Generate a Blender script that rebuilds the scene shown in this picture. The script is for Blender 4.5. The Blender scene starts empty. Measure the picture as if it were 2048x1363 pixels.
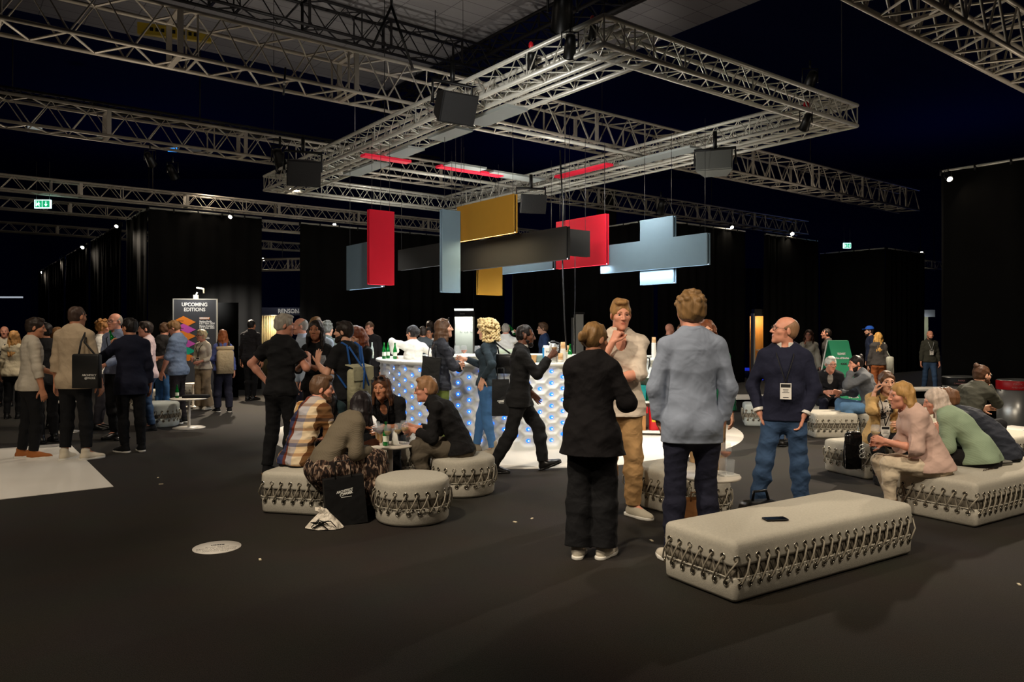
import bpy, bmesh, math, random
import numpy as np
from mathutils import Vector, Matrix
from concurrent.futures import ThreadPoolExecutor

random.seed(7)
PI = math.pi
SC = bpy.context.scene
COL = SC.collection
CAM_H, FPX, HOR, CX = 1.63, 1498.0, 660.0, 1024.0

def floor_at(px, py):
    """floor point that the photograph shows at pixel px, py"""
    d = FPX * CAM_H / (py - HOR)
    return ((px - CX) / FPX * d, d)

def xat(px, d):
    return (px - CX) / FPX * d

def zat(py, d):
    return CAM_H + (HOR - py) / FPX * d

U = np.array((0.794, 0.608)); U = U / np.linalg.norm(U)     # hall axis: to the right and away
W = np.array((-U[1], U[0]))                                   # hall axis: to the left and away
YAW_U = math.atan2(U[1], U[0])

# ---------------------------------------------------------------- materials
MATS = {}
def srgb(c):
    def f(v):
        v = v / 255.0
        return v / 12.92 if v <= 0.04045 else ((v + 0.055) / 1.055) ** 2.4
    return tuple(f(v) for v in c)

def new_mat(key):
    m = bpy.data.materials.new(key)
    m.use_nodes = True
    nt = m.node_tree
    b = nt.nodes['Principled BSDF']
    return m, nt, b

def N(nt, typ, **kw):
    n = nt.nodes.new(typ)
    for k, v in kw.items():
        if k in n.inputs:
            n.inputs[k].default_value = v
        else:
            setattr(n, k, v)
    return n

def mat(key, col, rough=0.6, metal=0.0, var=0.0, vscale=8.0, bump=0.0, bscale=60.0, bdist=0.004,
        fold=0.0, fscale=5.0, emit=None, estr=0.0, spec=0.5, alpha=1.0, trans=0.0, ior=1.45, stretch=None, coat=0.0, linear=False):
    """one procedural material; col is sRGB 0-255"""
    if key in MATS:
        return MATS[key]
    m, nt, b = new_mat(key)
    c = tuple(col) if linear else srgb(col)
    b.inputs['Base Color'].default_value = (*c, 1)
    b.inputs['Roughness'].default_value = rough
    b.inputs['Metallic'].default_value = metal
    b.inputs['Specular IOR Level'].default_value = spec
    b.inputs['IOR'].default_value = ior
    if trans: b.inputs['Transmission Weight'].default_value = trans
    if coat: b.inputs['Coat Weight'].default_value = coat
    if alpha < 1: b.inputs['Alpha'].default_value = alpha
    tc = N(nt, 'ShaderNodeTexCoord')
    src = tc.outputs['Object']
    if stretch:
        mp = N(nt, 'ShaderNodeMapping'); mp.inputs['Scale'].default_value = stretch
        nt.links.new(src, mp.inputs['Vector']); src = mp.outputs['Vector']
    if var:
        n = N(nt, 'ShaderNodeTexNoise'); n.inputs['Scale'].default_value = vscale; n.inputs['Detail'].default_value = 4
        nt.links.new(src, n.inputs['Vector'])
        mx = N(nt, 'ShaderNodeMix', data_type='RGBA')
        mx.inputs[6].default_value = (*[v * (1 - var) for v in c], 1)
        mx.inputs[7].default_value = (*[min(1, v * (1 + var)) for v in c], 1)
        nt.links.new(n.outputs['Fac'], mx.inputs[0]); nt.links.new(mx.outputs[2], b.inputs['Base Color'])
    last = None
    if fold:
        n = N(nt, 'ShaderNodeTexNoise'); n.inputs['Scale'].default_value = fscale; n.inputs['Detail'].default_value = 2.5
        n.inputs['Distortion'].default_value = 0.6
        nt.links.new(src, n.inputs['Vector'])
        bp = N(nt, 'ShaderNodeBump'); bp.inputs['Strength'].default_value = min(1, fold); bp.inputs['Distance'].default_value = 0.05
        nt.links.new(n.outputs['Fac'], bp.inputs['Height']); last = bp
    if bump:
        n = N(nt, 'ShaderNodeTexNoise'); n.inputs['Scale'].default_value = bscale; n.inputs['Detail'].default_value = 3
        nt.links.new(src, n.inputs['Vector'])
        bp = N(nt, 'ShaderNodeBump'); bp.inputs['Strength'].default_value = bump; bp.inputs['Distance'].default_value = bdist
        nt.links.new(n.outputs['Fac'], bp.inputs['Height'])
        if last: nt.links.new(last.outputs['Normal'], bp.inputs['Normal'])
        last = bp
    if last: nt.links.new(last.outputs['Normal'], b.inputs['Normal'])
    if emit is not None:
        b.inputs['Emission Color'].default_value = (*srgb(emit), 1); b.inputs['Emission Strength'].default_value = estr
    MATS[key] = m
    return m

# ---------------------------------------------------------------- objects
def tag(o, label=None, cat=None, group=None, kind=None):
    if label: o['label'] = label
    if cat: o['category'] = cat
    if group: o['group'] = group
    if kind: o['kind'] = kind
    return o

def thing(name, label, cat, loc=(0, 0, 0), rz=0.0, group=None):
    o = bpy.data.objects.new(name, None); COL.objects.link(o)
    o.empty_display_size = 0.1
    o.location = loc; o.rotation_euler = (0, 0, rz)
    return tag(o, label, cat, group)

def link(name, me, mats, parent=None):
    for m in (mats if isinstance(mats, (list, tuple)) else [mats]):
        me.materials.append(m)
    o = bpy.data.objects.new(name, me); COL.objects.link(o)
    if parent is not None: o.parent = parent
    return o

def copy_tree(o, parent=None):
    c = o.copy(); COL.objects.link(c)
    if parent is not None: c.parent = parent
    for ch in list(o.children): copy_tree(ch, c)
    return c

class MB:
    """collects simple shapes into ONE mesh"""
    def __init__(s):
        s.v, s.f, s.mi, s.sm = [], [], [], []
    def add(s, vs, fs, mi=0, smooth=False):
        b = len(s.v); s.v += [tuple(v) for v in vs]
        for f in fs:
            s.f.append(tuple(b + i for i in f)); s.mi.append(mi); s.sm.append(smooth)
        return s
    def box(s, c, d, rz=0.0, mi=0, R=None):
        x, y, z = d[0] / 2, d[1] / 2, d[2] / 2
        vs = [(-x, -y, -z), (x, -y, -z), (x, y, -z), (-x, y, -z), (-x, -y, z), (x, -y, z), (x, y, z), (-x, y, z)]
        if R is None: R = Matrix.Rotation(rz, 3, 'Z')
        vs = [R @ Vector(v) + Vector(c) for v in vs]
        return s.add(vs, [(0, 3, 2, 1), (4, 5, 6, 7), (0, 1, 5, 4), (1, 2, 6, 5), (2, 3, 7, 6), (3, 0, 4, 7)], mi)
    def rbox(s, c, d, r, seg=3, rz=0.0, mi=0):
        """box with rounded vertical edges and rounded top rim"""
        prof = []
        x, y = d[0] / 2 - r, d[1] / 2 - r
        for q, (sx, sy) in enumerate(((1, 1), (-1, 1), (-1, -1), (1, -1))):
            for k in range(seg + 1):
                a = PI / 2 * (q + k / seg)
                prof.append((sx * x, sy * y, math.cos(a), math.sin(a)))
        n = len(prof); R = Matrix.Rotation(rz, 3, 'Z'); rings = []
        rr = min(r, d[2] / 2)
        levels = [(0, r)] + [(d[2] - rr + rr * math.sin(PI / 2 * k / seg), r - rr + rr * math.cos(PI / 2 * k / seg)) for k in range(seg + 1)]
        vs = []
        for z, e in levels:
            for (px, py, ca, sa) in prof:
                vs.append(R @ Vector((px + ca * e, py + sa * e, z)) + Vector(c))
        fs = []
        for l in range(len(levels) - 1):
            for i in range(n):
                j = (i + 1) % n
                fs.append((l * n + i, l * n + j, (l + 1) * n + j, (l + 1) * n + i))
        fs.append(tuple((len(levels) - 1) * n + i for i in range(n)))
        fs.append(tuple(n - 1 - i for i in range(n)))
        return s.add(vs, fs, mi, True)
    def tube(s, pts, r, n=8, mi=0, cap=True, closed=False):
        pts = [Vector(p) for p in pts]
        rs = r if isinstance(r, (list, tuple)) else [r] * len(pts)
        vs, m = [], len(pts)
        nrm = None
        for i, p in enumerate(pts):
            if closed: t = pts[(i + 1) % m] - pts[i - 1]
            else: t = pts[min(i + 1, m - 1)] - pts[max(i - 1, 0)]
            t = t.normalized() if t.length > 1e-9 else Vector((0, 0, 1))
            if nrm is None:
                nrm = t.orthogonal().normalized()
            nrm = (nrm - t * nrm.dot(t))
            nrm = nrm.normalized() if nrm.length > 1e-6 else t.orthogonal().normalized()
            bn = t.cross(nrm)
            for k in range(n):
                a = 2 * PI * k / n
                vs.append(p + (nrm * math.cos(a) + bn * math.sin(a)) * rs[i])
        fs = []
        for i in range(m if closed else m - 1):
            i2 = (i + 1) % m
            for k in range(n):
                k2 = (k + 1) % n
                fs.append((i * n + k, i * n + k2, i2 * n + k2, i2 * n + k))
        if cap and not closed:
            fs.append(tuple(n - 1 - k for k in range(n))); fs.append(tuple((m - 1) * n + k for k in range(n)))
        return s.add(vs, fs, mi, True)
    def lathe(s, prof, c=(0, 0, 0), n=24, mi=0, cap=True, a0=0.0, a1=2 * PI, smooth=True):
        full = abs(a1 - a0 - 2 * PI) < 1e-6
        k = n if full else n + 1
        vs, fs = [], []
        for (r, z) in prof:
            for i in range(k):
                a = a0 + (a1 - a0) * i / n
                vs.append((c[0] + r * math.cos(a), c[1] + r * math.sin(a), c[2] + z))
        for l in range(len(prof) - 1):
            for i in range(n):
                j = (i + 1) % k
                fs.append((l * k + i, l * k + j, (l + 1) * k + j, (l + 1) * k + i))
        if cap and full:
            if prof[0][0] > 1e-6: fs.append(tuple(k - 1 - i for i in range(k)))
            if prof[-1][0] > 1e-6: fs.append(tuple((len(prof) - 1) * k + i for i in range(k)))
        return s.add(vs, fs, mi, smooth)
    def ball(s, c, r, n=10, m=7, mi=0, R=None):
        r = r if isinstance(r, (tuple, list)) else (r, r, r)
        vs, fs = [], []
        for j in range(m + 1):
            t = PI * j / m
            for i in range(n):
                a = 2 * PI * i / n
                v = Vector((r[0] * math.sin(t) * math.cos(a), r[1] * math.sin(t) * math.sin(a), -r[2] * math.cos(t)))
                if R is not None: v = R @ v
                vs.append(v + Vector(c))
        for j in range(m):
            for i in range(n):
                k = (i + 1) % n
                fs.append((j * n + i, j * n + k, (j + 1) * n + k, (j + 1) * n + i))
        return s.add(vs, fs, mi, True)
    def quad(s, pts, mi=0):
        return s.add(pts, [tuple(range(len(pts)))], mi)
    def mesh(s, name):
        me = bpy.data.meshes.new(name)
        me.from_pydata([tuple(v) for v in s.v], [], s.f)
        me.polygons.foreach_set('material_index', s.mi)
        me.polygons.foreach_set('use_smooth', s.sm)
        me.validate(); me.update()
        return me
    def build(s, name, mats, parent=None):
        return link(name, s.mesh(name), mats, parent)

def text_obj(name, txt, size, mat_, M, parent=None, ext=0.0012, align='CENTER', bold=0.0, sx=1.0):
    """lettering as a mesh; M is the matrix that carries the XY plane to the sign's face"""
    cu = bpy.data.curves.new(name, 'FONT')
    cu.body = txt; cu.size = size; cu.extrude = ext; cu.align_x = align; cu.align_y = 'CENTER'; cu.offset = bold
    cu.resolution_u = 3
    o = bpy.data.objects.new(name, cu); COL.objects.link(o)
    dg = bpy.context.evaluated_depsgraph_get()
    me = bpy.data.meshes.new_from_object(o.evaluated_get(dg))
    bpy.data.objects.remove(o); bpy.data.curves.remove(cu)
    me.transform(M @ Matrix.Diagonal((sx, 1, 1, 1)))
    me.materials.clear()
    return link(name, me, mat_, parent)

def face_matrix(o, right, up):
    """matrix whose X runs along right, Y along up, Z out of the face"""
    r = Vector(right).normalized(); u = Vector(up).normalized(); n = r.cross(u)
    return Matrix(((r.x, u.x, n.x, o[0]), (r.y, u.y, n.y, o[1]), (r.z, u.z, n.z, o[2]), (0, 0, 0, 1)))

# ---------------------------------------------------------------- signed distance fields
F32 = np.float32
class Prim:
    __slots__ = ('t', 'a', 'b', 'ra', 'rb', 'R', 'r', 'k', 'f')
def cap(a, b, ra, rb=None, k=0.03):
    p = Prim(); p.t = 0; p.a = np.array(a, F32); p.b = np.array(b, F32); p.ra = ra; p.rb = ra if rb is None else rb; p.k = k
    return p
def ell(c, r, R=None, k=0.03):
    p = Prim(); p.t = 1; p.a = np.array(c, F32); p.r = np.array(r, F32); p.R = None if R is None else np.array(R, F32); p.k = k
    return p
def fcap(a, b, ra, rb, R, f, k=0.04):
    """capsule flattened along the y axis of frame R"""
    p = Prim(); p.t = 2; p.a = np.array(a, F32); p.b = np.array(b, F32); p.ra = ra; p.rb = rb; p.R = np.array(R, F32); p.f = f; p.k = k
    return p
def pdist(p, P):
    if p.t == 1:
        q = P - p.a
        if p.R is not None: q = q @ p.R
        q = q / p.r
        k0 = np.sqrt((q * q).sum(-1)) + 1e-6
        q = q / p.r
        k1 = np.sqrt((q * q).sum(-1)) + 1e-6
        return k0 * (k0 - 1) / k1
    if p.t == 0:
        ab = p.b - p.a
        q = P - p.a
        h = np.clip((q @ ab) / max(float(ab @ ab), 1e-9), 0, 1)
        q = q - h[..., None] * ab
        return np.sqrt((q * q).sum(-1)) - (p.ra + (p.rb - p.ra) * h)
    s = np.array((1, 1 / p.f, 1), F32)
    q = ((P - p.a) @ p.R) * s
    ab = ((p.b - p.a) @ p.R) * s
    h = np.clip((q @ ab) / max(float(ab @ ab), 1e-9), 0, 1)
    q = q - h[..., None] * ab
    return (np.sqrt((q * q).sum(-1)) - (p.ra + (p.rb - p.ra) * h)) * (0.5 + 0.5 * p.f)
def pbounds(p):
    if p.t == 1:
        m = float(p.r.max()); return p.a - m, p.a + m
    m = max(p.ra, p.rb)
    return np.minimum(p.a, p.b) - m, np.maximum(p.a, p.b) + m
def smin(a, b, k):
    h = np.clip(0.5 + 0.5 * (b - a) / k, 0, 1)
    return b + (a - b) * h - k * h * (1 - h)

class Group:
    def __init__(s, prims, cuts=(), noise=None, k=0.02):
        s.prims, s.cuts, s.noise, s.k = prims, cuts, noise, k
def waves(seed, n, lo, hi, amp, sc=(1, 1, 1)):
    """(directions, phases, amplitude) of a sum of sines"""
    g = np.random.RandomState(seed)
    d = g.normal(size=(n, 3)); d /= np.linalg.norm(d, axis=1)[:, None]
    d = d * np.array(sc) * g.uniform(lo, hi, (n, 1))
    return d.astype(F32), g.uniform(0, 6.28, n).astype(F32), amp

def mesh_field(groups, subs=(), v=0.01, clip=()):
    """polygonise the smooth union of groups minus subs on a grid of spacing v"""
    B = 8
    bs = [pbounds(p) for g in groups for p in g.prims]
    lo = np.min([b[0] for b in bs], 0) - 3 * v; hi = np.max([b[1] for b in bs], 0) + 3 * v
    nb = np.ceil((hi - lo) / (v * B)).astype(int) + 1
    bi = np.stack(np.meshgrid(*[np.arange(n) for n in nb], indexing='ij'), -1).reshape(-1, 3)
    base = (lo + bi * (v * B)).astype(F32)
    cen = base + F32(v * (B - 1) / 2)
    rad = v * B * 0.9
    # distances at block centres, to find the blocks near the surface
    act = np.zeros(len(cen), bool); per = []
    sign = np.ones(len(cen), F32)
    for g in groups:
        gm = np.full(len(cen), 9, F32); row = []
        for p in g.prims:
            d = pdist(p, cen); row.append(d < rad * 1.6 + p.k)
            gm = np.minimum(gm, d)
        for (pt, n) in g.cuts:
            gm = np.maximum(gm, (cen - np.array(pt, F32)) @ np.array(n, F32))
        act |= np.abs(gm) < rad * 1.7 + 0.03
        sign = np.where(gm < 0, F32(-1), sign)
        per.append(row)
    for p in subs:
        d = pdist(p, cen); act |= np.abs(d) < rad * 1.7
        sign = np.where(d < 0, F32(1), sign)
    ids = np.nonzero(act)[0]
    off = (np.stack(np.meshgrid(*[np.arange(B)] * 3, indexing='ij'), -1).reshape(-1, 3) * v).astype(F32)
    P = base[ids][:, None, :] + off[None]
    D = np.full(P.shape[:2], 0.2, F32)
    for g, row in zip(groups, per):
        G = np.full(P.shape[:2], 0.2, F32)
        for p, near in zip(g.prims, row):
            m = near[ids]
            if m.any(): G[m] = smin(G[m], pdist(p, P[m]), p.k)
        if g.noise is not None:
            for (kd, ph, am) in g.noise:
                near = np.abs(G).min(1) < 0.04
                Q = P[near]; acc = 0
                for i in range(len(kd)): acc = acc + ((np.abs(np.sin(Q @ kd[i] + ph[i])) * 2 - 1.2) if kd[i] @ kd[i] < 3600 else np.sin(Q @ kd[i] + ph[i]))
                G[near] += (am / math.sqrt(len(kd))) * acc
        for (pt, n) in g.cuts:
            G = np.maximum(G, (P - np.array(pt, F32)) @ np.array(n, F32))
        D = smin(D, G, g.k)
    for p in subs:
        D = -smin(-D, pdist(p, P), p.k)
    for (pt, n) in clip:
        D = np.maximum(D, (P - np.array(pt, F32)) @ np.array(n, F32))
    full = np.empty((len(cen), B ** 3), F32)
    full[:] = (sign * 0.2)[:, None]
    full[ids] = D
    A = full.reshape(*nb, B, B, B).transpose(0, 3, 1, 4, 2, 5).reshape(nb[0] * B, nb[1] * B, nb[2] * B)
    return nets(A, lo, v)

def nets(A, lo, v):
    I = A < 0
    I[0] = I[-1] = False; I[:, 0] = I[:, -1] = False; I[:, :, 0] = I[:, :, -1] = False
    X, Y, Z = A.shape
    c = np.zeros((X - 1, Y - 1, Z - 1), np.uint8)
    cor = [(0, 0, 0), (1, 0, 0), (0, 1, 0), (1, 1, 0), (0, 0, 1), (1, 0, 1), (0, 1, 1), (1, 1, 1)]
    for (i, j, k) in cor: c += I[i:X - 1 + i, j:Y - 1 + j, k:Z - 1 + k]
    cells = np.argwhere((c > 0) & (c < 8))
    if len(cells) == 0: return np.zeros((0, 3)), np.zeros((0, 4), int)
    vid = np.full((X - 1, Y - 1, Z - 1), -1, np.int32)
    vid[tuple(cells.T)] = np.arange(len(cells))
    val = np.stack([A[cells[:, 0] + i, cells[:, 1] + j, cells[:, 2] + k] for (i, j, k) in cor], 1)
    ins = val < 0
    pos = np.zeros((len(cells), 3), F32); cnt = np.zeros(len(cells), F32)
    carr = np.array(cor, F32)
    for a in range(8):
        for b in range(a + 1, 8):
            if sum(abs(x - y) for x, y in zip(cor[a], cor[b])) != 1: continue
            m = ins[:, a] != ins[:, b]
            t = val[m, a] / (val[m, a] - val[m, b] + 1e-12)
            pos[m] += carr[a] + t[:, None] * (carr[b] - carr[a]); cnt[m] += 1
    pos /= np.maximum(cnt, 1)[:, None]
    V = lo + (cells + pos) * v
    quads = []
    for ax in range(3):
        sl0 = [slice(1, -1)] * 3; sl1 = [slice(1, -1)] * 3
        sl0[ax] = slice(0, -1); sl1[ax] = slice(1, None)
        a, b = I[tuple(sl0)], I[tuple(sl1)]
        e = np.argwhere(a != b)
        if len(e) == 0: continue
        flip = a[tuple(e.T)]
        o = np.ones(3, int); o[ax] = 0
        e = e + o
        u_, w_ = [(1, 2), (2, 0), (0, 1)][ax]
        du = np.zeros(3, int); du[u_] = 1; dw = np.zeros(3, int); dw[w_] = 1
        q = np.stack([vid[tuple((e - du - dw).T)], vid[tuple((e - dw).T)], vid[tuple(e.T)], vid[tuple((e - du).T)]], 1)
        q[~flip] = q[~flip][:, ::-1]
        quads.append(q)
    Q = np.concatenate(quads)
    Q = Q[(Q >= 0).all(1)]
    return V, Q

def np_mesh(name, V, Q, mi=None):
    me = bpy.data.meshes.new(name)
    me.vertices.add(len(V)); me.vertices.foreach_set('co', np.ascontiguousarray(V, F32).ravel())
    n = len(Q)
    me.loops.add(n * 4); me.loops.foreach_set('vertex_index', np.ascontiguousarray(Q, np.int32).ravel())
    me.polygons.add(n); me.polygons.foreach_set('loop_start', np.arange(0, n * 4, 4, dtype=np.int32))
    if mi is not None: me.polygons.foreach_set('material_index', np.ascontiguousarray(mi, np.int32))
    me.polygons.foreach_set('use_smooth', np.ones(n, bool))
    me.update(calc_edges=True)
    return me
# ---------------------------------------------------------------- people
def rX(a): a = math.radians(a); c, s = math.cos(a), math.sin(a); return np.array(((1, 0, 0), (0, c, -s), (0, s, c)))
def rY(a): a = math.radians(a); c, s = math.cos(a), math.sin(a); return np.array(((c, 0, s), (0, 1, 0), (-s, 0, c)))
def rZ(a): a = math.radians(a); c, s = math.cos(a), math.sin(a); return np.array(((c, -s, 0), (s, c, 0), (0, 0, 1)))
def V3(*a): return np.array(a, float)
def unit(v): v = np.array(v, float); return v / max(np.linalg.norm(v), 1e-9)

def ik(a, t, l1, l2, pole):
    d = t - a; L = np.linalg.norm(d)
    L2 = min(L, (l1 + l2) * 0.998); L2 = max(L2, abs(l1 - l2) * 1.05)
    u = d / max(L, 1e-9); t2 = a + u * L2
    x = (l1 * l1 - l2 * l2 + L2 * L2) / (2 * L2)
    h = math.sqrt(max(l1 * l1 - x * x, 0))
    p = np.array(pole, float); p = p - u * (p @ u); p = unit(p)
    return a + u * x + p * h, t2

GRIPS = {'relaxed': ((18, 28, 20), 0.25), 'fist': ((75, 85, 55), 0.75), 'hold': ((42, 52, 36), 0.6), 'flat': ((6, 8, 6), 0.1),
         'pinch': ((38, 42, 25), 0.7), 'spread': ((8, 12, 8), 0.0)}

def hand_prims(Wp, f, n, right, grip, s, fat=1.0):
    """palm with five jointed fingers; f finger direction, n palm normal"""
    f = unit(f); n = unit(np.array(n) - f * (np.array(n) @ f))
    side = np.cross(n, f) * (1 if right else -1)          # towards the thumb
    curl, th = GRIPS[grip]
    out = []
    spread = 1.5 if grip == 'spread' else 1.0
    for i, (o, L, cs) in enumerate(((0.029, 0.95, 0.92), (0.010, 1.06, 1.0), (-0.010, 0.99, 1.05), (-0.028, 0.79, 1.12))):
        kn = Wp + (f * (0.092 - 0.004 * abs(i - 1)) + side * o) * s
        out.append(cap(Wp + side * o * 0.45 * s + f * 0.012 * s, kn, 0.0150 * s, 0.0125 * s, k=0.012))
        d0 = unit(f + side * o * 2.2 * spread)
        a = 0; p = kn
        for j, (l, r0, r1) in enumerate(((0.043, 0.0098, 0.0088), (0.026, 0.0086, 0.0080), (0.021, 0.0079, 0.0066))):
            a += curl[j] * cs
            c_, s_ = math.cos(math.radians(a)), math.sin(math.radians(a))
            q = p + (d0 * c_ + n * s_) * l * L * s
            out.append(cap(p, q, r0 * s * fat, r1 * s * fat, k=0.004)); p = q
    p = Wp + (f * 0.024 + side * 0.024) * s
    d = unit(f * 0.62 + side * (0.75 - 0.5 * th) + n * (0.15 + 0.5 * th))
    d2 = unit(f * (0.8 - 0.1 * th) + side * (0.45 - 0.75 * th) + n * (0.1 + 0.55 * th))
    q = p + d * 0.044 * s; out.append(cap(p, q, 0.016 * s, 0.0118 * s, k=0.010))
    r = q + unit(d + d2) * 0.032 * s; out.append(cap(q, r, 0.0112 * s * fat, 0.0098 * s * fat, k=0.004))
    out.append(cap(r, r + d2 * 0.026 * s, 0.0096 * s * fat, 0.0078 * s * fat, k=0.004))
    return out

def head_prims(c, R, h, sex):
    """skull, jaw, nose, lips, ears in head frame R at c"""
    def p(x, y, z): return c + R @ (V3(x, y, z) * h)
    g = 0.93 if sex == 'f' else 1.0
    E = lambda x, y, z, a, b, d, k: ell(p(x, y, z), V3(a, b, d) * h, R, k * h)
    out = [E(0, -0.014, 0.036, 0.0765, 0.097, 0.087, 0.02), E(0, 0.026, -0.018, 0.063 * g, 0.071, 0.086, 0.02),
           E(0, 0.034, -0.076, 0.049 * g, 0.055, 0.042 * g, 0.03), E(0, 0.078, -0.102 * (0.97 if sex == 'f' else 1), 0.021 * g, 0.017, 0.017, 0.022),
           cap(p(-0.036, 0.079, 0.030), p(0.036, 0.079, 0.030), 0.012 * h, k=0.016 * h),
           cap(p(0, 0.090, 0.022), p(0, 0.113, -0.022), 0.0075 * h, 0.0122 * h, k=0.010 * h)]
    for sx in (-1, 1):
        out += [E(sx * 0.043, 0.058, -0.018, 0.023, 0.024, 0.02, 0.022), E(sx * 0.0125, 0.099, -0.027, 0.010, 0.011, 0.008, 0.006),
                ell(p(sx * 0.0785, -0.010, -0.004), V3(0.0085, 0.020, 0.033) * h, R @ rX(-12) @ rZ(sx * -22), 0.007 * h)]
    out += [cap(p(-0.017, 0.0870, -0.054), p(0.017, 0.0870, -0.054), 0.0075 * h, k=0.008 * h),
            cap(p(-0.012, 0.0850, -0.0655), p(0.012, 0.0850, -0.0655), 0.0082 * h, k=0.008 * h)]
    sub = [E(sx * 0.031, 0.104, 0.010, 0.0175, 0.0215, 0.0085, 0.010) for sx in (-1, 1)]
    return out, sub

def hair_groups(style, c, R, h, seed):
    def p(x, y, z): return c + R @ (V3(x, y, z) * h)
    E = lambda x, y, z, a, b, d, k=0.02: ell(p(x, y, z), V3(a, b, d) * h, R, k * h)
    rs = random.Random(seed)
    strand = [waves(seed, 5, 90, 170, 0.0030, (1, 1, 0.35)), waves(seed + 1, 3, 30, 60, 0.0030)]
    face = E(0, 0.150, -0.022, 0.071, 0.100, 0.125, 0.012)
    ears = [E(sx * 0.10, 0.002, -0.020, 0.034, 0.030, 0.040, 0.012) for sx in (-1, 1)]
    neckcut = (p(0, 0, -0.062), R @ unit((0, 0.35, -1)))
    G, S = [], []
    if style in ('short', 'crop', 'quiff', 'wavy', 'medium', 'bun', 'tail', 'manbun', 'updo', 'thin'):
        t = {'short': 0.011, 'crop': 0.005, 'quiff': 0.011, 'wavy': 0.018, 'medium': 0.015, 'bun': 0.008, 'tail': 0.008, 'manbun': 0.007, 'updo': 0.014, 'thin': 0.004}[style]
        pr = [E(0, -0.018, 0.037, 0.0765 + t, 0.097 + t, 0.089 + t), E(0, -0.038, -0.012, 0.066 + t, 0.067 + t, 0.062)]
        if style == 'quiff': pr += [E(0.01, 0.045, 0.112, 0.058, 0.052, 0.030), E(0, -0.02, 0.108, 0.062, 0.07, 0.032)]
        if style == 'short': pr += [E(0, 0.025, 0.104, 0.062, 0.066, 0.028)]
        if style == 'wavy':
            for i in range(26):
                a = rs.uniform(0, 6.28); e = rs.uniform(0.15, 1.35)
                pr.append(E(0.083 * math.cos(a) * math.cos(e), -0.018 + 0.102 * math.sin(a) * math.cos(e), 0.045 + 0.098 * math.sin(e), 0.026, 0.026, 0.020, 0.008))
        if style == 'medium': pr += [E(0, 0.02, 0.100, 0.07, 0.08, 0.034), E(0, -0.05, -0.03, 0.075, 0.07, 0.055)]
        noi = list(strand)
        cuts = [neckcut] if style != 'medium' else [(p(0, 0, -0.085), R @ unit((0, 0.3, -1)))]
        G.append(Group(pr, cuts, noi)); S += [face] + [E(sx * 0.078, 0.060, -0.062, 0.040, 0.052, 0.064, 0.012) for sx in (-1, 1)] + (ears if style not in ('wavy',) else [E(sx * 0.1, 0.012, -0.03, 0.03, 0.026, 0.036, 0.01) for sx in (-1, 1)])
        if style in ('bun', 'updo'):
            q = [E(0, -0.125, 0.010, 0.042, 0.036, 0.042), E(0.012, -0.135, 0.022, 0.026, 0.026, 0.024), E(-0.012, -0.135, -0.006, 0.028, 0.026, 0.026)]
            G.append(Group(q, (), [waves(seed + 3, 6, 70, 140, 0.0045)], k=0.012))
        if style == 'manbun':
            G.append(Group([E(0, -0.088, 0.108, 0.030, 0.034, 0.028), E(0, -0.100, 0.118, 0.022, 0.024, 0.02)], (), [waves(seed + 3, 6, 70, 140, 0.004)], k=0.012))
        if style == 'tail':
            G.append(Group([cap(p(0, -0.11, 0.03), p(0, -0.16, -0.06), 0.022 * h, 0.028 * h), cap(p(0, -0.16, -0.06), p(0.01, -0.15, -0.24), 0.028 * h, 0.012 * h)], (), strand, k=0.01))
    elif style == 'fringe':       # bald crown, cropped sides
        G.append(Group([E(0, -0.021, 0.032, 0.0805, 0.100, 0.089), E(0, -0.040, -0.012, 0.070, 0.069, 0.062)], [neckcut, (p(0, -0.035, 0.080), R @ unit((0, 0.62, 0.78)))], None)); S += [face] + ears
    elif style == 'curly':
        pr = [E(0, -0.022, 0.030, 0.108, 0.118, 0.112)]
        for i in range(300):
            a = rs.uniform(0, 6.28); z = rs.uniform(-1.25, 1.0)
            q = math.sqrt(max(0.05, 1 - min(1, abs(z)) ** 2)) if z > -0.4 else 0.95
            rr = rs.uniform(0.014, 0.025)
            y = -0.030 + 0.140 * q * math.sin(a)
            if z < 0.30 and y > 0.030: continue
            pr.append(E(0.138 * q * math.cos(a), y, 0.022 + 0.132 * z, rr, rr, rr, 0.004))
        for i in range(50):
            a = rs.uniform(0, 6.28)
            pr.append(E(0.09 * math.cos(a), 0.0 + 0.085 * math.sin(a), 0.145 + rs.uniform(-0.025, 0.012), 0.02, 0.02, 0.018, 0.004))
        G.append(Group(pr, (), [waves(seed, 6, 120, 240, 0.004)])); S += [E(0, 0.150, -0.048, 0.066, 0.094, 0.098, 0.012)]
    elif style.startswith('long') or style in ('bob', 'lob'):
        bk = style == 'long_back'
        L = {'bob': 0.13, 'lob': 0.20, 'long': 0.30, 'longer': 0.40}.get(style, 0.32)
        G.append(Group([E(0, -0.016, 0.038, 0.086, 0.105, 0.097), E(0, -0.03, -0.01, 0.084, 0.082, 0.07)], [(p(0, 0, -0.10), R @ V3(0, 0, -1))], strand))
        pr = []
        down = unit(R.T @ V3(0, 0, -1))               # strands hang towards the floor
        for a in range(-112 + 32 * bk, 113 - 32 * bk, 16):
            t = math.radians(a); w = rs.uniform(0.85, 1.1)
            x, y = math.sin(t) * 0.076, -math.cos(t) * 0.084 - 0.012
            q0 = V3(x, y, 0.03); q1 = V3(x * 1.16, y * 1.10 + 0.005, -0.075)
            q2 = q1 + V3(x * 0.25, y * 0.35 - 0.012, 0) + down * (L - 0.10) * w
            pr += [cap(c + R @ (q0 * h), c + R @ (q1 * h), 0.021 * h, 0.023 * h, k=0.012), cap(c + R @ (q1 * h), c + R @ (q2 * h), 0.023 * h, 0.012 * h, k=0.010)]
        G.append(Group(pr, (), strand + [waves(seed + 5, 3, 22, 40, 0.006)]))
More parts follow.
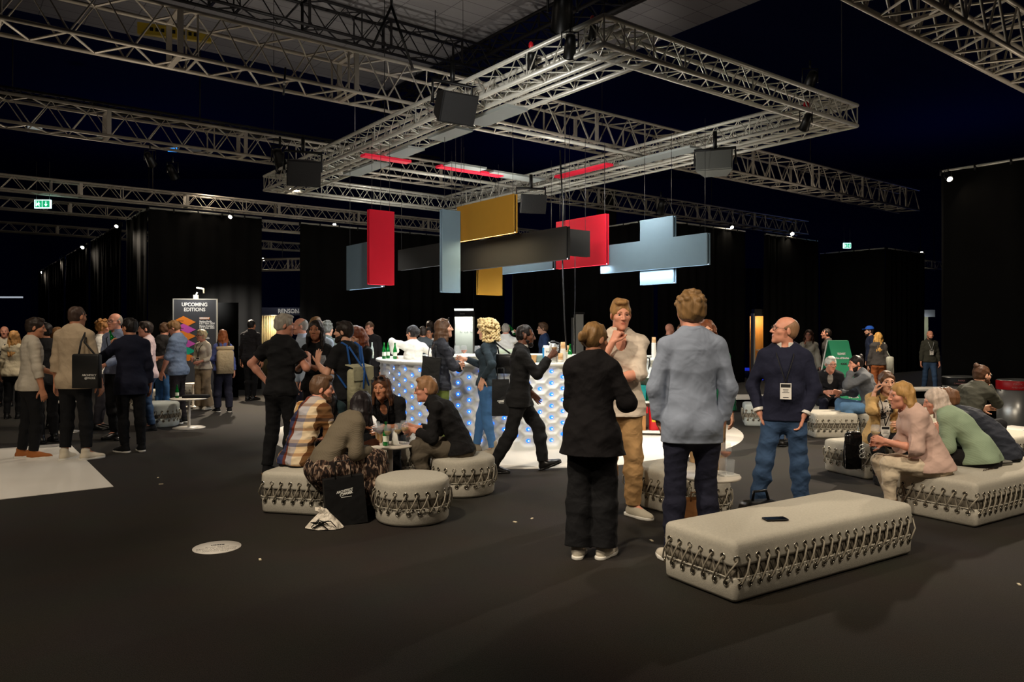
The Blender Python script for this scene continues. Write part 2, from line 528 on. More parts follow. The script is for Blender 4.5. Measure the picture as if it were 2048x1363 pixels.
        S += [E(sx * 0.082, 0.055, -0.055, 0.042, 0.060, 0.070, 0.012) for sx in (-1, 1)] if bk else []
        S += [E(0, 0.142, -0.022, 0.056, 0.092, 0.122, 0.012), E(0, 0.13, -0.16, 0.05, 0.09, 0.10, 0.01)]
    return G, S

def pose(sp):
    """joints of a figure in its own frame: +Y ahead, +X its right, Z up"""
    H = sp.get('H', 1.75); s = H / 1.75; f = sp.get('sex', 'm') == 'f'; bw = sp.get('bw', 1.0)
    J = dict(s=s, f=f, bw=bw)
    pz = sp.get('pel', (0, 0, 0.95 * s)); P0 = V3(*pz)
    lean, curve, side, tw = sp.get('lean', 2), sp.get('curve', 0), sp.get('side', 0), sp.get('twist', 0)
    def T(k, t=1.0): return rZ(tw * t) @ rY(side * k) @ rX(-lean * k)
    R0 = rZ(tw * 0.3) @ rY(sp.get('hipside', 0)) @ rX(-lean * sp.get('pk', 0.3)); R1 = T(0.6, 0.6); R2 = T(1.0); R3 = rZ(tw) @ rY(side) @ rX(-lean - curve)
    P1 = P0 + R1 @ V3(0, 0, 0.15 * s); P2 = P1 + R2 @ V3(0, 0, 0.19 * s); P3 = P2 + R3 @ V3(0, -0.01 * s, 0.195 * s)
    sw = (0.140 if f else 0.162) * s * (0.5 + 0.5 * bw)
    hy, hp, hr = sp.get('head', (0, 0, 0))
    RH = rZ(hy) @ rX(-hp) @ rY(hr)
    RN = R3 * 0.5 + np.eye(3) * 0.5
    nk = P3 + RN @ V3(0, 0.022 * s, 0.085 * s)
    hs = s ** 0.5 * sp.get('hs', 1.0)
    HC = nk + RH @ V3(0, 0.012, 0.068) * hs
    J.update(P0=P0, P1=P1, P2=P2, P3=P3, R0=R0, R1=R1, R2=R2, R3=R3, RH=RH, HC=HC, hs=hs, nk=nk)
    for i, (nm, sx) in enumerate((('l', -1), ('r', 1))):
        sh = P3 + R3 @ V3(sx * sw, -0.004 * s + sp.get('shf', 0), -0.070 * s + sp.get(nm + 'shr', 0))
        if sp.get(nm + 'h') is not None: tg = V3(*sp[nm + 'h']) * s
        else: tg = V3(sx * 0.255 * (0.6 + 0.4 * bw), 0.04, 0.80) * s
        pole = sp.get(nm + 'e', (sx * 0.5, -0.8, -0.5))
        el, wr = ik(sh, tg, 0.285 * s, 0.255 * s, pole)
        fd = sp.get(nm + 'd'); fd = unit(wr - el) if fd is None else unit(fd)
        pn = sp.get(nm + 'n', (-sx * 1.0, 0.1, 0.0))
        hip = P0 + R0 @ V3(sx * (0.088 if not f else 0.09) * s, 0, -0.035 * s)
        ft = sp.get(nm + 'f', (sx * 0.10, 0.0, sx * -8))
        fz = ft[3] if len(ft) > 3 else 0.0; fp = ft[4] if len(ft) > 4 else 0.0
        RF = rZ(ft[2]) @ rX(fp)
        ank = V3(ft[0], ft[1], fz) + RF @ V3(0, -0.05, 0.085) * s
        kp = sp.get(nm + 'k', (sx * 0.12, 1, 0.1))
        kn, an = ik(hip, ank, 0.425 * s, 0.41 * s, kp)
        J.update({nm + 'sh': sh, nm + 'el': el, nm + 'wr': wr, nm + 'fd': fd, nm + 'pn': pn, nm + 'hip': hip, nm + 'kn': kn, nm + 'an': an, nm + 'RF': RF})
    return J

def arm_cut(J, nm, fr):
    sh, el, wr = J[nm + 'sh'], J[nm + 'el'], J[nm + 'wr']
    return (sh + (el - sh) * fr) if fr <= 1 else (el + (wr - el) * (fr - 1))

def figure(sp):
    """all meshes of one person: list of (part, V, Q, material slots or per-face fn, parent part)"""
    J = pose(sp); s, f, bw = J['s'], J['f'], J['bw']
    v = sp.get('v', 0.008); seed = sp['seed']
    P0, P1, P2, P3 = J['P0'], J['P1'], J['P2'], J['P3']; R0, R1, R2, R3 = J['R0'], J['R1'], J['R2'], J['R3']
    HC, RH, hs = J['HC'], J['RH'], J['hs']
    out = []
    hipr, war, chr_, upr = ((0.152, 0.116, 0.130, 0.118) if f else (0.146, 0.133, 0.150, 0.140))
    hipr, war, chr_, upr = hipr * s * (0.4 + 0.6 * bw), war * s * bw, chr_ * s * (0.3 + 0.7 * bw), upr * s * (0.5 + 0.5 * bw)
    belly = sp.get('belly', 0.0)
    def torso(o, ft=0.70):
        pr = [fcap(P0 + R0 @ V3(0, -0.005, -0.05) * s, P0 + R0 @ V3(0, 0, 0.06) * s, hipr + o * 0.8, hipr * 0.95 + o, R0, ft + 0.04),
              fcap(P0 + R0 @ V3(0, 0, 0.05) * s, P1 + R1 @ V3(0, 0, 0.02) * s, hipr * 0.94 + o, war + o, R1, ft),
              fcap(P1, P2, war + o, chr_ + o, R2, ft), fcap(P2, P3 + R3 @ V3(0, -0.005, -0.075) * s, chr_ + o, upr * 0.93 + o, R3, ft - 0.02),
              fcap(P3 + R3 @ V3(0, -0.008, -0.085) * s, P3 + R3 @ V3(0, -0.012, -0.015) * s, upr * 0.85 + o, 0.060 * s + o, R3, 0.8, k=0.05)]
        for nm in 'lr':
            pr.append(cap(P3 + R3 @ V3(0, -0.01, -0.030) * s, J[nm + 'sh'], 0.046 * s + o, 0.042 * s + o, k=0.05))
        if f:
            for sx in (-1, 1): pr.append(ell(P2 + R2 @ V3(sx * 0.068, 0.082, 0.045) * s, V3(0.058, 0.05, 0.055) * s + o, R2, 0.03))
        if belly: pr.append(ell(P1 + R1 @ V3(0, 0.05, 0.0) * s, V3(0.125, 0.09 + belly, 0.14) * s + o, R1, 0.05))
        for sx in (-1, 1): pr.append(ell(P0 + R0 @ V3(sx * 0.07, -0.055, -0.045) * s, V3(0.085, 0.085, 0.09) * s + o, R0, 0.04))
        return pr
    # body
    body = torso(-0.006)
    body += [cap(P3 + R3 @ V3(0, -0.008, -0.03) * s, HC + RH @ V3(0, -0.022, -0.05) * hs, (0.054 if f else 0.062) * s, (0.050 if f else 0.057) * s, k=0.03)]
    limbs = []
    for nm, sx in (('l', -1), ('r', 1)):
        sh, el, wr = J[nm + 'sh'], J[nm + 'el'], J[nm + 'wr']
        g = (0.86 if f else 1.0) * s * (0.5 + 0.5 * bw)
        limbs.append(Group([cap(sh, el, 0.047 * g, 0.038 * g), cap(el, el + (wr - el) * 0.35, 0.038 * g, 0.040 * g), cap(el + (wr - el) * 0.35, wr, 0.040 * g, 0.0275 * g, k=0.02)], k=0.025))
        limbs.append(Group(hand_prims(wr + J[nm + 'fd'] * 0.004, J[nm + 'fd'], J[nm + 'pn'], nm == 'r', sp.get(nm + 'g', 'relaxed'), s * (0.92 if f else 1), 1.0 + max(0, v - 0.005) * 40), k=0.012))
        hip, kn, an = J[nm + 'hip'], J[nm + 'kn'], J[nm + 'an']
        limbs.append(Group([cap(hip, kn, 0.082 * s, 0.052 * s), cap(kn, kn + (an - kn) * 0.3, 0.050 * s, 0.054 * s), cap(kn + (an - kn) * 0.3, an, 0.054 * s, 0.036 * s),
                            cap(an, an + J[nm + 'RF'] @ V3(0, 0.13, -0.05) * s, 0.034 * s, 0.026 * s)], k=0.03))
    hp, hsub = head_prims(HC, RH, hs, sp.get('sex', 'm'))
    Vb, Qb = mesh_field([Group(body, k=0.02)] + limbs + [Group(hp, k=0.02)], hsub, v)
    fc = Vb[Qb].mean(1); loc = (fc - HC) @ RH / hs
    lips = ((loc[:, 0] / 0.0205) ** 2 + ((loc[:, 2] + 0.0595) / 0.0088) ** 2 < 1) & (loc[:, 1] > 0.080)
    out.append(('person', Vb, Qb, lips.astype(int), None))
    # top
    top = sp.get('top')
    fold = lambda sd, a=0.0045: [waves(sd, 5, 10, 26, a * 1.6, (0.9, 0.9, 1.0)), waves(sd + 9, 5, 26, 55, a * 0.7, (0.6, 0.6, 1.2))]
    def sleeves(o, fr, sd, loose=0.0, amp=0.0045):
        gs = []
        for nm in 'lr':
            if isinstance(fr, dict): r = fr[nm]
            else: r = fr
            if r <= 0: continue
            sh, el, wr = J[nm + 'sh'], J[nm + 'el'], J[nm + 'wr']; g = (0.88 if f else 1.0) * s
            c = arm_cut(J, nm, r)
            up = [cap(sh, el if r > 1 else c, 0.049 * g + o, (0.042 * g + o) if r > 1 else 0.052 * g + o + loose, k=0.03)]
            gs.append(Group(up, [(c, unit(el - sh))] if r <= 1 else (), fold(sd, amp), k=0.035))
            if r > 1:
                gs.append(Group([cap(el, c, 0.043 * g + o, (0.043 - 0.010 * (r - 1)) * g + o + loose, k=0.02)], [(c, unit(wr - el))], fold(sd + 3, amp), k=0.03))
        return gs
    if top:
        o = top.get('o', 0.014); hem = top.get('hem', 0.10) * s; fl = top.get('flare', 0.0)
        pr = torso(o)
        dn = R0 @ V3(0, 0, -1)
        if hem > 0.0:
            pr.append(fcap(P0 + R0 @ V3(0, -0.005, 0), P0 + dn * (hem + 0.03), hipr + o, hipr + o + fl, R0, top.get('ff', 0.78), k=0.03))
            for nm in 'lr':
                hip, kn = J[nm + 'hip'], J[nm + 'kn']
                pr.append(cap(hip, hip + (kn - hip) * min(0.9, max(0.05, hem / (0.42 * s))), 0.097 * s + max(o, 0.016), 0.092 * s + max(o, 0.016), k=0.04))
        cuts = [(P0 + dn * hem, dn)]
        gs = [Group(pr, cuts, fold(seed, top.get('amp', 0.0036)), k=0.02)] + sleeves(max(0.009, o * 0.85), top.get('sl', 1.95), seed, top.get('loose', 0.0), top.get('amp', 0.0036))
        subs = [cap(P3 + R3 @ V3(0, 0.0, 0.005) * s, P3 + R3 @ V3(0, 0.03, 0.10) * s, 0.054 * s * top.get('neck', 1.0), 0.085 * s, k=0.008)]
        if top.get('vee'): subs.append(ell(P3 + R3 @ V3(0, 0.10, -0.06) * s, V3(0.045, 0.075, top['vee']) * s, R3, 0.01))
        if top.get('open'): subs.append(ell(P2 + R2 @ V3(0, 0.20, -0.08) * s, V3(top['open'], 0.13, 0.42) * s, R2, 0.01))
        V_, Q_ = mesh_field(gs, subs, v)
        out.append((top.get('name', 'shirt'), V_, Q_, top['m'], None))
        TV = V_
        if top.get('under'):
            V_, Q_ = mesh_field([Group(torso(o - 0.014), [(P0 + dn * 0.05 * s, dn)], fold(seed + 30, 0.003))], [cap(P3 + R3 @ V3(0, 0.01, 0.0) * s, P3 + R3 @ V3(0, 0.04, 0.10) * s, 0.05 * s, 0.085 * s, k=0.008)], v)
            out.append(('undershirt', V_, Q_, top['under'], None))
        if top.get('collar'):
            a, b = P3 + R3 @ V3(0, -0.012, -0.035) * s, P3 + R3 @ V3(0, 0.004, 0.052) * s
            cr = (0.062 if f else 0.070) * s
            V_, Q_ = mesh_field([Group([cap(a, b, cr + 0.018 * s, cr + 0.007 * s)], [(b, unit(b - a + R3 @ V3(0, -0.022, 0))), (a, unit(a - b))])],
                                [cap(a - (b - a), b + (b - a), cr - 0.003, cr - 0.004, k=0.002), ell(b + R3 @ V3(0, 0.085, -0.02) * s, V3(0.030, 0.06, 0.09) * s, R3, 0.005)], min(v, 0.0042))
            out.append(('collar', V_, Q_, top['collar'], None))
        if top.get('cuff'):
            for nm in 'lr':
                el, wr = J[nm + 'el'], J[nm + 'wr']; r = top.get('sl', 1.95) - 1
                a, b = el + (wr - el) * (r - 0.10), el + (wr - el) * (r + top.get('cufflen', 0.03))
                V_, Q_ = mesh_field([Group([cap(a, b, 0.036 * s + o * 0.8)], [(b, unit(b - a)), (a, unit(a - b))])], [], min(v, 0.007)); out.append(('cuff', V_, Q_, top['cuff'], top.get('name', 'shirt')))
    # trousers or skirt
    bot = sp.get('bot')
    if bot:
        o = bot.get('o', 0.009); w = bot.get('w', 0.0); ln = bot.get('len', 0.96)
        pr = [fcap(P0 + R0 @ V3(0, -0.005, -0.05) * s, P0 + R0 @ V3(0, 0, 0.10) * s, hipr + o, hipr * 0.93 + o * 0.3, R0, 0.74)]
        for sx in (-1, 1): pr.append(ell(P0 + R0 @ V3(sx * 0.07, -0.055, -0.05) * s, V3(0.085, 0.088, 0.09) * s + o * 0.7, R0, 0.04))
        up = R0 @ V3(0, 0, 1)
        gs = [Group(pr, [(P0 + up * bot.get('rise', 0.10) * s, up)], fold(seed + 11, 0.0015), k=0.02)]
        for nm in 'lr':
            hip, kn, an = J[nm + 'hip'], J[nm + 'kn'], J[nm + 'an']
            e = kn + (an - kn) * ln
            am = bot.get('amp', 0.0026)
            gs.append(Group([cap(hip, kn, 0.088 * s + o, 0.058 * s + o + w * 0.6, k=0.03)], (), fold(seed + 12, am), k=0.045 if not bot.get('skirt') else 0.12))
            gs.append(Group([cap(kn, kn + (e - kn) * 0.3, 0.056 * s + o + w * 0.6, 0.058 * s + o + w * 0.8, k=0.03), cap(kn + (e - kn) * 0.3, e, 0.058 * s + o + w * 0.8, bot.get('hemr', 0.046) * s + o + w, k=0.03)],
                            [(e, unit(an - kn))], fold(seed + 13, am), k=0.03 if not bot.get('skirt') else 0.12))
        V_, Q_ = mesh_field(gs, [], v)
        out.append((bot.get('name', 'trousers'), V_, Q_, bot['m'], None))
    sk = sp.get('skirt')
    if sk:
        dn = V3(0, 0, -1); e = P0 + dn * sk['len']
        pr = [fcap(P0 + V3(0, 0, 0.08), P0, hipr * 0.9 + 0.01, hipr + 0.016, np.eye(3), 0.76), fcap(P0, e, hipr + 0.016, hipr + 0.016 + sk.get('flare', 0.05), np.eye(3), 0.8)]
        V_, Q_ = mesh_field([Group(pr, [(e, dn)], [waves(seed, 6, 25, 70, 0.007, (1, 1, 0.08))])], [], v)
        out.append((sk.get('name', 'skirt'), V_, Q_, sk['m'], None))
    # shoes
    sh = sp.get('shoe')
    if sh:
        for nm in 'lr':
            RF, an = J[nm + 'RF'], J[nm + 'an']
            q = lambda x, y, z: an + RF @ V3(x, y, z) * s * sh.get('sc', 1.0)
            zb = an + RF @ V3(0, 0, -0.085) * s
            hi = sh.get('hi', 0.02)
            up = [cap(q(0, -0.032, -0.045), q(0, 0.06, -0.045), 0.040 * s, 0.042 * s), ell(q(0, 0.115, -0.058), V3(0.049, 0.095, 0.036) * s, RF, 0.03), cap(q(0, 0, -0.04), q(0, -0.008, hi), 0.043 * s, 0.046 * s), cap(q(0, 0.01, -0.03), q(0, 0.10, -0.052), 0.040 * s, 0.034 * s)]
            dn = RF @ V3(0, 0, -1)
            V_, Q_ = mesh_field([Group(up, [(zb - dn * 0.018 * s, dn)])], [], min(v, 0.007))
            out.append(('shoe', V_, Q_, sh['m'], None))
            so = [cap(q(0, -0.045, -0.07), q(0, 0.11, -0.07), 0.044 * s, 0.051 * s), cap(q(0, 0.11, -0.07), q(0, 0.165, -0.07), 0.051 * s, 0.043 * s)]
            V_, Q_ = mesh_field([Group(so, [(zb + dn * 0.0 , dn), (zb - dn * 0.026 * s, -dn)])], [], min(v, 0.007))
            out.append(('sole', V_, Q_, sh.get('sole', sh['m']), 'shoe'))
    # hair
    if sp.get('hair'):
        G, S = hair_groups(sp['hair'], HC, RH, hs, seed + 40)
        if G:
            V_, Q_ = mesh_field(G, S, min(v, 0.0055)); out.append(('hair', V_, Q_, sp['hm'], None))
    if sp.get('beard'):
        E = lambda x, y, z, a, b, d: ell(HC + RH @ (V3(x, y, z) * hs), V3(a, b, d) * hs, RH, 0.015)
        t = sp['beard']
        V_, Q_ = mesh_field([Group([E(0, 0.036, -0.078, 0.051 + t, 0.058 + t, 0.045 + t), E(0, 0.078, -0.104, 0.024 + t, 0.019 + t, 0.02 + t), E(0, 0.02, -0.05, 0.062 + t * 0.6, 0.055, 0.045)],
                                  [(HC + RH @ V3(0, 0, -0.030) * hs, RH @ unit((0, 0.25, 1)))], [waves(seed, 6, 150, 300, 0.0018)])],
                            [E(0, 0.12, -0.045, 0.030, 0.05, 0.022), E(0, 0.09, -0.058, 0.022, 0.04, 0.006)], min(v, 0.005))
        out.append(('beard', V_, Q_, sp.get('bm', sp['hm']), None))
    # face pieces and glasses
    if sp.get('face', True):
        def p(x, y, z): return HC + RH @ (V3(x, y, z) * hs)
        ex = []
        for sx in (-1, 1):
            m = MB(); ctr = p(sx * 0.031, 0.0750, 0.0095); r = 0.0120 * hs
            fr = unit(RH @ V3(sp.get('gaze', 0), 1, -0.05)); a = unit(np.cross(fr, RH @ V3(0, 0, 1))); b = np.cross(a, fr)
            for j in range(9):
                t = PI * j / 8 * 0.62
                for i in range(12):
                    an = 2 * PI * i / 12
                    m.v.append(tuple(ctr + (fr * math.cos(t) + (a * math.cos(an) + b * math.sin(an)) * math.sin(t)) * r))
            for j in range(8):
                for i in range(12):
                    k = (i + 1) % 12
                    m.f.append((j * 12 + i, j * 12 + k, (j + 1) * 12 + k, (j + 1) * 12 + i)); m.mi.append(1 if j < 3 else 0); m.sm.append(True)
            ex.append(('eye', m))
            m = MB(); m.tube([p(sx * 0.015, 0.0925, 0.0345), p(sx * 0.030, 0.0915, 0.0365), p(sx * 0.047, 0.078, 0.0315)], [0.0035 * hs, 0.0036 * hs, 0.002 * hs], 6)
            ex.append(('eyebrow', m))
        for e in ex: out.append(('*' + e[0], e[1], None, None, None))
    gl = sp.get('glasses')
    if gl is not None:
        def p(x, y, z): return HC + RH @ (V3(x, y, z) * hs)
        m = MB(); dz, dy = (0.11, -0.03) if gl.get('up') else (0.0, 0.0)
        r = gl.get('r', 0.0019); m2 = MB()
        for sx in (-1, 1):
            ring = [p(sx * (0.032 + 0.024 * math.cos(t)), 0.104 + dy - 0.010 * max(0, math.cos(t)), 0.008 + dz + 0.019 * math.sin(t)) for t in [2 * PI * i / 14 for i in range(14)]]
            m.tube(ring, r * hs, 5, closed=True)
            m2.quad(ring)
            if not gl.get('up'): m.tube([p(sx * 0.056, 0.092, 0.013), p(sx * 0.080, 0.05, 0.014), p(sx * 0.083, -0.008, 0.016), p(sx * 0.080, -0.022, 0.0)], r * hs, 5)
            else: m.tube([p(sx * 0.056, 0.062, 0.122), p(sx * 0.090, 0.02, 0.105), p(sx * 0.094, -0.03, 0.085)], r * hs, 5)
        m.tube([p(-0.009, 0.107 + dy, 0.013 + dz), p(0.009, 0.107 + dy, 0.013 + dz)], r * hs, 5)
        out.append(('*eyeglasses', m, m2, gl, None))
    bd = sp.get('badge')
    if bd is not None:
        m = MB()
        ch = P2 + R2 @ V3(0, 0, bd.get('z', -0.06)) * s
        def front(lz0, lz1, x0=0.0):
            q = (TV - P2) @ R2; k = (np.abs(q[:, 0] - x0) < 0.05) & (q[:, 2] > lz0) & (q[:, 2] < lz1)
            return float(q[k, 1].max()) if k.any() else 0.15
        zb_ = bd.get('z', -0.06) * s; dy = front(zb_ - 0.16, zb_ + 0.02) + 0.008
        bot_ = ch + R2 @ V3(bd.get('x', 0.0), dy, 0) * 1.0
        w = 0.007
        for sx in (-1, 1):
            pts = [P3 + R3 @ V3(sx * 0.05, -0.06, 0.018) * s, P3 + R3 @ V3(sx * 0.078, 0.0, 0.012) * s, P2 + R2 @ V3(sx * 0.066, front(0.11, 0.15, sx * 0.06) + 0.006, 0.13), P2 + R2 @ V3(sx * 0.045, front(0.03, 0.08, sx * 0.045) + 0.006, 0.06), P2 + R2 @ V3(sx * 0.022, front(-0.06, 0.0, sx * 0.02) + 0.006, (zb_ + 0.06) * 0.5), bot_]
            m.tube(pts, 0.0055, 4)
        m2 = MB(); u = R2 @ V3(1, 0, 0); d = V3(0, 0, -1); n = np.cross(-d, u); hw, hh = 0.045, 0.135
        q = bot_ + n * 0.006
        m2.add([q - u * hw, q + u * hw, q + u * hw + d * hh, q - u * hw + d * hh, q - u * hw - n * 0.004, q + u * hw - n * 0.004, q + u * hw + d * hh - n * 0.004, q - u * hw + d * hh - n * 0.004],
               [(0, 1, 2, 3), (7, 6, 5, 4), (0, 4, 5, 1), (1, 5, 6, 2), (2, 6, 7, 3), (3, 7, 4, 0)])
        e = q + n * 0.0012
        m2.quad([e - u * hw * 0.85 + d * 0.036, e + u * hw * 0.85 + d * 0.036, e + u * hw * 0.85 + d * 0.008, e - u * hw * 0.85 + d * 0.008], 1)
        for k, (wd, y) in enumerate(((0.5, 0.052), (0.42, 0.064), (0.62, 0.076), (0.5, 0.118))):
            m2.quad([e - u * hw * wd + d * (y + 0.004), e + u * hw * wd + d * (y + 0.004), e + u * hw * wd + d * y, e - u * hw * wd + d * y], 1)
        out.append(('*lanyard', m, None, bd, None)); out.append(('*name_badge', m2, None, bd, None))
    for ex in sp.get('extra', ()):
        out.append(ex(J, sp))
    return out, J

def skin(tone):
    c = {'fair': (214, 160, 132), 'pink': (214, 148, 122), 'tan': (186, 126, 94), 'olive': (170, 112, 82), 'dark': (104, 64, 46)}[tone]
    l = tuple(int(a * b) for a, b in zip(c, (0.86, 0.72, 0.72)))
    return [mat('skin_' + tone, c, 0.5, var=0.10, vscale=25, bump=0.08, bscale=180, bdist=0.001), mat('lips_' + tone, l, 0.42)]
def cloth(c, rough=0.88, fold=0.34, fs=9.0, weave=0.25, ws=260, var=0.10, key=None, **kw):
    return mat(key or 'cloth_%d_%d_%d_%d' % (*c, int(rough * 100)), c, rough, var=var, vscale=9, bump=weave, bscale=ws, bdist=0.0015, fold=fold, fscale=fs, spec=0.25, **kw)
def hairm(c):
    return mat('hair_%d_%d_%d' % tuple(c), c, 0.48, var=0.55, vscale=34, bump=0.7, bscale=70, bdist=0.006, spec=0.35, stretch=(1, 1, 0.28))

PEOPLE = []
def person(label, px=None, py=None, yaw=0, xy=None, z=0.0, **kw):
    kw.update(label=label, xy=xy if xy is not None else floor_at(px, py), yaw=yaw, z=z, seed=kw.get('seed', 11 + 17 * len(PEOPLE)))
    d = math.hypot(*kw['xy'])
    kw.setdefault('v', 0.0052 if d < 8.2 else 0.0062 if d < 11 else 0.0085 if d < 15 else 0.012)
    PEOPLE.append(kw); return kw

def make_people():
    with ThreadPoolExecutor(4) as ex:
        res = list(ex.map(figure, PEOPLE))
    for sp, (parts, J) in zip(PEOPLE, res):
        sk = skin(sp.get('skin', 'fair')); root = None; by = {}
        for (nm, A, B, m, par) in parts:
            if nm[0] == '*':
                nm = nm[1:]
                if nm == 'eye': ms = [mat('eye_white', (172, 152, 138), 0.35), mat('iris', sp.get('iris', (50, 40, 34)), 0.25)]
                elif nm == 'eyebrow': ms = [sp['hm']] if sp.get('hm') else [sk[1]]
                elif nm == 'eyeglasses': ms = [mat('spectacle_frame', (18, 14, 12), 0.35)]
                elif nm == 'lanyard': ms = [m.get('lm') or mat('lanyard_black', (14, 14, 16), 0.7)]
                else: ms = [mat('badge_card', (226, 222, 214), 0.6), mat('badge_print', (26, 24, 26), 0.6)]
                o = A.build(nm, ms, root)
                if nm == 'eyeglasses' and B is not None:
                    B.build('lens', mat('lens_dark' if m.get('dark') else 'lens_clear', (20, 20, 24) if m.get('dark') else (235, 240, 245), 0.03, alpha=1.0 if m.get('dark') else 0.07), o)
                by.setdefault(nm, o); continue
            if len(A) == 0: continue
            if root is None:
                o = link('person', np_mesh('person', A, B, m), sk)
                o.location = (sp['xy'][0], sp['xy'][1], sp['z']); o.rotation_euler = (0, 0, math.radians(sp['yaw']))
                tag(o, sp['label'], 'person', sp.get('group')); root = o
            else:
                o = link(nm, np_mesh(nm, A, B), m, by.get(par, root) if par else root)
            by[nm] = o
        sp['root'] = root; sp['J'] = J

def world_pt(sp, p):
    a = math.radians(sp['yaw']); c, s_ = math.cos(a), math.sin(a)
    return Vector((sp['xy'][0] + c * p[0] - s_ * p[1], sp['xy'][1] + s_ * p[0] + c * p[1], sp['z'] + p[2]))
# ---------------------------------------------------------------- the hall
def xy3(p, z): return (p[0], p[1], z)
def along(p, d, t): return np.array(p, float) + d * t

def carpet_mat():
    m, nt, b = new_mat('carpet'); b.inputs['Roughness'].default_value = 0.95; b.inputs['Specular IOR Level'].default_value = 0.12
    b.inputs['Sheen Weight'].default_value = 0.09; b.inputs['Sheen Roughness'].default_value = 0.32
    tc = N(nt, 'ShaderNodeTexCoord')
    n1 = N(nt, 'ShaderNodeTexNoise'); n1.inputs['Scale'].default_value = 190; n1.inputs['Detail'].default_value = 3
    n2 = N(nt, 'ShaderNodeTexNoise'); n2.inputs['Scale'].default_value = 1.6; n2.inputs['Detail'].default_value = 4
    for n in (n1, n2): nt.links.new(tc.outputs['Object'], n.inputs['Vector'])
    r = N(nt, 'ShaderNodeValToRGB'); r.color_ramp.elements[0].position = 0.34; r.color_ramp.elements[0].color = (*srgb((24, 22, 19)), 1); r.color_ramp.elements[1].position = 0.68; r.color_ramp.elements[1].color = (*srgb((60, 54, 47)), 1)
    nt.links.new(n1.outputs['Fac'], r.inputs[0])
    mx = N(nt, 'ShaderNodeMix', data_type='RGBA', blend_type='MULTIPLY'); mx.inputs[0].default_value = 0.35
    nt.links.new(r.outputs[0], mx.inputs[6]); nt.links.new(n2.outputs['Color'], mx.inputs[7])
    nt.links.new(mx.outputs[2], b.inputs['Base Color'])
    bp = N(nt, 'ShaderNodeBump'); bp.inputs['Strength'].default_value = 0.5; bp.inputs['Distance'].default_value = 0.005
    nt.links.new(n1.outputs['Fac'], bp.inputs['Height']); nt.links.new(bp.outputs[0], b.inputs['Normal'])
    return m
m_carpet = carpet_mat()
m_black_drape = mat('black_drape', (24, 23, 22), 0.95, var=0.25, vscale=2.0, bump=0.15, bscale=200, spec=0.1)
m_navy_drape = mat('navy_drape', (20, 26, 70), 0.9, var=0.2, vscale=2.0, spec=0.1)
m_alu = mat('aluminium_tube', (205, 203, 194), 0.4, metal=0.35, var=0.08, vscale=14)
m_alu_old = mat('weathered_aluminium', (186, 178, 166), 0.45, metal=0.3, var=0.15, vscale=9)
m_steel_dark = mat('dark_steel', (34, 31, 31), 0.6, metal=0.5)
m_blk = mat('black_plastic', (13, 13, 14), 0.5, var=0.15)
m_blkmetal = mat('black_metal', (16, 16, 17), 0.4, metal=0.3)
m_white_gloss = mat('white_lacquer', (232, 231, 224), 0.3)
m_white_mat = mat('white_floor_foil', (226, 220, 210), 0.55, var=0.05, vscale=2.5)
m_navy_wall = mat('navy_wall', (34, 40, 84), 0.95, spec=0.05)

def wallbox(name, p, q, z0, z1, th, m):
    p, q = np.array(p, float), np.array(q, float); d = q - p; L = np.linalg.norm(d); c = (p + q) / 2
    o = MB().box((c[0], c[1], (z0 + z1) / 2), (L, th, z1 - z0), math.atan2(d[1], d[0])).build(name, m)
    return tag(o, kind='structure')

o = MB().quad([(-40, -6, 0), (40, -6, 0), (40, 60, 0), (-40, 60, 0)]).build('floor', m_carpet); tag(o, kind='structure')
wallbox('wall_back', (-40, 56), (40, 56), 0, 13, 0.3, m_navy_wall)
wallbox('wall_left', (-36, -4), (-36, 56), 0, 13, 0.3, m_navy_wall)
wallbox('wall_right', (36, -4), (36, 56), 0, 13, 0.3, m_navy_wall)

def tile_mat():
    m, nt, b = new_mat('ceiling_tile')
    tc = N(nt, 'ShaderNodeTexCoord'); mp = N(nt, 'ShaderNodeMapping'); mp.inputs['Rotation'].default_value = (0, 0, -YAW_U)
    br = N(nt, 'ShaderNodeTexBrick'); br.inputs['Scale'].default_value = 1.0
    br.inputs['Brick Width'].default_value = 1.2; br.inputs['Row Height'].default_value = 0.6; br.inputs['Mortar Size'].default_value = 0.012
    br.inputs['Color1'].default_value = (*srgb((172, 166, 164)), 1); br.inputs['Color2'].default_value = (*srgb((158, 152, 150)), 1); br.inputs['Mortar'].default_value = (*srgb((110, 104, 104)), 1)
    br.offset = 0.0
    nt.links.new(tc.outputs['Object'], mp.inputs['Vector']); nt.links.new(mp.outputs['Vector'], br.inputs['Vector']); nt.links.new(br.outputs['Color'], b.inputs['Base Color'])
    b.inputs['Roughness'].default_value = 0.9
    return m
m_tile = tile_mat()
# two strips of pale ceiling with a dark service gap between them, then the dark roof
cA = np.array((xat(1500, 21.9), 21.9))
def strip(name, t0, t1, w0, w1, z, m):
    pts = [along(along(cA, U, t0), W, w0), along(along(cA, U, t1), W, w0), along(along(cA, U, t1), W, w1), along(along(cA, U, t0), W, w1)]
    mb = MB(); mb.quad([xy3(p, z) for p in reversed(pts)]); mb.quad([xy3(p, z + 0.2) for p in pts])
    return tag(mb.build(name, m), kind='structure')
strip('ceiling', -2.6, 0.0, -14, 5.0, 11.15, m_tile)
strip('ceiling', -19, -4.5, -14, 13.5, 11.15, m_tile)
strip('ceiling', -60, 50, -50, 60, 12.9, m_navy_wall)

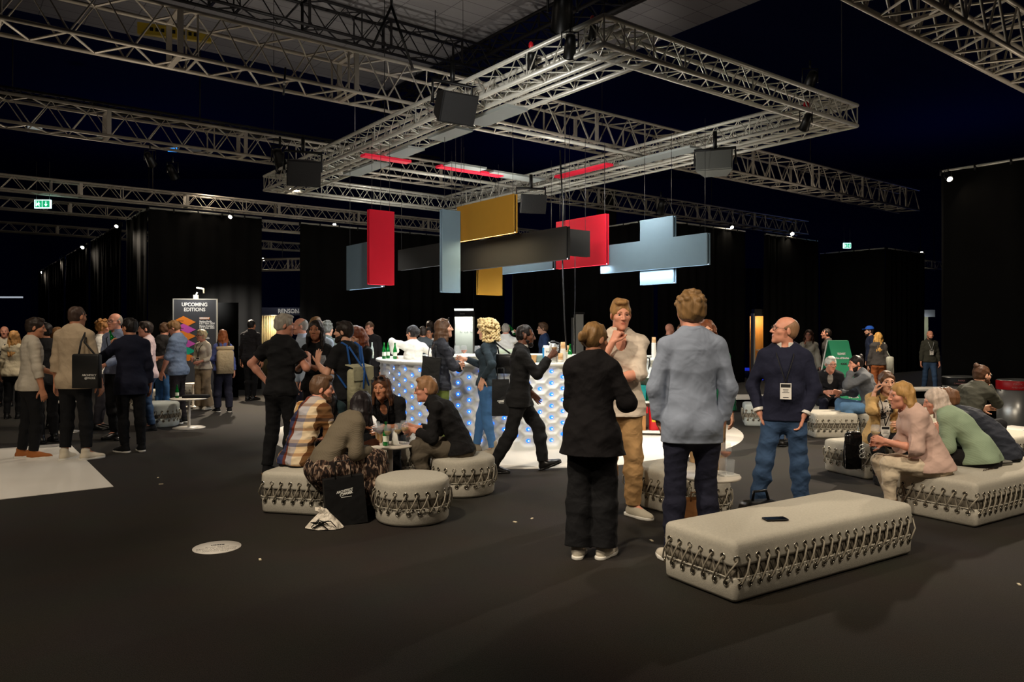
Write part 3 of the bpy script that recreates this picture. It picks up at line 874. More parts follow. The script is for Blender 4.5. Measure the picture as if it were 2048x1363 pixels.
# ---------------------------------------------------------------- drapes
def drape(name, p, q, z1, label, m=None, z0=0.0, amp=0.055, per=0.42, rail=True, seed=1, group=None):
    p, q = np.array(p, float), np.array(q, float); d = q - p; L = np.linalg.norm(d); u = d / L; n = np.array((-u[1], u[0]))
    root = thing(name, label, 'curtain', (p[0], p[1], 0), 0, group)
    rs = random.Random(seed); k = max(8, int(L / 0.07)); vs = []; ph = rs.uniform(0, 6); zs = [z0 + 0.01, z0 + (z1 - z0) * 0.35, z0 + (z1 - z0) * 0.75, z1]
    for j, z in enumerate(zs):
        for i in range(k + 1):
            s = L * i / k
            a = amp * (0.6 + 0.4 * math.sin(s * 1.3 + ph)) * (1.0, 0.95, 0.8, 0.55)[j]
            o_ = a * math.sin(s / per * 6.28 + ph + 0.6 * math.sin(s * 0.9 + j * 0.3)) + 0.02 * math.sin(s * 7 + j)
            pt = u * s + n * o_
            vs.append((pt[0], pt[1], z))
    fs = []
    for j in range(len(zs) - 1):
        for i in range(k):
            fs.append((j * (k + 1) + i, j * (k + 1) + i + 1, (j + 1) * (k + 1) + i + 1, (j + 1) * (k + 1) + i))
    mb = MB(); mb.add(vs, fs, 0, True)
    o = mb.build('fabric', m or m_black_drape, root)
    md = o.modifiers.new('thick', 'SOLIDIFY'); md.thickness = 0.012
    if rail:
        mb = MB(); mb.tube([(0, 0, z1 + 0.02), (d[0], d[1], z1 + 0.02)], 0.028, 6)
        for i in range(int(L / 0.6) + 1):
            t = u * (i * 0.6)
            mb.tube([(t[0], t[1], z1 - 0.06), (t[0], t[1], z1 + 0.06)], 0.034, 5, mi=1)
        mb.build('rail', [m_alu, m_blk], root)
    return root
HC = 4.70
K1 = np.array((-9.19, 18.93)); K2 = np.array((-6.11, 21.6)); K4 = np.array((3.99, 20.9)); K6 = np.array((14.05, 28.2)); K7 = np.array((8.37, 14.6))
drape('stage_curtain', K1, along(K1, U, 2.865), HC, 'black drape wall behind the upcoming editions board', seed=2)
left_segs = [(0.14, 2.775), (3.505, 8.86), (9.63, 15.25), (15.87, 21.0), (21.6, 26)]
ll = ['short black side drape next to the upcoming editions wall', 'wide black drape panel second along the receding aisle wall', 'black drape panel third along the receding aisle wall',
      'black drape panel fourth along the receding aisle wall', 'black drape panel at the far end of the receding aisle wall']
for i, (a, b) in enumerate(left_segs): drape('stage_curtain', along(K1, W, a), along(K1, W, b), HC, ll[i], seed=5 + i, group='black aisle wall drapes')
for i, t in enumerate((3.1, 9.25, 15.5, 21.3)):
    p = along(along(K1, W, t), np.array((1.0, 0)), 0.45)
    o = MB().box((p[0], p[1], 1.5), (0.10, 0.05, 3.0), YAW_U).build('booth_side_panel', m_white_gloss)  # white strip put in for the light showing through the drape gap
    tag(o, ['white booth post showing between the first and second aisle drapes', 'white booth post showing between the second and third aisle drapes', 'white booth post between the third and fourth aisle drapes', 'white booth post beside the last aisle drape'][i], 'panel', 'white booth posts between aisle drapes')
drape('stage_curtain', K2, along(K2, U, 5.28), HC, 'black drape wall behind the bar, between the booth sign and the lit doorway', seed=11)
drape('stage_curtain', along(K2, U, 6.08), along(K2, U, 7.35), HC, 'black drape right beside the lit white doorway, behind the curly blond hair'.replace('right ', ''), seed=12)
drape('stage_curtain', along(K2, U, 5.28), along(K2, U, 6.08), HC, 'short black drape hanging above the lit white doorway', z0=2.36, seed=13)
drape('stage_curtain', K4, along(K4, W, 6.6), HC, 'black drape side wall behind the crossed hanging panels', seed=14)
drape('stage_curtain', along(K4, U, 0.14), along(K4, U, 4.15), HC, 'black drape wall ending at the wooden booth', seed=15)
drape('stage_curtain', along(K4, U, 5.2), along(K4, U, 8.3), HC, 'black drape wall starting just beyond the wooden booth', seed=16)
drape('stage_curtain', K6, along(K6, W, 2.62), HC, 'black drape side wall behind the blue baseball cap', seed=17)
drape('stage_curtain', along(K6, U, 0.14), along(K6, U, 3.2), HC, 'far black drape wall next to the walking man in jeans', seed=18)
drape('stage_curtain', K7, along(K7, -W, 5.5), HC, 'big black drape wall behind the steel waste bins', seed=19)
drape('stage_curtain', along(K7, U, 0.16), along(K7, U, 3.0), HC, 'return of the big black drape wall behind the waste bins', seed=20)
p = np.array((xat(1213, 23.6), 23.6)); drape('masking_drape', along(p, np.array((1, 0.0)), -0.31), along(p, np.array((1, 0.0)), 0.31), 6.1, 'narrow tall black masking drape rising above the red hanging panel', z0=2.4, amp=0.02, rail=False, seed=21)
p = np.array((xat(1478, 31), 31)); drape('stage_curtain', p, p + np.array((1.7, 0.3)), 4.2, 'deep blue drape in the gap before the wooden booth', m=m_navy_drape, seed=22, rail=False)

# ---------------------------------------------------------------- trusses
def truss_mesh(L, h, w, cr, br, pitch, plates=()):
    """chords and lattice of a box truss along +X, standing on z = 0, w wide in y"""
    ch, la = MB(), MB()
    for y in (0, w):
        for z in (0, h): ch.tube([(0, y, z), (L, y, z)], cr * 1.12, 8)
    n = max(1, int(round(L / pitch))); p = L / n
    for i in range(n):
        a, m_, b = i * p, (i + 0.5) * p, (i + 1) * p
        for y in (0, w): la.tube([(a, y, 0), (m_, y, h), (b, y, 0)], br, 4, cap=False)
        la.tube([(a, 0, h), (m_, w, h), (b, 0, h)], br, 4, cap=False)
        la.tube([(a, 0, 0), (m_, w, 0), (b, 0, 0)], br, 4, cap=False)
    for x in plates:
        for y in (0, w): la.box((x, y, h / 2), (0.07, 0.03, h))
        for z in (0, h): la.box((x, w / 2, z), (0.07, w, 0.03))
    k = 0.0
    while k <= L + 0.01:
        for y in (0, w): la.tube([(min(k, L), y, 0), (min(k, L), y, h)], br, 4, cap=False)
        for z in (0, h): la.tube([(min(k, L), 0, z), (min(k, L), w, z)], br, 4, cap=False)
        k += pitch * 3
    return ch, la
def truss(label, p, t0, t1, zb, h, w, d=U, m=m_alu_old, cr=0.025, br=0.013, pitch=0.5, group='overhead lighting trusses', name='lighting_truss'):
    q = along(p, d, t0); root = thing(name, label, 'truss', (q[0], q[1], zb), math.atan2(d[1], d[0]), group)
    L = t1 - t0
    ch, la = truss_mesh(L, h, w, cr, br, pitch, [x for x in np.arange(1.2, L, 2.4)])
    c = ch.build('chord', m, root); la.build('lattice', m, root)
    for x in (L * 0.2, L * 0.8): MB().tube([(x, w / 2, h), (x, w / 2, h + 1.5)], 0.012, 5).build('hanging_chain', m_steel_dark, root)
    return root
ZB = CAM_H + 3.1
ZA = CAM_H + 3.45; ZC = CAM_H + 3.2
tA = np.array((xat(520, 10.0), 10.0))
truss('nearest heavy aluminium box truss crossing over the bar', tA, -7, 19.0, ZA, 0.58, 0.58, br=0.017, pitch=0.69)
tB = np.array((xat(0, 12.31), 12.31))
truss('second heavy box truss from the camera, passing behind the hanging frame', tB, -2, 24.0, ZA, 0.46, 0.46, br=0.015, pitch=0.6)
truss('thin dark catwalk truss just beyond the second heavy truss', along(tB, W, 1.5), -2, 9.4, ZA + 0.8, 0.16, 0.3, m=m_steel_dark, br=0.008, pitch=0.4)
tC = np.array((xat(0, 16.88), 16.88))
truss('third box truss, above the upcoming editions drape', tC, -2, 24, ZC, 0.32, 0.31, pitch=0.5)
tD = np.array((xat(0, 19.55), 19.55))
truss('fourth box truss, behind the green exit sign', tD, -2, 26, ZC, 0.29, 0.29, pitch=0.5)
tE = np.array((xat(0, 24.05), 24.05))
truss('fifth and farthest long box truss over the aisle', tE, -2, 24, ZC, 0.29, 0.29, pitch=0.5)
tF = np.array((6.63, 9.7))
truss('short heavy box truss in the upper corner above the seated group', along(tF, W, -0.46), -4.6, 2.5, ZB, 0.52, 0.46, br=0.016, pitch=0.55)
pG = np.array((xat(515, 27), 27.0)); truss('small box truss crossing between the drapes beside the booth sign', pG, 0, 4.5, zat(540, 27), 0.4, 0.3, d=np.array((0.98, -0.2)))
pH = np.array((xat(1838, 31.5), 31.5)); truss('short truss stub next to the far drape corner', pH, 0, 2.2, zat(533, 31.5), 0.32, 0.3)
pI = np.array((xat(430, 18.2), 18.2)); truss('black steel roof truss under the pale ceiling', pI, -6, 9.5, CAM_H + 8, 0.75, 0.5, m=m_steel_dark, cr=0.04, br=0.022, pitch=1.1, group='black roof steelwork', name='roof_truss')
pI = np.array((xat(1060, 23), 23.0)); truss('black service catwalk in the dark ceiling gap', pI, -5.0, 9.0, CAM_H + 8.6, 0.5, 0.8, d=W, m=m_steel_dark, cr=0.05, br=0.03, pitch=1.0, group='black roof steelwork', name='roof_truss')

# the hanging rectangular frame over the bar
FN = np.array((0.935, 7.60)); FZ0, FH = CAM_H + 2.90, 0.29
FR = along(FN, U, 5.0); FL = along(FN, W, 10.0)
frame = thing('truss_frame', 'bright rectangular aluminium truss frame hanging over the bar', 'truss', (FN[0], FN[1], FZ0), YAW_U)
def beam(x0, y0, L, rz):
    ch, la = truss_mesh(L, FH, FH, 0.026, 0.0095, 0.42)
    c = ch.build('truss_beam', m_alu, frame); c.location = (x0, y0, 0); c.rotation_euler = (0, 0, rz)
    la.build('lattice', m_alu, c)
beam(0, 0, 5.0, 0); beam(0, 10 - FH, 5.0, 0)
for x in (FH, 0.74, 5.0, 5.0 - 0.45): beam(x, 0, 10.0, PI / 2)
for t in (3.2, 6.6):
    MB().tube([(0.2, t, 0.02), (4.9, t, 0.02)], 0.032, 8).build('cross_tube', m_alu, frame)
wr = MB()
for (a, b) in ((0.15, 0.15), (4.85, 0.15), (0.15, 9.85), (4.85, 9.85), (0.15, 5), (4.85, 5)): wr.tube([(a, b, FH), (a, b, 7.6)], 0.006, 5)
wr.build('steel_wire', m_steel_dark, frame)
def fpt(x, y, z=0.0):
    q = along(along(FN, U, x), W, y); return Vector((q[0], q[1], FZ0 + z))

def fbox(name, label, cat, x, y, z, dx, dy, dz, m, group=None, tilt=0):
    o = MB().box((0, 0, 0), (dx, dy, dz)).build(name, m); q = fpt(x, y, z); o.location = q; o.rotation_euler = (0, tilt, YAW_U)
    return tag(o, label, cat, group)
m_grey_panel = mat('grey_felt', (150, 156, 154), 0.9, bump=0.2, bscale=300)
m_red_felt = mat('red_felt', (214, 10, 44), 0.85, bump=0.2, bscale=300, var=0.05)
m_blue_felt = mat('blue_grey_felt', (112, 136, 152), 0.9, bump=0.2, bscale=300, var=0.05)
m_ochre_felt = mat('ochre_felt', (176, 128, 34), 0.9, bump=0.2, bscale=300, var=0.05)
m_char_felt = mat('charcoal_felt', (27, 25, 22), 0.9, bump=0.2, bscale=300, var=0.05)
m_led_white = mat('led_white', (240, 246, 255), 0.3, emit=(236, 244, 255), estr=9)
m_led_warm = mat('led_warm', (255, 236, 190), 0.3, emit=(255, 232, 180), estr=9)
m_wire = mat('wire_grey', (70, 70, 72), 0.4, metal=0.5)
# grey and red acoustic boards lying flat under the frame
flat = [(0.50, 2.55, 0.34, 0.95, 'grey', 'long grey board under the frame, nearest its near corner'), (0.52, 3.7, 0.30, 0.75, 'grey', 'grey board tucked beside the biggest speaker'),
        (0.55, 5.05, 0.30, 0.7, 'grey', 'grey board under the frame past the biggest speaker'), (0.62, 6.6, 0.3, 1.2, 'grey', 'grey board under the middle of the long frame side'),
        (1.9, 5.4, 0.75, 0.34, 'grey', 'short grey board hanging inside the frame'), (3.1, 5.5, 1.2, 0.34, 'grey', 'longer grey board inside the frame near the wall of red boards'),
        (4.0, 2.8, 0.3, 1.5, 'grey', 'grey board under the far long side of the frame')]
for (x, y, dx, dy, c, lab) in flat: fbox('hanging_board', lab, 'board', x, y, -0.06, dx, dy, 0.035, m_grey_panel, 'flat grey acoustic boards')
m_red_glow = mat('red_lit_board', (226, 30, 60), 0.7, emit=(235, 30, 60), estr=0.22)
def redboard(x, y, ln, along_w, lab):
    o = MB().box((0, 0, 0), (ln, 0.17, 0.04)).build('hanging_board', m_red_glow); q = fpt(x, y, -0.075); o.location = q; o.rotation_euler = (0, 0, YAW_U + (PI / 2 if along_w else 0)); tag(o, lab, 'board', 'flat red acoustic boards')
redboard(0.50, 5.60, 0.85, False, 'short red lit board, farthest of the flat red boards')
redboard(2.15, 5.56, 1.35, False, 'long red lit board in the middle of the hanging frame')
redboard(3.72, 4.33, 1.35, True, 'red lit board running under the far long side of the frame')

# ---------------------------------------------------------------- the hanging colour panels
def panel(label, px0, px1, ytl, ybl, d0, axis, m, led='b', lm=None, th=0.06, refright=False, hh=None):
    """felt panel; px0 is the reference edge, at depth d0, running along axis to px1"""
    dv = {'u': U, 'w': -W}[axis]
    p0 = np.array((xat(px0, d0), d0)); q = (px1 - CX) / FPX
    t = (q * p0[1] - p0[0]) / (dv[0] - q * dv[1])
    zt, zb = zat(ytl, d0), zat(ybl, d0)
    root = thing('felt_board', label, 'board', (p0[0], p0[1], zb), math.atan2(dv[1], dv[0]) if t > 0 else math.atan2(-dv[1], -dv[0]), 'coloured felt panels over the bar')
    L, H = abs(t), zt - zb
    MB().box((L / 2, 0, H / 2), (L, 0.022, H)).build('front_board', m, root)
    MB().box((L / 2, 0.052, H / 2), (L, 0.022, H)).build('back_board', m, root)
    MB().box((L / 2, 0.026, H / 2), (L - 0.03, 0.032, H - 0.03)).build('core', m_blk, root)
    if led: MB().box((L / 2, 0.026, 0.012), (L - 0.04, 0.028, 0.014)).build('led_strip', lm or m_led_white, root)
    for x in (0.06, L - 0.06): MB().tube([(x, 0.026, H), (x, 0.026, FZ0 + 0.02 - zb if FZ0 - zb > H else H + 1.2)], 0.003, 4).build('hanging_wire', m_wire, root)
    if led:
        la = bpy.data.lights.new('panel_led', 'AREA'); la.shape = 'RECTANGLE'; la.size = max(0.1, L - 0.05); la.size_y = 0.03; la.energy = 11 * L
        la.color = (1.0, 0.82, 0.5) if lm is m_led_warm else (0.85, 0.93, 1.0)
        lo = bpy.data.objects.new('panel_led', la); COL.objects.link(lo); lo.parent = root; lo.location = (L / 2, 0.026, -0.012)
    return root
panel('tall red panel, the reddest upright one over the bottles', 738, 788, 418, 568, 11.0, 'u', m_red_felt, led='b')
panel('blue-grey panel half hidden behind the tall red panel', 694, 762, 492, 580, 12.6, 'w', m_blue_felt)
panel('long charcoal panel between the tall red and the tall blue-grey panel', 797, 905, 500, 541, 13.6, 'w', m_char_felt)
panel('tall narrow blue-grey panel next to the ochre panel', 884, 920, 418, 584, 10.9, 'u', m_blue_felt)
panel('big charcoal panel beneath the wide ochre panel', 921, 1133, 487, 542, 12.0, 'w', m_char_felt)
panel('wide ochre panel, highest over the bar', 915, 1028, 414, 484, 11.4, 'w', m_ochre_felt, lm=m_led_warm)
panel('small upright ochre panel under the big charcoal panel', 957, 1004, 500, 589, 12.9, 'u', m_ochre_felt, lm=m_led_warm)
panel('blue-grey panel whose lower edge shows under the big charcoal panel', 985, 1105, 500, 550, 14.2, 'w', m_blue_felt)
panel('wide red panel behind the charcoal panel end', 1113, 1212, 444, 538, 12.6, 'w', m_red_felt)
panel('short charcoal panel in front of the wide red panel', 1135, 1179, 457, 510, 10.7, 'u', m_char_felt, led=None)
panel('long blue-grey panel lying crosswise', 1202, 1415, 492, 547, 11.9, 'w', m_blue_felt)
panel('upright blue-grey panel crossing behind the long one', 1281, 1347, 441, 570, 11.38, 'w', m_blue_felt)

# ---------------------------------------------------------------- speakers, fixtures, cables
def speaker(px, py, d, w, h, yaw, pitch, label, m=m_blk):
    root = thing('loudspeaker', label, 'speaker', (xat(px, d), d, zat(py, d)), yaw, 'loudspeakers on the truss frame')
    R = Matrix.Rotation(pitch, 3, 'X')
    f = h * 0.5
    vs = [(-w / 2, -f, -h / 2), (w / 2, -f, -h / 2), (w * 0.32, f, -h * 0.36), (-w * 0.32, f, -h * 0.36), (-w / 2, -f, h / 2), (w / 2, -f, h / 2), (w * 0.32, f, h * 0.36), (-w * 0.32, f, h * 0.36)]
    MB().add([R @ Vector(v) for v in vs], [(0, 3, 2, 1), (4, 5, 6, 7), (0, 1, 5, 4), (1, 2, 6, 5), (2, 3, 7, 6), (3, 0, 4, 7)]).build('cabinet', m, root)
    g = MB(); g.box((0, 0, 0), (w * 0.94, 0.02, h * 0.92)); g.v = [tuple(R @ Vector((v[0], v[1] - f - 0.012, v[2]))) for v in g.v]
    g.build('grille', mat('speaker_grille', (20, 20, 21), 0.75, bump=0.8, bscale=160, bdist=0.004) if m is m_blk else m, root)
    b = MB(); b.tube([(-w * 0.5 - 0.03, 0, 0), (-w * 0.5 - 0.03, 0, h * 0.75), (w * 0.5 + 0.03, 0, h * 0.75), (w * 0.5 + 0.03, 0, 0)], 0.022, 6); b.tube([(0, 0, h * 0.75), (0, 0, h * 0.75 + 0.25)], 0.03, 6)
    b.build('hanging_bracket', m_blkmetal, root)
    return root
speaker(905, 212, 8.9, 0.46, 0.36, 0.55, 0.42, 'biggest black loudspeaker hanging in front of the frame side')
speaker(606, 342, 12.6, 0.55, 0.43, 0.35, 0.40, 'black loudspeaker near the far frame corner above the red upright panel')
speaker(1430, 330, 10.6, 0.50, 0.30, -0.35, -0.25, 'pale-lit loudspeaker hanging under the frame over the crossed panels', mat('grey_speaker', (120, 122, 118), 0.7, bump=0.4, bscale=150))  # black cabinet; the pale light on it is put into the colour
speaker(1062, 405, 13.5, 0.48, 0.34, 0.25, 0.3, 'dim loudspeaker just behind the wide ochre panel')

def fixture(px, py, d, label, tilt=0.9, yaw=0.0, sc=1.0, lit=False, name='stage_light', red=False, group='stage lights on the rig'):
    root = thing(name, label, 'light', (xat(px, d), d, zat(py, d)), yaw, group)
    R = Matrix.Rotation(tilt, 4, 'X')
    b = MB(); b.lathe([(0.0, 0.19), (0.06, 0.17), (0.075, 0.05), (0.085, -0.12), (0.095, -0.13), (0.075, -0.11), (0.0, -0.10)], n=12, cap=False)
    o = b.build('lamp_body', m_blkmetal, root); o.matrix_local = R @ Matrix.Scale(sc, 4)
    l = MB(); l.lathe([(0.078, -0.115), (0.0, -0.125)], n=12, cap=False)
    o2 = l.build('lamp_lens', mat('lamp_lit', (255, 244, 220), 0.2, emit=(255, 240, 212), estr=60) if lit else mat('lamp_glass', (60, 62, 66), 0.1), root); o2.matrix_local = R @ Matrix.Scale(sc, 4)
    y = MB(); y.tube([(-0.11 * sc, 0, 0), (-0.11 * sc, 0, 0.2 * sc), (0.11 * sc, 0, 0.2 * sc), (0.11 * sc, 0, 0)], 0.012 * sc, 5); y.tube([(0, 0, 0.2 * sc), (0, 0, 0.32 * sc)], 0.016 * sc, 5)
    y.build('hanging_yoke', m_blkmetal, root)
    if red: MB().ball((0, 0, 0.3 * sc), (0.05 * sc, 0.05 * sc, 0.08 * sc)).build('plug', mat('red_plug', (200, 30, 40), 0.4), root)
    return root
fixture(1140, 95, 7.9, 'black stage light near the closest frame corner', sc=0.8)
fixture(1612, 245, 9.9, 'black stage light with red plug near the outer frame corner', sc=0.75, red=True)
fixture(1062, 122, 8.6, 'stage light with red plug inside the long frame side', sc=0.6, red=True)
fixture(1185, 66, 7.9, 'red plugged stage light right in the closest frame corner'.replace('right ', ''), sc=0.5, red=True)
fixture(560, 322, 14.8, 'black stage light hanging beside the far frame corner', sc=1.5)
fixture(300, 320, 13.5, 'black stage light hanging under the second heavy truss', sc=0.9)
fixture(1125, 25, 9.0, 'dark moving head light hanging over the closest frame corner', sc=1.6)
fixture(1620, 165, 10.9, 'dark stage light standing on the frame near its outer corner', sc=1.0)
fixture(345, 345, 18.0, 'dark stage light on the third truss', sc=1.2)
fixture(1322, 415, 17.0, 'dark stage light on the second heavy truss above the crossed panels', sc=1.1)
lit = [(462, 431, K1, 1.9, 'u'), (670, 447, K2, 2.0, 'u'), (235, 450, None, 21.3, ''), (167, 492, None, 26.9, ''), (123, 521, None, 33.2, ''), (86, 543, None, 38.5, ''),
       (1463, 452, None, 23.0, ''), (1583, 465, None, 25.0, ''), (1896, 355, None, 14.3, ''), (528, 516, None, 28, ''), (1841, 503, None, 31.0, '')]
LIT = []
ln = ['glowing floodlight on the drape rail above the upcoming editions board', 'glowing floodlight on the drape rail above the grey-haired man', 'nearest glowing floodlight on the receding aisle rail', 'second glowing floodlight on the receding aisle rail',
      'third glowing floodlight on the receding aisle rail', 'farthest glowing floodlight on the receding aisle rail', 'glowing floodlight above the drape end next to the crossed panels', 'glowing floodlight over the drape beyond the wooden booth',
      'brightest floodlight on the corner of the big drape by the bins', 'small floodlight on the truss between the two drape walls', 'tiny floodlight on the far drape corner']
for i, (px, py, K, d, ax) in enumerate(lit):
    if K is not None:
        p = along(K, U, d); d = p[1] - 0.25
    LIT.append(fixture(px, py, d, ln[i], tilt=-0.95, lit=True, sc=0.62 * (1.0 if d < 25 else 1.25), name='floodlight', group='floodlights on the drape rails'))

def hang_cable(label, pts, r=0.008, m=m_blk, cat='cable', name='hanging_cable', group=None):
    return tag(MB().tube(pts, r, 6).build(name, m), label, cat, group)
d = 10.3
hang_cable('black cable drooping from the frame beside the short charcoal panel', [(xat(1120, d), d, zat(300, d)), (xat(1126, d), d, zat(420, d)), (xat(1125, d), d, zat(520, d)), (xat(1129, d), d, zat(640, d)), (xat(1133, d), d, zat(700, d))], 0.010)
d = 11.2
hang_cable('thin cable hanging behind the short charcoal panel', [(xat(1150, d), d, zat(500, d)), (xat(1150, d), d, zat(600, d)), (xat(1147, d), d, zat(690, d))], 0.006)
d = 10.4
sl = MB(); tp = (xat(783, d), d, zat(12, d)); sl.tube([tp, (xat(748, d), d - 0.1, zat(98, d))], 0.02, 6); sl.tube([tp, (xat(822, d), d + 0.2, zat(128, d))], 0.02, 6); sl.tube([tp, (tp[0], tp[1], tp[2] + 1.6)], 0.025, 6)
tag(sl.build('lifting_sling', m_blk), 'black V-shaped lifting sling holding the nearest heavy truss', 'sling')
for i, (px, y0, y1, d, lab) in enumerate(((571, 135, 190, 9.6, 'cable with a white tag hanging from the nearest heavy truss'),)):
    o = hang_cable(lab, [(xat(px, d), d, zat(y0, d)), (xat(px - 4, d), d, zat(y1, d))], 0.014)
    MB().box((xat(px - 2, d), d - 0.02, zat(167, d)), (0.03, 0.01, 0.05)).build('paper_tag', m_white_gloss, o)

# crane beam, far windows, exit signs
d = 15.0
cr = thing('crane_beam', 'yellow crane beam seen through the nearest heavy truss', 'crane', (xat(350, d), d, zat(66, d)), YAW_U - 0.3)
MB().box((0, 0, 0), (1.35, 0.1, 0.22)).build('beam', mat('crane_yellow', (176, 150, 40), 0.6), cr)
q = MB()
for i in range(9): q.box((-0.42 + i * 0.1, -0.056, 0.0), (0.06, 0.01, 0.07))
q.build('lettering', m_blk, cr)
wd = [(70, 258, 26, 13, (190, 196, 190), 0.35, 'small lit window high on the far wall, beside the truss start'), (205, 276, 20, 10, (120, 130, 120), 0.3, 'dim lit window in the middle of the far upper windows'), (345, 299, 17, 9, (40, 140, 240), 1.4, 'small bright blue screen high on the far wall'), (390, 303, 24, 10, (110, 108, 104), 0.2, 'dim grey window next to the blue screen')]
for i, (px, py, w, h, c, st, lab) in enumerate(wd):
    d = 34.5; o = MB().box((xat(px, d), d, zat(py, d)), (w / FPX * d, 0.05, h / FPX * d), 0.2).build('upper_window', mat('window_glow_%d' % i, (20, 20, 20), 0.4, emit=c, estr=st)); tag(o, lab, 'window', 'far upper windows')
d = 33.0; o = MB().box((xat(20, d), d, zat(594, d)), (1.1, 0.08, 0.07)).build('tube_light', mat('tube_glow', (220, 224, 230), 0.4, emit=(210, 220, 235), estr=0.5)); tag(o, 'dim fluorescent tube far down the aisle', 'light')
m_exit = mat('exit_green', (30, 150, 90), 0.4, emit=(28, 168, 112), estr=1.0); m_exit_w = mat('exit_white', (235, 255, 245), 0.4, emit=(190, 255, 246), estr=2.4)
def exit_sign(px, py, d, w, h, label):
    root = thing('exit_sign', label, 'sign', (xat(px, d), d, zat(py, d)), 0, 'green exit signs')
    MB().box((0, 0, 0), (w, 0.05, h)).build('housing', m_exit_w, root)
    k = MB()
    for sx in (-1, 1): k.box((sx * w * 0.235, -0.028, 0), (w * 0.43, 0.01, h * 0.8))
    k.build('sign_face', m_exit, root)
    g = MB(); y = -0.036
    def P(pts): g.add([(a * w, y, b * h) for a, b in pts], [tuple(range(len(pts)))])
    P([(0.21, 0.28), (0.21, -0.02), (0.13, -0.02), (0.235, -0.3), (0.34, -0.02), (0.26, -0.02), (0.26, 0.28)])
    P([(-0.40, -0.3), (-0.40, 0.3), (-0.34, 0.3), (-0.34, -0.3)])
    P([(-0.27, 0.20), (-0.21, 0.28), (-0.15, 0.20), (-0.21, 0.12)]); P([(-0.30, 0.06), (-0.20, 0.1), (-0.10, -0.02), (-0.16, -0.06), (-0.22, -0.02), (-0.12, -0.3), (-0.18, -0.3), (-0.26, -0.1), (-0.34, -0.26), (-0.36, -0.2)])
    g.build('pictogram', m_exit_w, root)
    for sx in (-0.4, 0.4): MB().tube([(w * sx, 0, h / 2), (w * sx, 0, h / 2 + 0.9)], 0.006, 4).build('hanging_wire', m_wire, root)
exit_sign(86, 408, 17.6, 0.38, 0.20, 'glowing green exit sign under the third truss above the aisle')
exit_sign(1694, 491, 27.0, 0.27, 0.19, 'small distant exit sign over the drape by the green A-frame board')
# ---------------------------------------------------------------- the bar
BC = np.array((-0.02, 12.25)); BR = 2.12
m_bar = mat('white_bubble_panel', (228, 230, 226), 0.38, var=0.03, vscale=3)
m_led_blue = mat('led_blue', (40, 120, 255), 0.3, emit=(30, 110, 255), estr=2.0)
m_led_core = mat('led_core', (200, 230, 255), 0.3, emit=(190, 224, 255), estr=7)
m_counter = mat('white_counter', (236, 236, 228), 0.25)
bar = thing('bar_counter', 'round white bar with bubbled front and blue lights', 'bar', (BC[0], BC[1], 0.0))
A0, A1 = math.radians(-205), math.radians(-62.3)
PX, PZ = 0.168, 0.157
def cell_centres():
    out = []; c = 0; n = int((A1 - A0) * BR / PX)
    for c in range(n + 1):
        a = A1 - 0.05 - c * PX / BR
        for k in range(7): out.append((a, 0.145 + (k + (0.5 if c % 2 else 0.0)) * PZ - 0.02, c, k))
    return out
CC = cell_centres()
def bubble_panel():
    na, nz = 400, 96
    aa = np.linspace(A0, A1, na); zz = np.linspace(0.0, 1.145, nz)
    Ag, Zg = np.meshgrid(aa, zz, indexing='ij'); best = np.full(Ag.shape, 9.0)
    for (a, z, c, k) in CC:
        dx = (Ag - a) * BR; dz = Zg - z
        # hexagon-like distance
        ax, az = np.abs(dx) / (PX * 0.66), np.abs(dz) / (PZ * 0.5)
        q = np.sqrt(ax ** 2 + az ** 2) * 0.55 + 0.45 * np.maximum(az, ax * 0.75 + az * 0.5)
        best = np.minimum(best, q)
    t = np.clip(best, 0, 1.0)
    h = 0.066 * (t ** 1.6) - 0.066 - 0.006 * np.exp(-(t / 0.22) ** 2)
    edge = np.clip((0.075 - Zg) / 0.05, 0, 1); h = h * (1 - edge)
    top = np.clip((Zg - 1.115) / 0.025, 0, 1); h = h * (1 - top)
    r = BR + h
    V = np.stack([r * np.cos(Ag), r * np.sin(Ag), Zg], -1).reshape(-1, 3)
    i = np.arange(na - 1)[:, None] * nz + np.arange(nz - 1)[None]
    Q = np.stack([i, i + nz, i + nz + 1, i + 1], -1).reshape(-1, 4)
    return link('bubble_front', np_mesh('bubble_front', V, Q), m_bar, bar)
bubble_panel()
MB().lathe([(BR - 0.095, 0.0), (BR - 0.095, 1.145)], n=60, a0=A0, a1=A1).build('back_skin', m_counter, bar)
e = MB()
for a in (A1,): e.box(((BR - 0.06) * math.cos(a), (BR - 0.06) * math.sin(a), 0.57), (0.14, 0.03, 1.14), a)
e.build('end_panel', m_counter, bar)
MB().lathe([(BR - 0.26, 1.145), (BR + 0.045, 1.145), (BR + 0.055, 1.155), (BR + 0.055, 1.178), (BR + 0.045, 1.188), (BR - 0.26, 1.188), (BR - 0.26, 1.145)], n=80, a0=A0, a1=A1 + 0.012).build('counter_top', m_counter, bar)
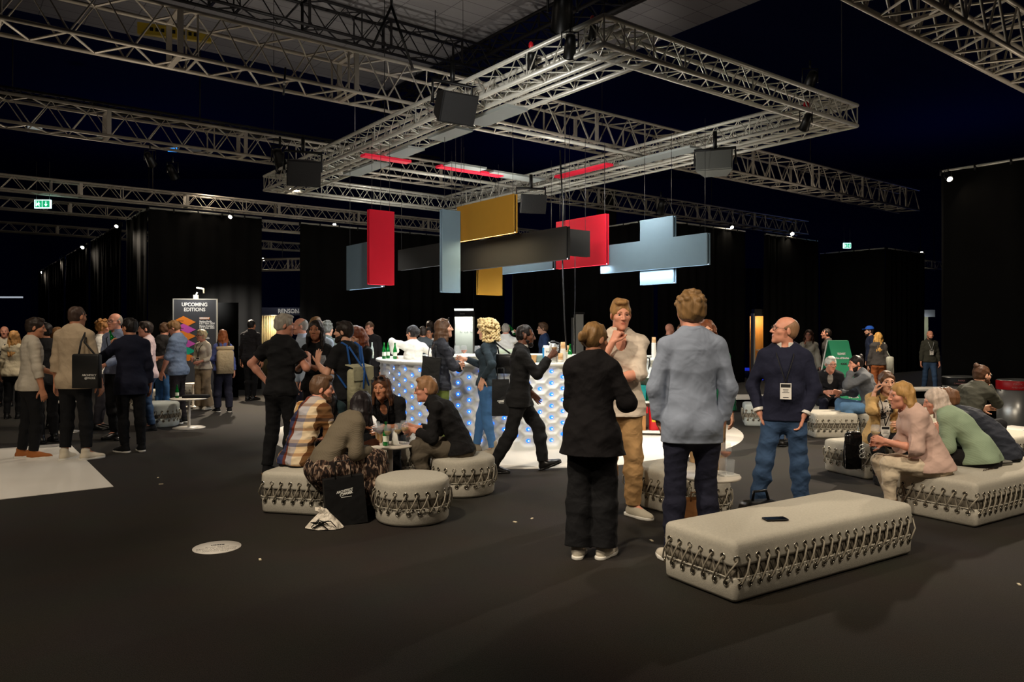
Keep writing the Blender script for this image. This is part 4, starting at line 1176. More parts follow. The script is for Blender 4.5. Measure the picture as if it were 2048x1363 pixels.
# lower inner shelf ring
MB().lathe([(BR - 0.30, 0.02), (BR - 0.10, 0.02), (BR - 0.10, 0.10), (BR - 0.30, 0.10), (BR - 0.30, 0.02)], n=60, a0=A0, a1=A1).build('plinth', m_counter, bar)
led_m = MB(); led_m.ball((0, 0, 0), (0.018, 0.030, 0.030), 14, 9); led_mesh = led_m.mesh('led_lamp'); led_mesh.materials.append(m_led_blue)
cor_m = MB(); cor_m.ball((0.015, 0.006, -0.002), (0.007, 0.009, 0.009), 8, 6); cor_mesh = cor_m.mesh('led_core'); cor_mesh.materials.append(m_led_core)
near = sorted([c for c in CC if 0.07 < c[1] < 1.09], key=lambda c: c[0] < math.radians(-178) or c[0] > A1)
near = sorted(near, key=lambda c: abs(c[0] - math.radians(-104)))
rest = MB()
for i, (a, z, c, k) in enumerate(near):
    if not (0.07 < z < 1.09): continue
    p = ((BR - 0.064) * math.cos(a), (BR - 0.064) * math.sin(a), z)
    if i < 100:
        o = bpy.data.objects.new('led_lamp', led_mesh); COL.objects.link(o); o.parent = bar; o.location = p; o.rotation_euler = (0, 0, a)
        o2 = bpy.data.objects.new('led_core', cor_mesh); COL.objects.link(o2); o2.parent = o
    else:
        rest.ball(p, (0.018, 0.030, 0.030), 10, 6, R=Matrix.Rotation(a, 3, 'Z')); v_ = Matrix.Rotation(a, 3, 'Z') @ Vector((0.015, 0.006, -0.002))
        rest.ball(Vector(p) + v_, (0.007, 0.009, 0.009), 8, 5, mi=1, R=Matrix.Rotation(a, 3, 'Z'))
o = rest.build('led_lamp', [m_led_blue, m_led_core], bar); o['kind'] = 'stuff'
# far half of the ring: plain white counter with an open back towards us
back = thing('back_counter', 'plain white far half of the ring bar behind the bubbled front', 'counter', (BC[0], BC[1], 0))
b0, b1 = math.radians(2), math.radians(150)
MB().lathe([(BR - 0.05, 0.0), (BR, 0.0), (BR, 1.145), (BR - 0.05, 1.145), (BR - 0.05, 0.0)], n=60, a0=b0, a1=b1).build('counter_body', m_counter, back)
MB().lathe([(BR - 0.40, 1.145), (BR + 0.045, 1.145), (BR + 0.045, 1.188), (BR - 0.40, 1.188), (BR - 0.40, 1.145)], n=60, a0=b0, a1=b1).build('counter_top', m_counter, back)
MB().lathe([(BR - 0.36, 0.62), (BR - 0.05, 0.62), (BR - 0.05, 0.65), (BR - 0.36, 0.65), (BR - 0.36, 0.62)], n=60, a0=b0, a1=b1).build('shelf', m_counter, back)
# round white floor foil
o = MB().lathe([(3.80, 0.0), (3.80, 0.006), (0.0, 0.006)], c=(-0.08, 12.6, 0), n=96, cap=False).build('floor_foil', m_white_mat); tag(o, 'big round white floor foil under the bar', 'floor mat')
# open white shelf unit with the extinguisher
sx, sd = xat(1297, 11.75), 11.75
shf = thing('shelf_unit', 'open white shelf unit at the end of the bar', 'shelf', (sx, sd, 0), math.radians(-8))
for (nm, c, dd) in (('side_panel', (-0.22, 0, 0.45), (0.03, 0.42, 0.90)), ('side_panel', (0.24, 0, 0.58), (0.08, 0.45, 1.16)), ('back_panel', (0, 0.22, 0.52), (0.42, 0.02, 1.04)), ('shelf', (0, 0, 0.06), (0.41, 0.40, 0.035)),
                    ('shelf', (0, 0, 0.52), (0.41, 0.40, 0.03)), ('top', (-0.01, 0, 0.91), (0.46, 0.44, 0.03)), ('upper_counter', (-0.02, 0.44, 1.168), (0.66, 0.46, 0.04)), ('rear_panel', (-0.02, 0.64, 0.57), (0.6, 0.03, 1.14)), ('foot', (-0.2, 0, 0.02), (0.04, 0.3, 0.04)), ('foot', (0.22, 0, 0.02), (0.06, 0.3, 0.04))):
    MB().box(c, dd).build(nm, m_counter, shf)
m_red = mat('signal_red', (206, 24, 34), 0.35); m_yel = mat('label_yellow', (238, 200, 40), 0.5); m_card = mat('cardboard', (168, 118, 70), 0.85, var=0.15)
R8 = Matrix.Rotation(math.radians(-8), 3, 'Z')
def sp_(x, y, z): v = R8 @ Vector((x, y, 0)); return (sx + v.x, sd + v.y, z)
ext = thing('fire_extinguisher', 'red fire extinguisher standing in the white shelf unit', 'fire extinguisher', sp_(0.085, -0.05, 0.0785))
MB().lathe([(0.0, 0), (0.075, 0.0), (0.082, 0.012), (0.082, 0.33), (0.07, 0.375), (0.03, 0.40), (0.022, 0.42), (0, 0.42)], n=24).build('tank', m_red, ext)
b = MB(); b.tube([(0, 0, 0.41), (0, 0, 0.45)], 0.02, 8); b.box((0.02, -0.02, 0.465), (0.11, 0.025, 0.012)); b.box((0.03, -0.02, 0.442), (0.09, 0.02, 0.01)); b.build('valve_handle', m_blkmetal, ext)
MB().tube([(0.03, 0, 0.43), (0.09, -0.01, 0.42), (0.105, -0.02, 0.33), (0.10, -0.02, 0.14)], 0.010, 6).build('hose', m_blk, ext)
q = MB()
for (z0, z1, m_i) in ((0.13, 0.24, 0),): q.lathe([(0.0835, z0), (0.0835, z1)], n=8, a0=math.radians(-125), a1=math.radians(-85), cap=False)
q.build('yellow_label', m_yel, ext)
q = MB(); q.lathe([(0.0832, 0.10), (0.0832, 0.30)], n=10, a0=math.radians(-80), a1=math.radians(-30), cap=False); q.build('white_label', m_white_gloss, ext)
q = MB(); pts = []
for i in range(5): pts.append((0.0 - 0.045 + 0.03 * math.sin(i * 1.2566), -0.084, 0.285 + 0.03 * math.cos(i * 1.2566)))
q.quad(pts); q.build('round_label', m_yel, ext)
es = thing('extinguisher_sign', 'red and white fire extinguisher sign fixed to the shelf unit', 'sign', sp_(0.105, -0.232, 0.555), math.radians(-8))
MB().box((0, 0, 0.16), (0.21, 0.012, 0.33)).build('plate', m_white_gloss, es); MB().box((0, -0.008, 0.175), (0.18, 0.006, 0.27)).build('red_field', m_red, es)
q = MB(); q.add([(x, -0.0125, z) for x, z in ((-0.03, 0.07), (0.03, 0.07), (0.03, 0.20), (0.012, 0.235), (0.012, 0.25), (0.05, 0.27), (0.045, 0.285), (-0.02, 0.265), (-0.055, 0.19), (-0.045, 0.185), (-0.03, 0.22), (-0.012, 0.235), (-0.03, 0.20))], [tuple(range(13))]); q.build('pictogram', m_white_gloss, es)
o = MB().rbox((0, 0, 0), (0.14, 0.24, 0.24), 0.01).build('storage_crate', mat('teal_plastic', (20, 150, 150), 0.45)); o.location = sp_(-0.125, -0.02, 0.536); tag(o, 'teal plastic crate on the upper board of the shelf unit', 'crate')
o = MB().rbox((0, 0, 0), (0.10, 0.22, 0.22), 0.01).build('storage_crate', mat('green_plastic', (30, 170, 110), 0.45)); o.location = sp_(0.01, 0.04, 0.536); tag(o, 'green plastic crate on the upper board of the shelf unit', 'crate')
o = MB().box((0, 0, 0.13), (0.12, 0.26, 0.26)).build('cardboard_box', m_card); o.location = sp_(-0.125, -0.02, 0.0785); tag(o, 'brown cardboard box beside the fire extinguisher', 'box')
o = MB().box((0, 0, 0.05), (0.16, 0.2, 0.10), 0.15).build('cardboard_box', mat('red_card', (190, 30, 40), 0.6)); o.location = sp_(-0.115, -0.02, 0.339); tag(o, 'red carton lying on the brown cardboard box', 'box')

# ---------------------------------------------------------------- small things on the counters
m_green_glass = mat('green_glass', (20, 150, 60), 0.05, trans=0.75, ior=1.45); m_glass = mat('clear_glass', (225, 232, 238), 0.04, alpha=0.12, spec=1.0)
m_paper_cup = mat('kraft_cup', (200, 158, 108), 0.8); m_white_cup = mat('white_cup', (228, 222, 208), 0.7); m_steel = mat('brushed_steel', (204, 204, 200), 0.30, metal=0.7)
m_red_wine = mat('red_wine', (70, 8, 18), 0.1); m_white_wine = mat('white_wine', (222, 190, 110), 0.08, trans=0.6); m_amber = mat('amber_drink', (205, 110, 40), 0.08, trans=0.5)
def bottle(loc, label, h=0.235, r=0.03, m=m_green_glass, group=None):
    t = thing('bottle', label, 'bottle', loc, 0, group)
    MB().lathe([(0.0, 0.002), (r * 0.95, 0.0), (r, 0.008), (r, h * 0.52), (r * 0.85, h * 0.62), (r * 0.42, h * 0.78), (r * 0.38, h * 0.95), (r * 0.44, h * 0.96), (r * 0.44, h), (0, h)], n=16).build('bottle_glass', m, t)
    MB().lathe([(r * 1.015, h * 0.18), (r * 1.015, h * 0.42)], n=16, cap=False).build('paper_label', mat('label_green', (226, 232, 214), 0.6), t)
    return t
def wineglass(loc, label, fill=None, h=0.205, r=0.038, group=None):
    t = thing('wine_glass', label, 'glass', loc, 0, group)
    MB().lathe([(0, 0.0), (0.034, 0.0), (0.033, 0.003), (0.006, 0.008), (0.004, 0.02), (0.004, h * 0.45), (0.012, h * 0.49), (r * 0.82, h * 0.60), (r, h * 0.72), (r * 0.92, h * 0.88), (r * 0.78, h), (r * 0.75, h), (r * 0.88, h * 0.88), (r * 0.95, h * 0.72), (r * 0.78, h * 0.61), (0.0, h * 0.51)], n=20, cap=False).build('bowl', m_glass, t)
    if fill: MB().lathe([(0.0, h * 0.515), (r * 0.77, h * 0.615), (r * 0.93, h * 0.715), (0.0, h * 0.715)], n=18, cap=False).build('drink', fill, t)
    return t
def tumbler(loc, label, h=0.13, r=0.034, fill=None, group=None, r0=0.027):
    t = thing('water_glass', label, 'glass', loc, 0, group)
    MB().lathe([(0, 0.0), (r0, 0.0), (r, h), (r - 0.002, h), (r0 - 0.002, 0.006), (0, 0.006)], n=18, cap=False).build('glass_wall', m_glass, t)
    if fill: MB().lathe([(0, 0.007), (r0 - 0.003, 0.007), (r0 * 0.5 + r * 0.5 - 0.003, h * 0.5), (0, h * 0.5)], n=16, cap=False).build('drink', fill, t)
    return t
def cup(loc, label, m=m_paper_cup, h=0.10, r=0.04, group=None, lid=False):
    t = thing('paper_cup', label, 'cup', loc, 0, group)
    MB().lathe([(0, 0.0), (r * 0.72, 0.0), (r, h), (r * 1.05, h + 0.002), (r * 1.02, h + 0.005), (r * 0.95, h), (r * 0.7, 0.006), (0, 0.006)], n=20, cap=False).build('cup_wall', m, t)
    return t
CT = 1.188
def on_bar(px, off=0.0):
    """point on the counter that lies on the ray through px, off metres behind its front edge"""
    q = (px - CX) / FPX; r = BR - 0.03 - off
    A = q * q + 1; B = -2 * (q * BC[0] + BC[1]); Cc = BC[0] ** 2 + BC[1] ** 2 - r * r
    D = max(0, B * B - 4 * A * Cc); d = (-B - math.sqrt(D)) / (2 * A)
    return (q * d, d, CT)
gb = 'green bottles on the bar'
for px, off, lab in ((768, 0.02, 'green bottle nearest the woman with auburn hair'), (776, 0.10, 'second green bottle of the pair on the bar edge'), (790, 0.16, 'green bottle beside the bartender in white'), (744, 0.06, 'pale bottle at the very edge of the bar')):
    bottle(on_bar(px, off), lab, group=gb, h=0.25, m=m_green_glass if px != 744 else mat('pale_glass', (220, 230, 225), 0.1, trans=0.4))
bottle(on_bar(1140, 0.10), 'green bottle next to the paper cup stacks', h=0.25, group=gb)
wineglass(on_bar(914, 0.12), 'empty wine glass on the bar by the charcoal jacket', group='wine glasses on the bar', h=0.23, r=0.045)
wineglass(on_bar(928, 0.16), 'wine glass with amber drink on the bar', m_amber, group='wine glasses on the bar', h=0.23, r=0.045)
wineglass(on_bar(955, 0.08), 'empty wine glass on the bar before the curly blond woman', group='wine glasses on the bar', h=0.23, r=0.045)
cup(on_bar(1068, 0.06), 'kraft paper cup on the bar before the waiter')
cup(on_bar(1056, 0.14), 'dark paper cup behind the kraft cup', mat('dark_cup', (60, 58, 56), 0.7))
def cup_stack(px, off, n, hb, lab, m2=m_white_cup, upside=True, z=CT, loc=None):
    t = thing('cup_stack', lab, 'cups', loc or on_bar(px, off), 0, 'paper cup stacks')
    for i in range(n):
        z0 = hb * i / n
        MB().lathe([(0.040, z0), (0.0395, z0 + 0.006), (0.0325, z0 + hb / n + 0.012)], n=18, cap=False).build('white_cup', m2, t)
    for i in range(2): MB().lathe([(0.036, hb + 0.035 * i), (0.030, hb + 0.035 * i + 0.055), (0, hb + 0.035 * i + 0.055)], n=18, cap=False).build('kraft_cup', m_paper_cup, t)
    return t
cup_stack(1126, 0.05, 9, 0.19, 'tallest stack of white and kraft paper cups on the bar'); cup_stack(1134, 0.16, 7, 0.14, 'middle paper cup stack on the bar'); cup_stack(1121, -0.03, 2, 0.04, 'short upturned paper cup stack at the bar edge')
def thermos(loc, lab, h=0.30):
    t = thing('thermos_jug', lab, 'jug', loc, 0, 'steel thermos jugs')
    MB().lathe([(0, 0), (0.062, 0), (0.066, 0.01), (0.066, h * 0.66), (0.045, h * 0.84), (0.036, h * 0.88), (0, h * 0.88)], n=24).build('jug_body', m_steel, t)
    MB().lathe([(0.038, h * 0.87), (0.04, h * 0.94), (0.025, h), (0, h)], n=16).build('lid', m_blk, t)
    MB().tube([(0.03, 0, h * 0.93), (0.085, 0, h * 0.88), (0.092, 0, h * 0.6), (0.066, 0, h * 0.3)], 0.011, 6).build('handle', m_blk, t)
    MB().tube([(-0.03, 0, h * 0.84), (-0.06, 0, h * 0.93)], [0.016, 0.01], 6).build('spout', m_steel, t)
thermos(on_bar(1106, 0.06), 'steel thermos jug beside the paper cups on the bar')
thermos(sp_(-0.07, -0.03, 0.926), 'steel thermos jug on top of the shelf unit')
ct = thing('milk_carton', 'white and blue milk carton on the bar', 'carton', on_bar(1092, 0.08), 0.3)
MB().box((0, 0, 0.10), (0.075, 0.075, 0.20)).build('carton_box', m_white_gloss, ct)
MB().add([(-0.0375, -0.0375, 0.2), (0.0375, -0.0375, 0.2), (0.0375, 0.0375, 0.2), (-0.0375, 0.0375, 0.2), (-0.0375, 0, 0.235), (0.0375, 0, 0.235)], [(0, 1, 5, 4), (2, 3, 4, 5), (1, 2, 5), (3, 0, 4)]).build('gable_top', m_white_gloss, ct)
MB().box((-0.0385, 0, 0.10), (0.004, 0.07, 0.2)).build('blue_side', mat('carton_blue', (40, 150, 220), 0.5), ct)
text_obj('lettering', 'bio', 0.04, m_blk, face_matrix((0.008, -0.039, 0.15), (1, 0, 0), (0, 0, 1)), ct)
tumbler(on_bar(1117, 0.2), 'tall clear glass behind the thermos jug', h=0.24, r=0.045, r0=0.035)
o = MB().rbox((0, 0, 0), (0.16, 0.14, 0.10), 0.01).build('storage_box', mat('grey_clear_box', (120, 140, 132), 0.3)); o.location = on_bar(1074, 0.18); tag(o, 'grey plastic box behind the kraft cup', 'box')
o = MB().rbox((0, 0, 0), (0.3, 0.2, 0.09), 0.015).build('bar_tray', mat('sage_tray', (170, 182, 160), 0.5)); o.location = (xat(1013, 13.0), 13.95, CT); tag(o, 'sage green tray on the far counter behind the black handbag', 'tray')
# far counter
def far(px, d): return (xat(px, d), d, CT)
wineglass(sp_(-0.16, 0.42, 1.189), 'amber filled wine glass on the far counter', m_amber, h=0.22, r=0.042)
pl = MB(); pl.lathe([(0, 0), (0.09, 0.0), (0.14, 0.028), (0.138, 0.032), (0.085, 0.008), (0, 0.006)], n=24, cap=False)
o = pl.build('plate', m_white_gloss); o.location = sp_(0.0, 0.5, 1.189); tag(o, 'white plate on the far counter', 'plate')
for i, (px, d, n, hb, lab) in enumerate(((0.10, 0.36, 9, 0.24, 'tall paper cup stack on the far counter beside the shirt sleeve'), (0.19, 0.42, 7, 0.17, 'shorter paper cup stack on the far counter'))): cup_stack(0, 0, n, hb, lab, loc=sp_(px, d, 1.189))
o = MB().tube([(0, 0, 0), (0, 0, 0.05)], 0.012, 8).build('salt_shaker', mat('pink_glass', (220, 90, 100), 0.3)); o.location = on_bar(927, 0.04); tag(o, 'small red shaker on the bar', 'shaker')
o = MB().box((0, 0, 0.008), (0.03, 0.02, 0.016)).build('crown_cork', mat('cap_green', (20, 120, 60), 0.5)); o.location = on_bar(943, 0.03); tag(o, 'small green cork lying on the bar', 'bottle cork')

# ---------------------------------------------------------------- laced poufs and benches
m_linen = mat('linen_grey', (184, 178, 164), 0.95, var=0.16, vscale=70, bump=0.8, bscale=300, bdist=0.004, fold=0.12, fscale=4, spec=0.12)
m_linen_cool = mat('linen_cool', (176, 182, 178), 0.95, var=0.10, vscale=14, bump=0.55, bscale=330, bdist=0.003, spec=0.15)
m_linen_core = mat('linen_core', (128, 120, 106), 0.95, bump=0.4, bscale=300)
m_cord = mat('lacing_cord', (146, 138, 122), 0.6)
m_cord_dark = mat('lacing_cord_dark', (84, 78, 68), 0.7)
m_eyelet = mat('eyelet_steel', (190, 184, 170), 0.25, metal=0.95)
ey = MB(); ey.tube([(0.0165 * math.cos(2 * PI * i / 14), 0, 0.0165 * math.sin(2 * PI * i / 14)) for i in range(14)], 0.0050, 6, closed=True)
EYE = ey.mesh('eyelet'); EYE.materials.append(m_eyelet)
ey = MB(); ey.lathe([(0.014, 0.0), (0, 0.0)], n=10, cap=False); ey.v = [(v[0], v[2], v[1]) for v in ey.v]
EYH = ey.mesh('eyelet_hole'); EYH.materials.append(mat('eyelet_shade', (48, 44, 38), 0.8))
class Perim:
    """outline of a pouf: position and outward normal at length s"""
    def __init__(s, lx, ly=None, r=0.03):
        s.round = ly is None; s.lx, s.ly, s.r = lx, ly, r
        if s.round: s.L = 2 * PI * lx
        else:
            s.ex, s.ey = lx - 2 * r, ly - 2 * r; s.q = PI * r / 2; s.L = 2 * (s.ex + s.ey) + 4 * s.q
    def at(s, t):
        t %= s.L
        if s.round:
            a = t / s.lx - PI / 2; return (s.lx * math.cos(a), s.lx * math.sin(a), math.cos(a), math.sin(a))
        hx, hy = s.lx / 2, s.ly / 2
        seq = [(s.ex, (-hx + s.r, -hy), (1, 0), (0, -1)), (s.q, (hx - s.r, -hy + s.r), -PI / 2, None), (s.ey, (hx, -hy + s.r), (0, 1), (1, 0)), (s.q, (hx - s.r, hy - s.r), 0, None),
               (s.ex, (hx - s.r, hy), (-1, 0), (0, 1)), (s.q, (-hx + s.r, hy - s.r), PI / 2, None), (s.ey, (-hx, hy - s.r), (0, -1), (-1, 0)), (s.q, (-hx + s.r, -hy + s.r), PI, None)]
        for (l, p, d, n) in seq:
            if t <= l:
                if n is None:
                    a = d + t / s.r; return (p[0] + s.r * math.cos(a), p[1] + s.r * math.sin(a), math.cos(a), math.sin(a))
                return (p[0] + d[0] * t, p[1] + d[1] * t, n[0], n[1])
            t -= l
        return s.at(0.0)
def pouf(name, label, loc, rz, pr, h=0.39, n_eye=None, group='laced linen poufs', m=m_linen, seed=1, eyes=True, cat='pouf'):
    root = thing(name, label, cat, (loc[0], loc[1], 0), rz, group); rs = random.Random(seed)
    M = 72 if pr.round else 96
    ts = [pr.L * i / M for i in range(M)]
    if not pr.round:
        seg = []; acc = 0
        for l, k in ((pr.ex, 20), (pr.q, 5), (pr.ey, 10), (pr.q, 5)) * 2:
            seg += [acc + l * i / k for i in range(k)]; acc += l
        ts = seg; M = len(ts)
    P = [pr.at(t) for t in ts]
    def loft(levels, top_c=None, wob=0.0):
        vs, fs = [], []
        for (z, e) in levels:
            for i, (x, y, nx, ny) in enumerate(P):
                w_ = wob * (math.sin(ts[i] * 9 + seed) * 0.6 + math.sin(ts[i] * 17 + seed * 2)) if wob else 0
                k = e + w_
                if e < -0.03:   # towards the middle of the seat: shrink instead of offset
                    fx = 1 + e / (pr.lx if pr.round else pr.lx / 2); fy = fx if pr.round else 1 + e / (pr.ly / 2)
                    vs.append((x * fx, y * fy, z))
                else: vs.append((x + nx * k, y + ny * k, z))
        for l in range(len(levels) - 1):
            for i in range(M):
                j = (i + 1) % M; fs.append((l * M + i, l * M + j, (l + 1) * M + j, (l + 1) * M + i))
        fs.append(tuple((len(levels) - 1) * M + i for i in range(M))); fs.append(tuple(M - 1 - i for i in range(M)))
        mb = MB(); mb.add(vs, fs, 0, True); return mb
    loft([(0.0, -0.035), (0.012, -0.012), (0.03, -0.002), (0.10, 0.002), (0.145, 0.0), (0.152, -0.006), (0.148, -0.02)], wob=0.0016).build('lower_cover', m, root)
    loft([(0.12, -0.009), (0.27, -0.009)]).build('core', m_linen_core, root)
    z2 = h - 0.055
    lv = [(0.232, -0.022), (0.222, -0.004), (0.224, 0.004), (0.24, 0.006), (z2 - 0.01, 0.004)]
    lv += [(z2 + 0.045 * math.sin(PI / 2 * k / 5), 0.004 - 0.05 * (1 - math.cos(PI / 2 * k / 5))) for k in range(1, 6)]
    lv += [(h - 0.007, -0.085), (h - 0.003, -0.12), (h, min(-0.13, -0.7 * (pr.lx if pr.round else min(pr.lx, pr.ly) / 2)))]
    loft(lv, wob=0.0022).build('top_cushion', m, root)
    n = n_eye or int(pr.L / 0.088); p = pr.L / n
    zl, zu = 0.115, 0.272
    cord = MB(); pts = []; back = []
    for i in range(n):
        s0 = (i + 0.05) * p; s1 = (i + 0.80) * p
        a, b = pr.at(s0), pr.at(s1); c = pr.at((i + 0.45) * p); d_ = pr.at((i + 1.05) * p)
        jz = rs.uniform(-0.006, 0.006)
        f = lambda q, e, z: (q[0] + q[2] * e, q[1] + q[3] * e, z)
        pts += [f(a, 0.004, zl), f(a, 0.022, zl + 0.012), f(c, 0.026 + rs.uniform(0, 0.008), (zl + zu) / 2 + jz), f(b, 0.022, zu - 0.012), f(b, 0.004, zu)]
        g_ = pr.at((i + 0.92) * p)
        pts += [f(b, -0.004, zu - 0.03), f(g_, -0.001, (zl + zu) / 2), f(d_, -0.002, zl + 0.02)]
        e_ = pr.at((i + 1.55) * p); h_ = pr.at((i + 1.17) * p)
        back.append([f(b, 0.004, zu - 0.026), f(h_, 0.006, (zl + zu) / 2), f(e_, 0.006, zl + 0.022)])
        if eyes:
            for (q, z) in ((a, zl), (b, zu)):
                o = bpy.data.objects.new('eyelet', EYE); COL.objects.link(o); o.parent = root
                o.location = f(q, 0.006, z); o.rotation_euler = (0, 0, math.atan2(q[3], q[2]) - PI / 2)
                o2 = bpy.data.objects.new('eyelet_hole', EYH); COL.objects.link(o2); o2.parent = o; o2.location = (0, 0.0, 0); o2.rotation_euler = (0, 0, 0)
    cord.tube(pts, 0.0062, 5, cap=False, closed=True)
    for q in back: cord.tube(q, 0.0052, 5, cap=False, mi=1)
    cord.build('lacing_cord', [m_cord, m_cord_dark], root)
    cc = MB(); cc.tube([f_(pr.at(pr.L * i / 60), 0.010, 0.152 + 0.004 * math.sin(i)) for i in range(60) for f_ in (lambda q, e, z: (q[0] + q[2] * e, q[1] + q[3] * e, z),)], 0.004, 5, closed=True)
    cc.build('edge_cord', m, root)
    return root
def quad_centre(corner, u, v, lu, lv): return np.array(corner) + np.array(u) * lu / 2 + np.array(v) * lv / 2
# near bench (corner nearest the camera), and its neighbour
BU = np.array((0.845, 0.536)); BU /= np.linalg.norm(BU); BW = np.array((-BU[1], BU[0])); YB = math.atan2(BU[1], BU[0])
c1 = quad_centre((1.322, 4.44), BU, BW, 1.89, 0.60); pouf('laced_bench', 'long linen bench closest to the camera, a phone lying on it', c1, YB, Perim(1.89, 0.60, 0.035), 0.385, group='laced linen benches', seed=3, cat='bench')
c2 = quad_centre((3.814, 6.15), BU, BW, 1.95, 0.68); pouf('laced_bench', 'long linen bench under the women in pink and green', c2, YB, Perim(1.95, 0.68, 0.035), 0.385, group='laced linen benches', seed=4, cat='bench')
P1 = floor_at(823, 1040); pouf('laced_pouf', 'round linen pouf standing free before the little table', (P1[0], P1[1] + 0.06), 0.3, Perim(0.315), 0.385, seed=5)
P2c = (xat(926, 7.55), 7.55); pouf('laced_pouf', 'round linen pouf under the older man in black', P2c, 1.0, Perim(0.315), 0.385, seed=6)
a = np.array(floor_at(520, 1026)); ang = math.radians(-13); u_ = np.array((math.cos(ang), math.sin(ang))); v_ = np.array((-u_[1], u_[0]))
P3c = quad_centre(a, u_, v_, 0.68, 0.66); pouf('laced_pouf', 'square linen pouf under the plaid shirt man', P3c, ang, Perim(0.68, 0.66, 0.05), 0.385, seed=7)
P4c = (xat(1345, 7.0) - 0.02, 7.0); pouf('laced_pouf', 'square linen pouf behind the man in the grey-blue shirt', P4c, 0.62, Perim(0.62, 0.62, 0.06), 0.385, seed=8)
P5c = (xat(1421, 6.5), 6.5); pouf('laced_pouf', 'round linen pouf behind the little table with plastic cups', P5c, 0.2, Perim(0.16 + 0.0), 0.385, seed=9, n_eye=11)
P6c = (xat(1527, 12.9), 12.9); pouf('laced_pouf', 'cool grey pouf beside the navy sweater man, below the white plinths', P6c, -0.25, Perim(0.66, 0.6, 0.05), 0.385, seed=10, m=m_linen_cool)  # bluish light on the linen is put into its colour
P7c = (xat(1655, 11.6), 11.6); pouf('laced_pouf', 'square linen pouf beside the seated man in jeans', P7c, 0.0, Perim(0.66, 0.66, 0.05), 0.385, seed=11)
P8c = (xat(1752, 11.5), 11.5); pouf('laced_pouf', 'darker linen pouf under the seated man in jeans', P8c, 0.25, Perim(0.30), 0.385, seed=12)
P9c = (xat(1732, 8.55), 8.55); pouf('laced_pouf', 'linen pouf carrying the black shiny handbag', P9c, 0.4, Perim(0.66, 0.62, 0.05), 0.385, seed=13)
P10c = (xat(316, 12.75), 12.75); pouf('laced_pouf', 'round grey pouf next to the round table by the drape', P10c, 0.4, Perim(0.335), 0.42, seed=14, m=m_linen_cool)
P11c = (xat(298, 15.6), 15.6); pouf('laced_pouf', 'square linen pouf half hidden behind the navy blazer man', P11c, 0.3, Perim(0.62, 0.62, 0.05), 0.40, seed=15)
P12c = (xat(388, 17.2), 17.2); pouf('laced_pouf', 'pale pouf behind the far round table by the board', P12c, 0.1, Perim(0.60, 0.60, 0.05), 0.40, seed=16)
P13c = (xat(1985, 9.1), 9.1); pouf('laced_bench', 'linen bench under the bearded man, behind the dark shirt', P13c, YB, Perim(1.3, 0.6, 0.035), 0.385, seed=17, group='laced linen benches', cat='bench')

# ---------------------------------------------------------------- little tables
m_table = mat('white_table', (222, 214, 200), 0.4, var=0.04); TZ = 0.50
def table(loc, label, r=0.235, h=TZ):
    t = thing('side_table', label, 'table', (loc[0], loc[1], 0), 0, 'little round white tables')
    MB().lathe([(0, h - 0.02), (r - 0.01, h - 0.02), (r, h - 0.014), (r, h - 0.004), (r - 0.004, h), (0, h)], n=40, cap=False).build('table_top', m_table, t)
    MB().lathe([(0.024, 0.02), (0.024, h - 0.02)], n=16, cap=False).build('pole', m_table, t)
    MB().lathe([(0, 0.0), (r * 0.86, 0.0), (r * 0.86, 0.008), (0.03, 0.02), (0, 0.02)], n=32, cap=False).build('base_plate', m_table, t)
    return t
T1 = (xat(781, 7.42), 7.42); table(T1, 'little round table with wine glasses among the seated group')
T2 = (xat(1420, 5.85), 5.85); table(T2, 'little round table with plastic cups behind the man in grey-blue')
T3 = floor_at(378, 855); table(T3, 'little round table standing before the man with the name badge', r=0.30)
T4 = (xat(386, 16.0), 16.0); table(T4, 'far little round table before the board')
T5 = (xat(130, 12.0), 12.0); table(T5, 'little white table hidden behind the tall man in beige', r=0.25)
def on_t(T, dx, dy): return (T[0] + dx, T[1] + dy, TZ)
g1 = 'wine glasses on the little round table'
wineglass(on_t(T1, -0.145, 0.02), 'wine glass with red wine, at the far edge of the little table', m_red_wine, group=g1, r=0.042, h=0.225)
wineglass(on_t(T1, -0.085, -0.09), 'wine glass with red wine next to the green bottle', m_red_wine, group=g1, r=0.042, h=0.215)
wineglass(on_t(T1, 0.0, -0.165), 'wine glass standing before the green bottle', m_white_wine, group=g1, h=0.215)
wineglass(on_t(T1, 0.085, -0.08), 'wine glass between green bottle and tallest glass', m_white_wine, group=g1, h=0.22, r=0.04)
wineglass(on_t(T1, 0.135, 0.01), 'tall wine glass nearest the man with spectacles', m_white_wine, group=g1, r=0.045, h=0.235)
bottle(on_t(T1, -0.03, -0.09), 'green bottle in the middle of the little round table', h=0.235)
cup(on_t(T1, -0.135, 0.12), 'kraft paper cup behind the red wine glasses', h=0.10); tumbler(on_t(T1, 0.03, 0.08), 'clear water glass behind the green bottle', h=0.15)
tumbler(on_t(T1, 0.16, 0.12), 'small water glass at the edge of the little table', h=0.11)
nk = MB(); nk.add([(-0.04, 0, 0), (0.04, 0.01, 0), (0.03, 0.05, 0.0), (0.0, 0.02, 0.17), (-0.03, 0.04, 0.10)], [(0, 1, 3), (1, 2, 3), (2, 4, 3), (4, 0, 3)]); o = nk.build('paper_napkin', m_white_gloss); o.location = on_t(T1, 0.045, 0.0); tag(o, 'folded white napkin poking up among the glasses', 'napkin')
md_ = o.modifiers.new('t', 'SOLIDIFY'); md_.thickness = 0.002
tumbler(on_t(T2, 0.15, -0.03), 'tall frosted plastic cup at the table edge', h=0.125, r=0.036, group='plastic cups on the table')
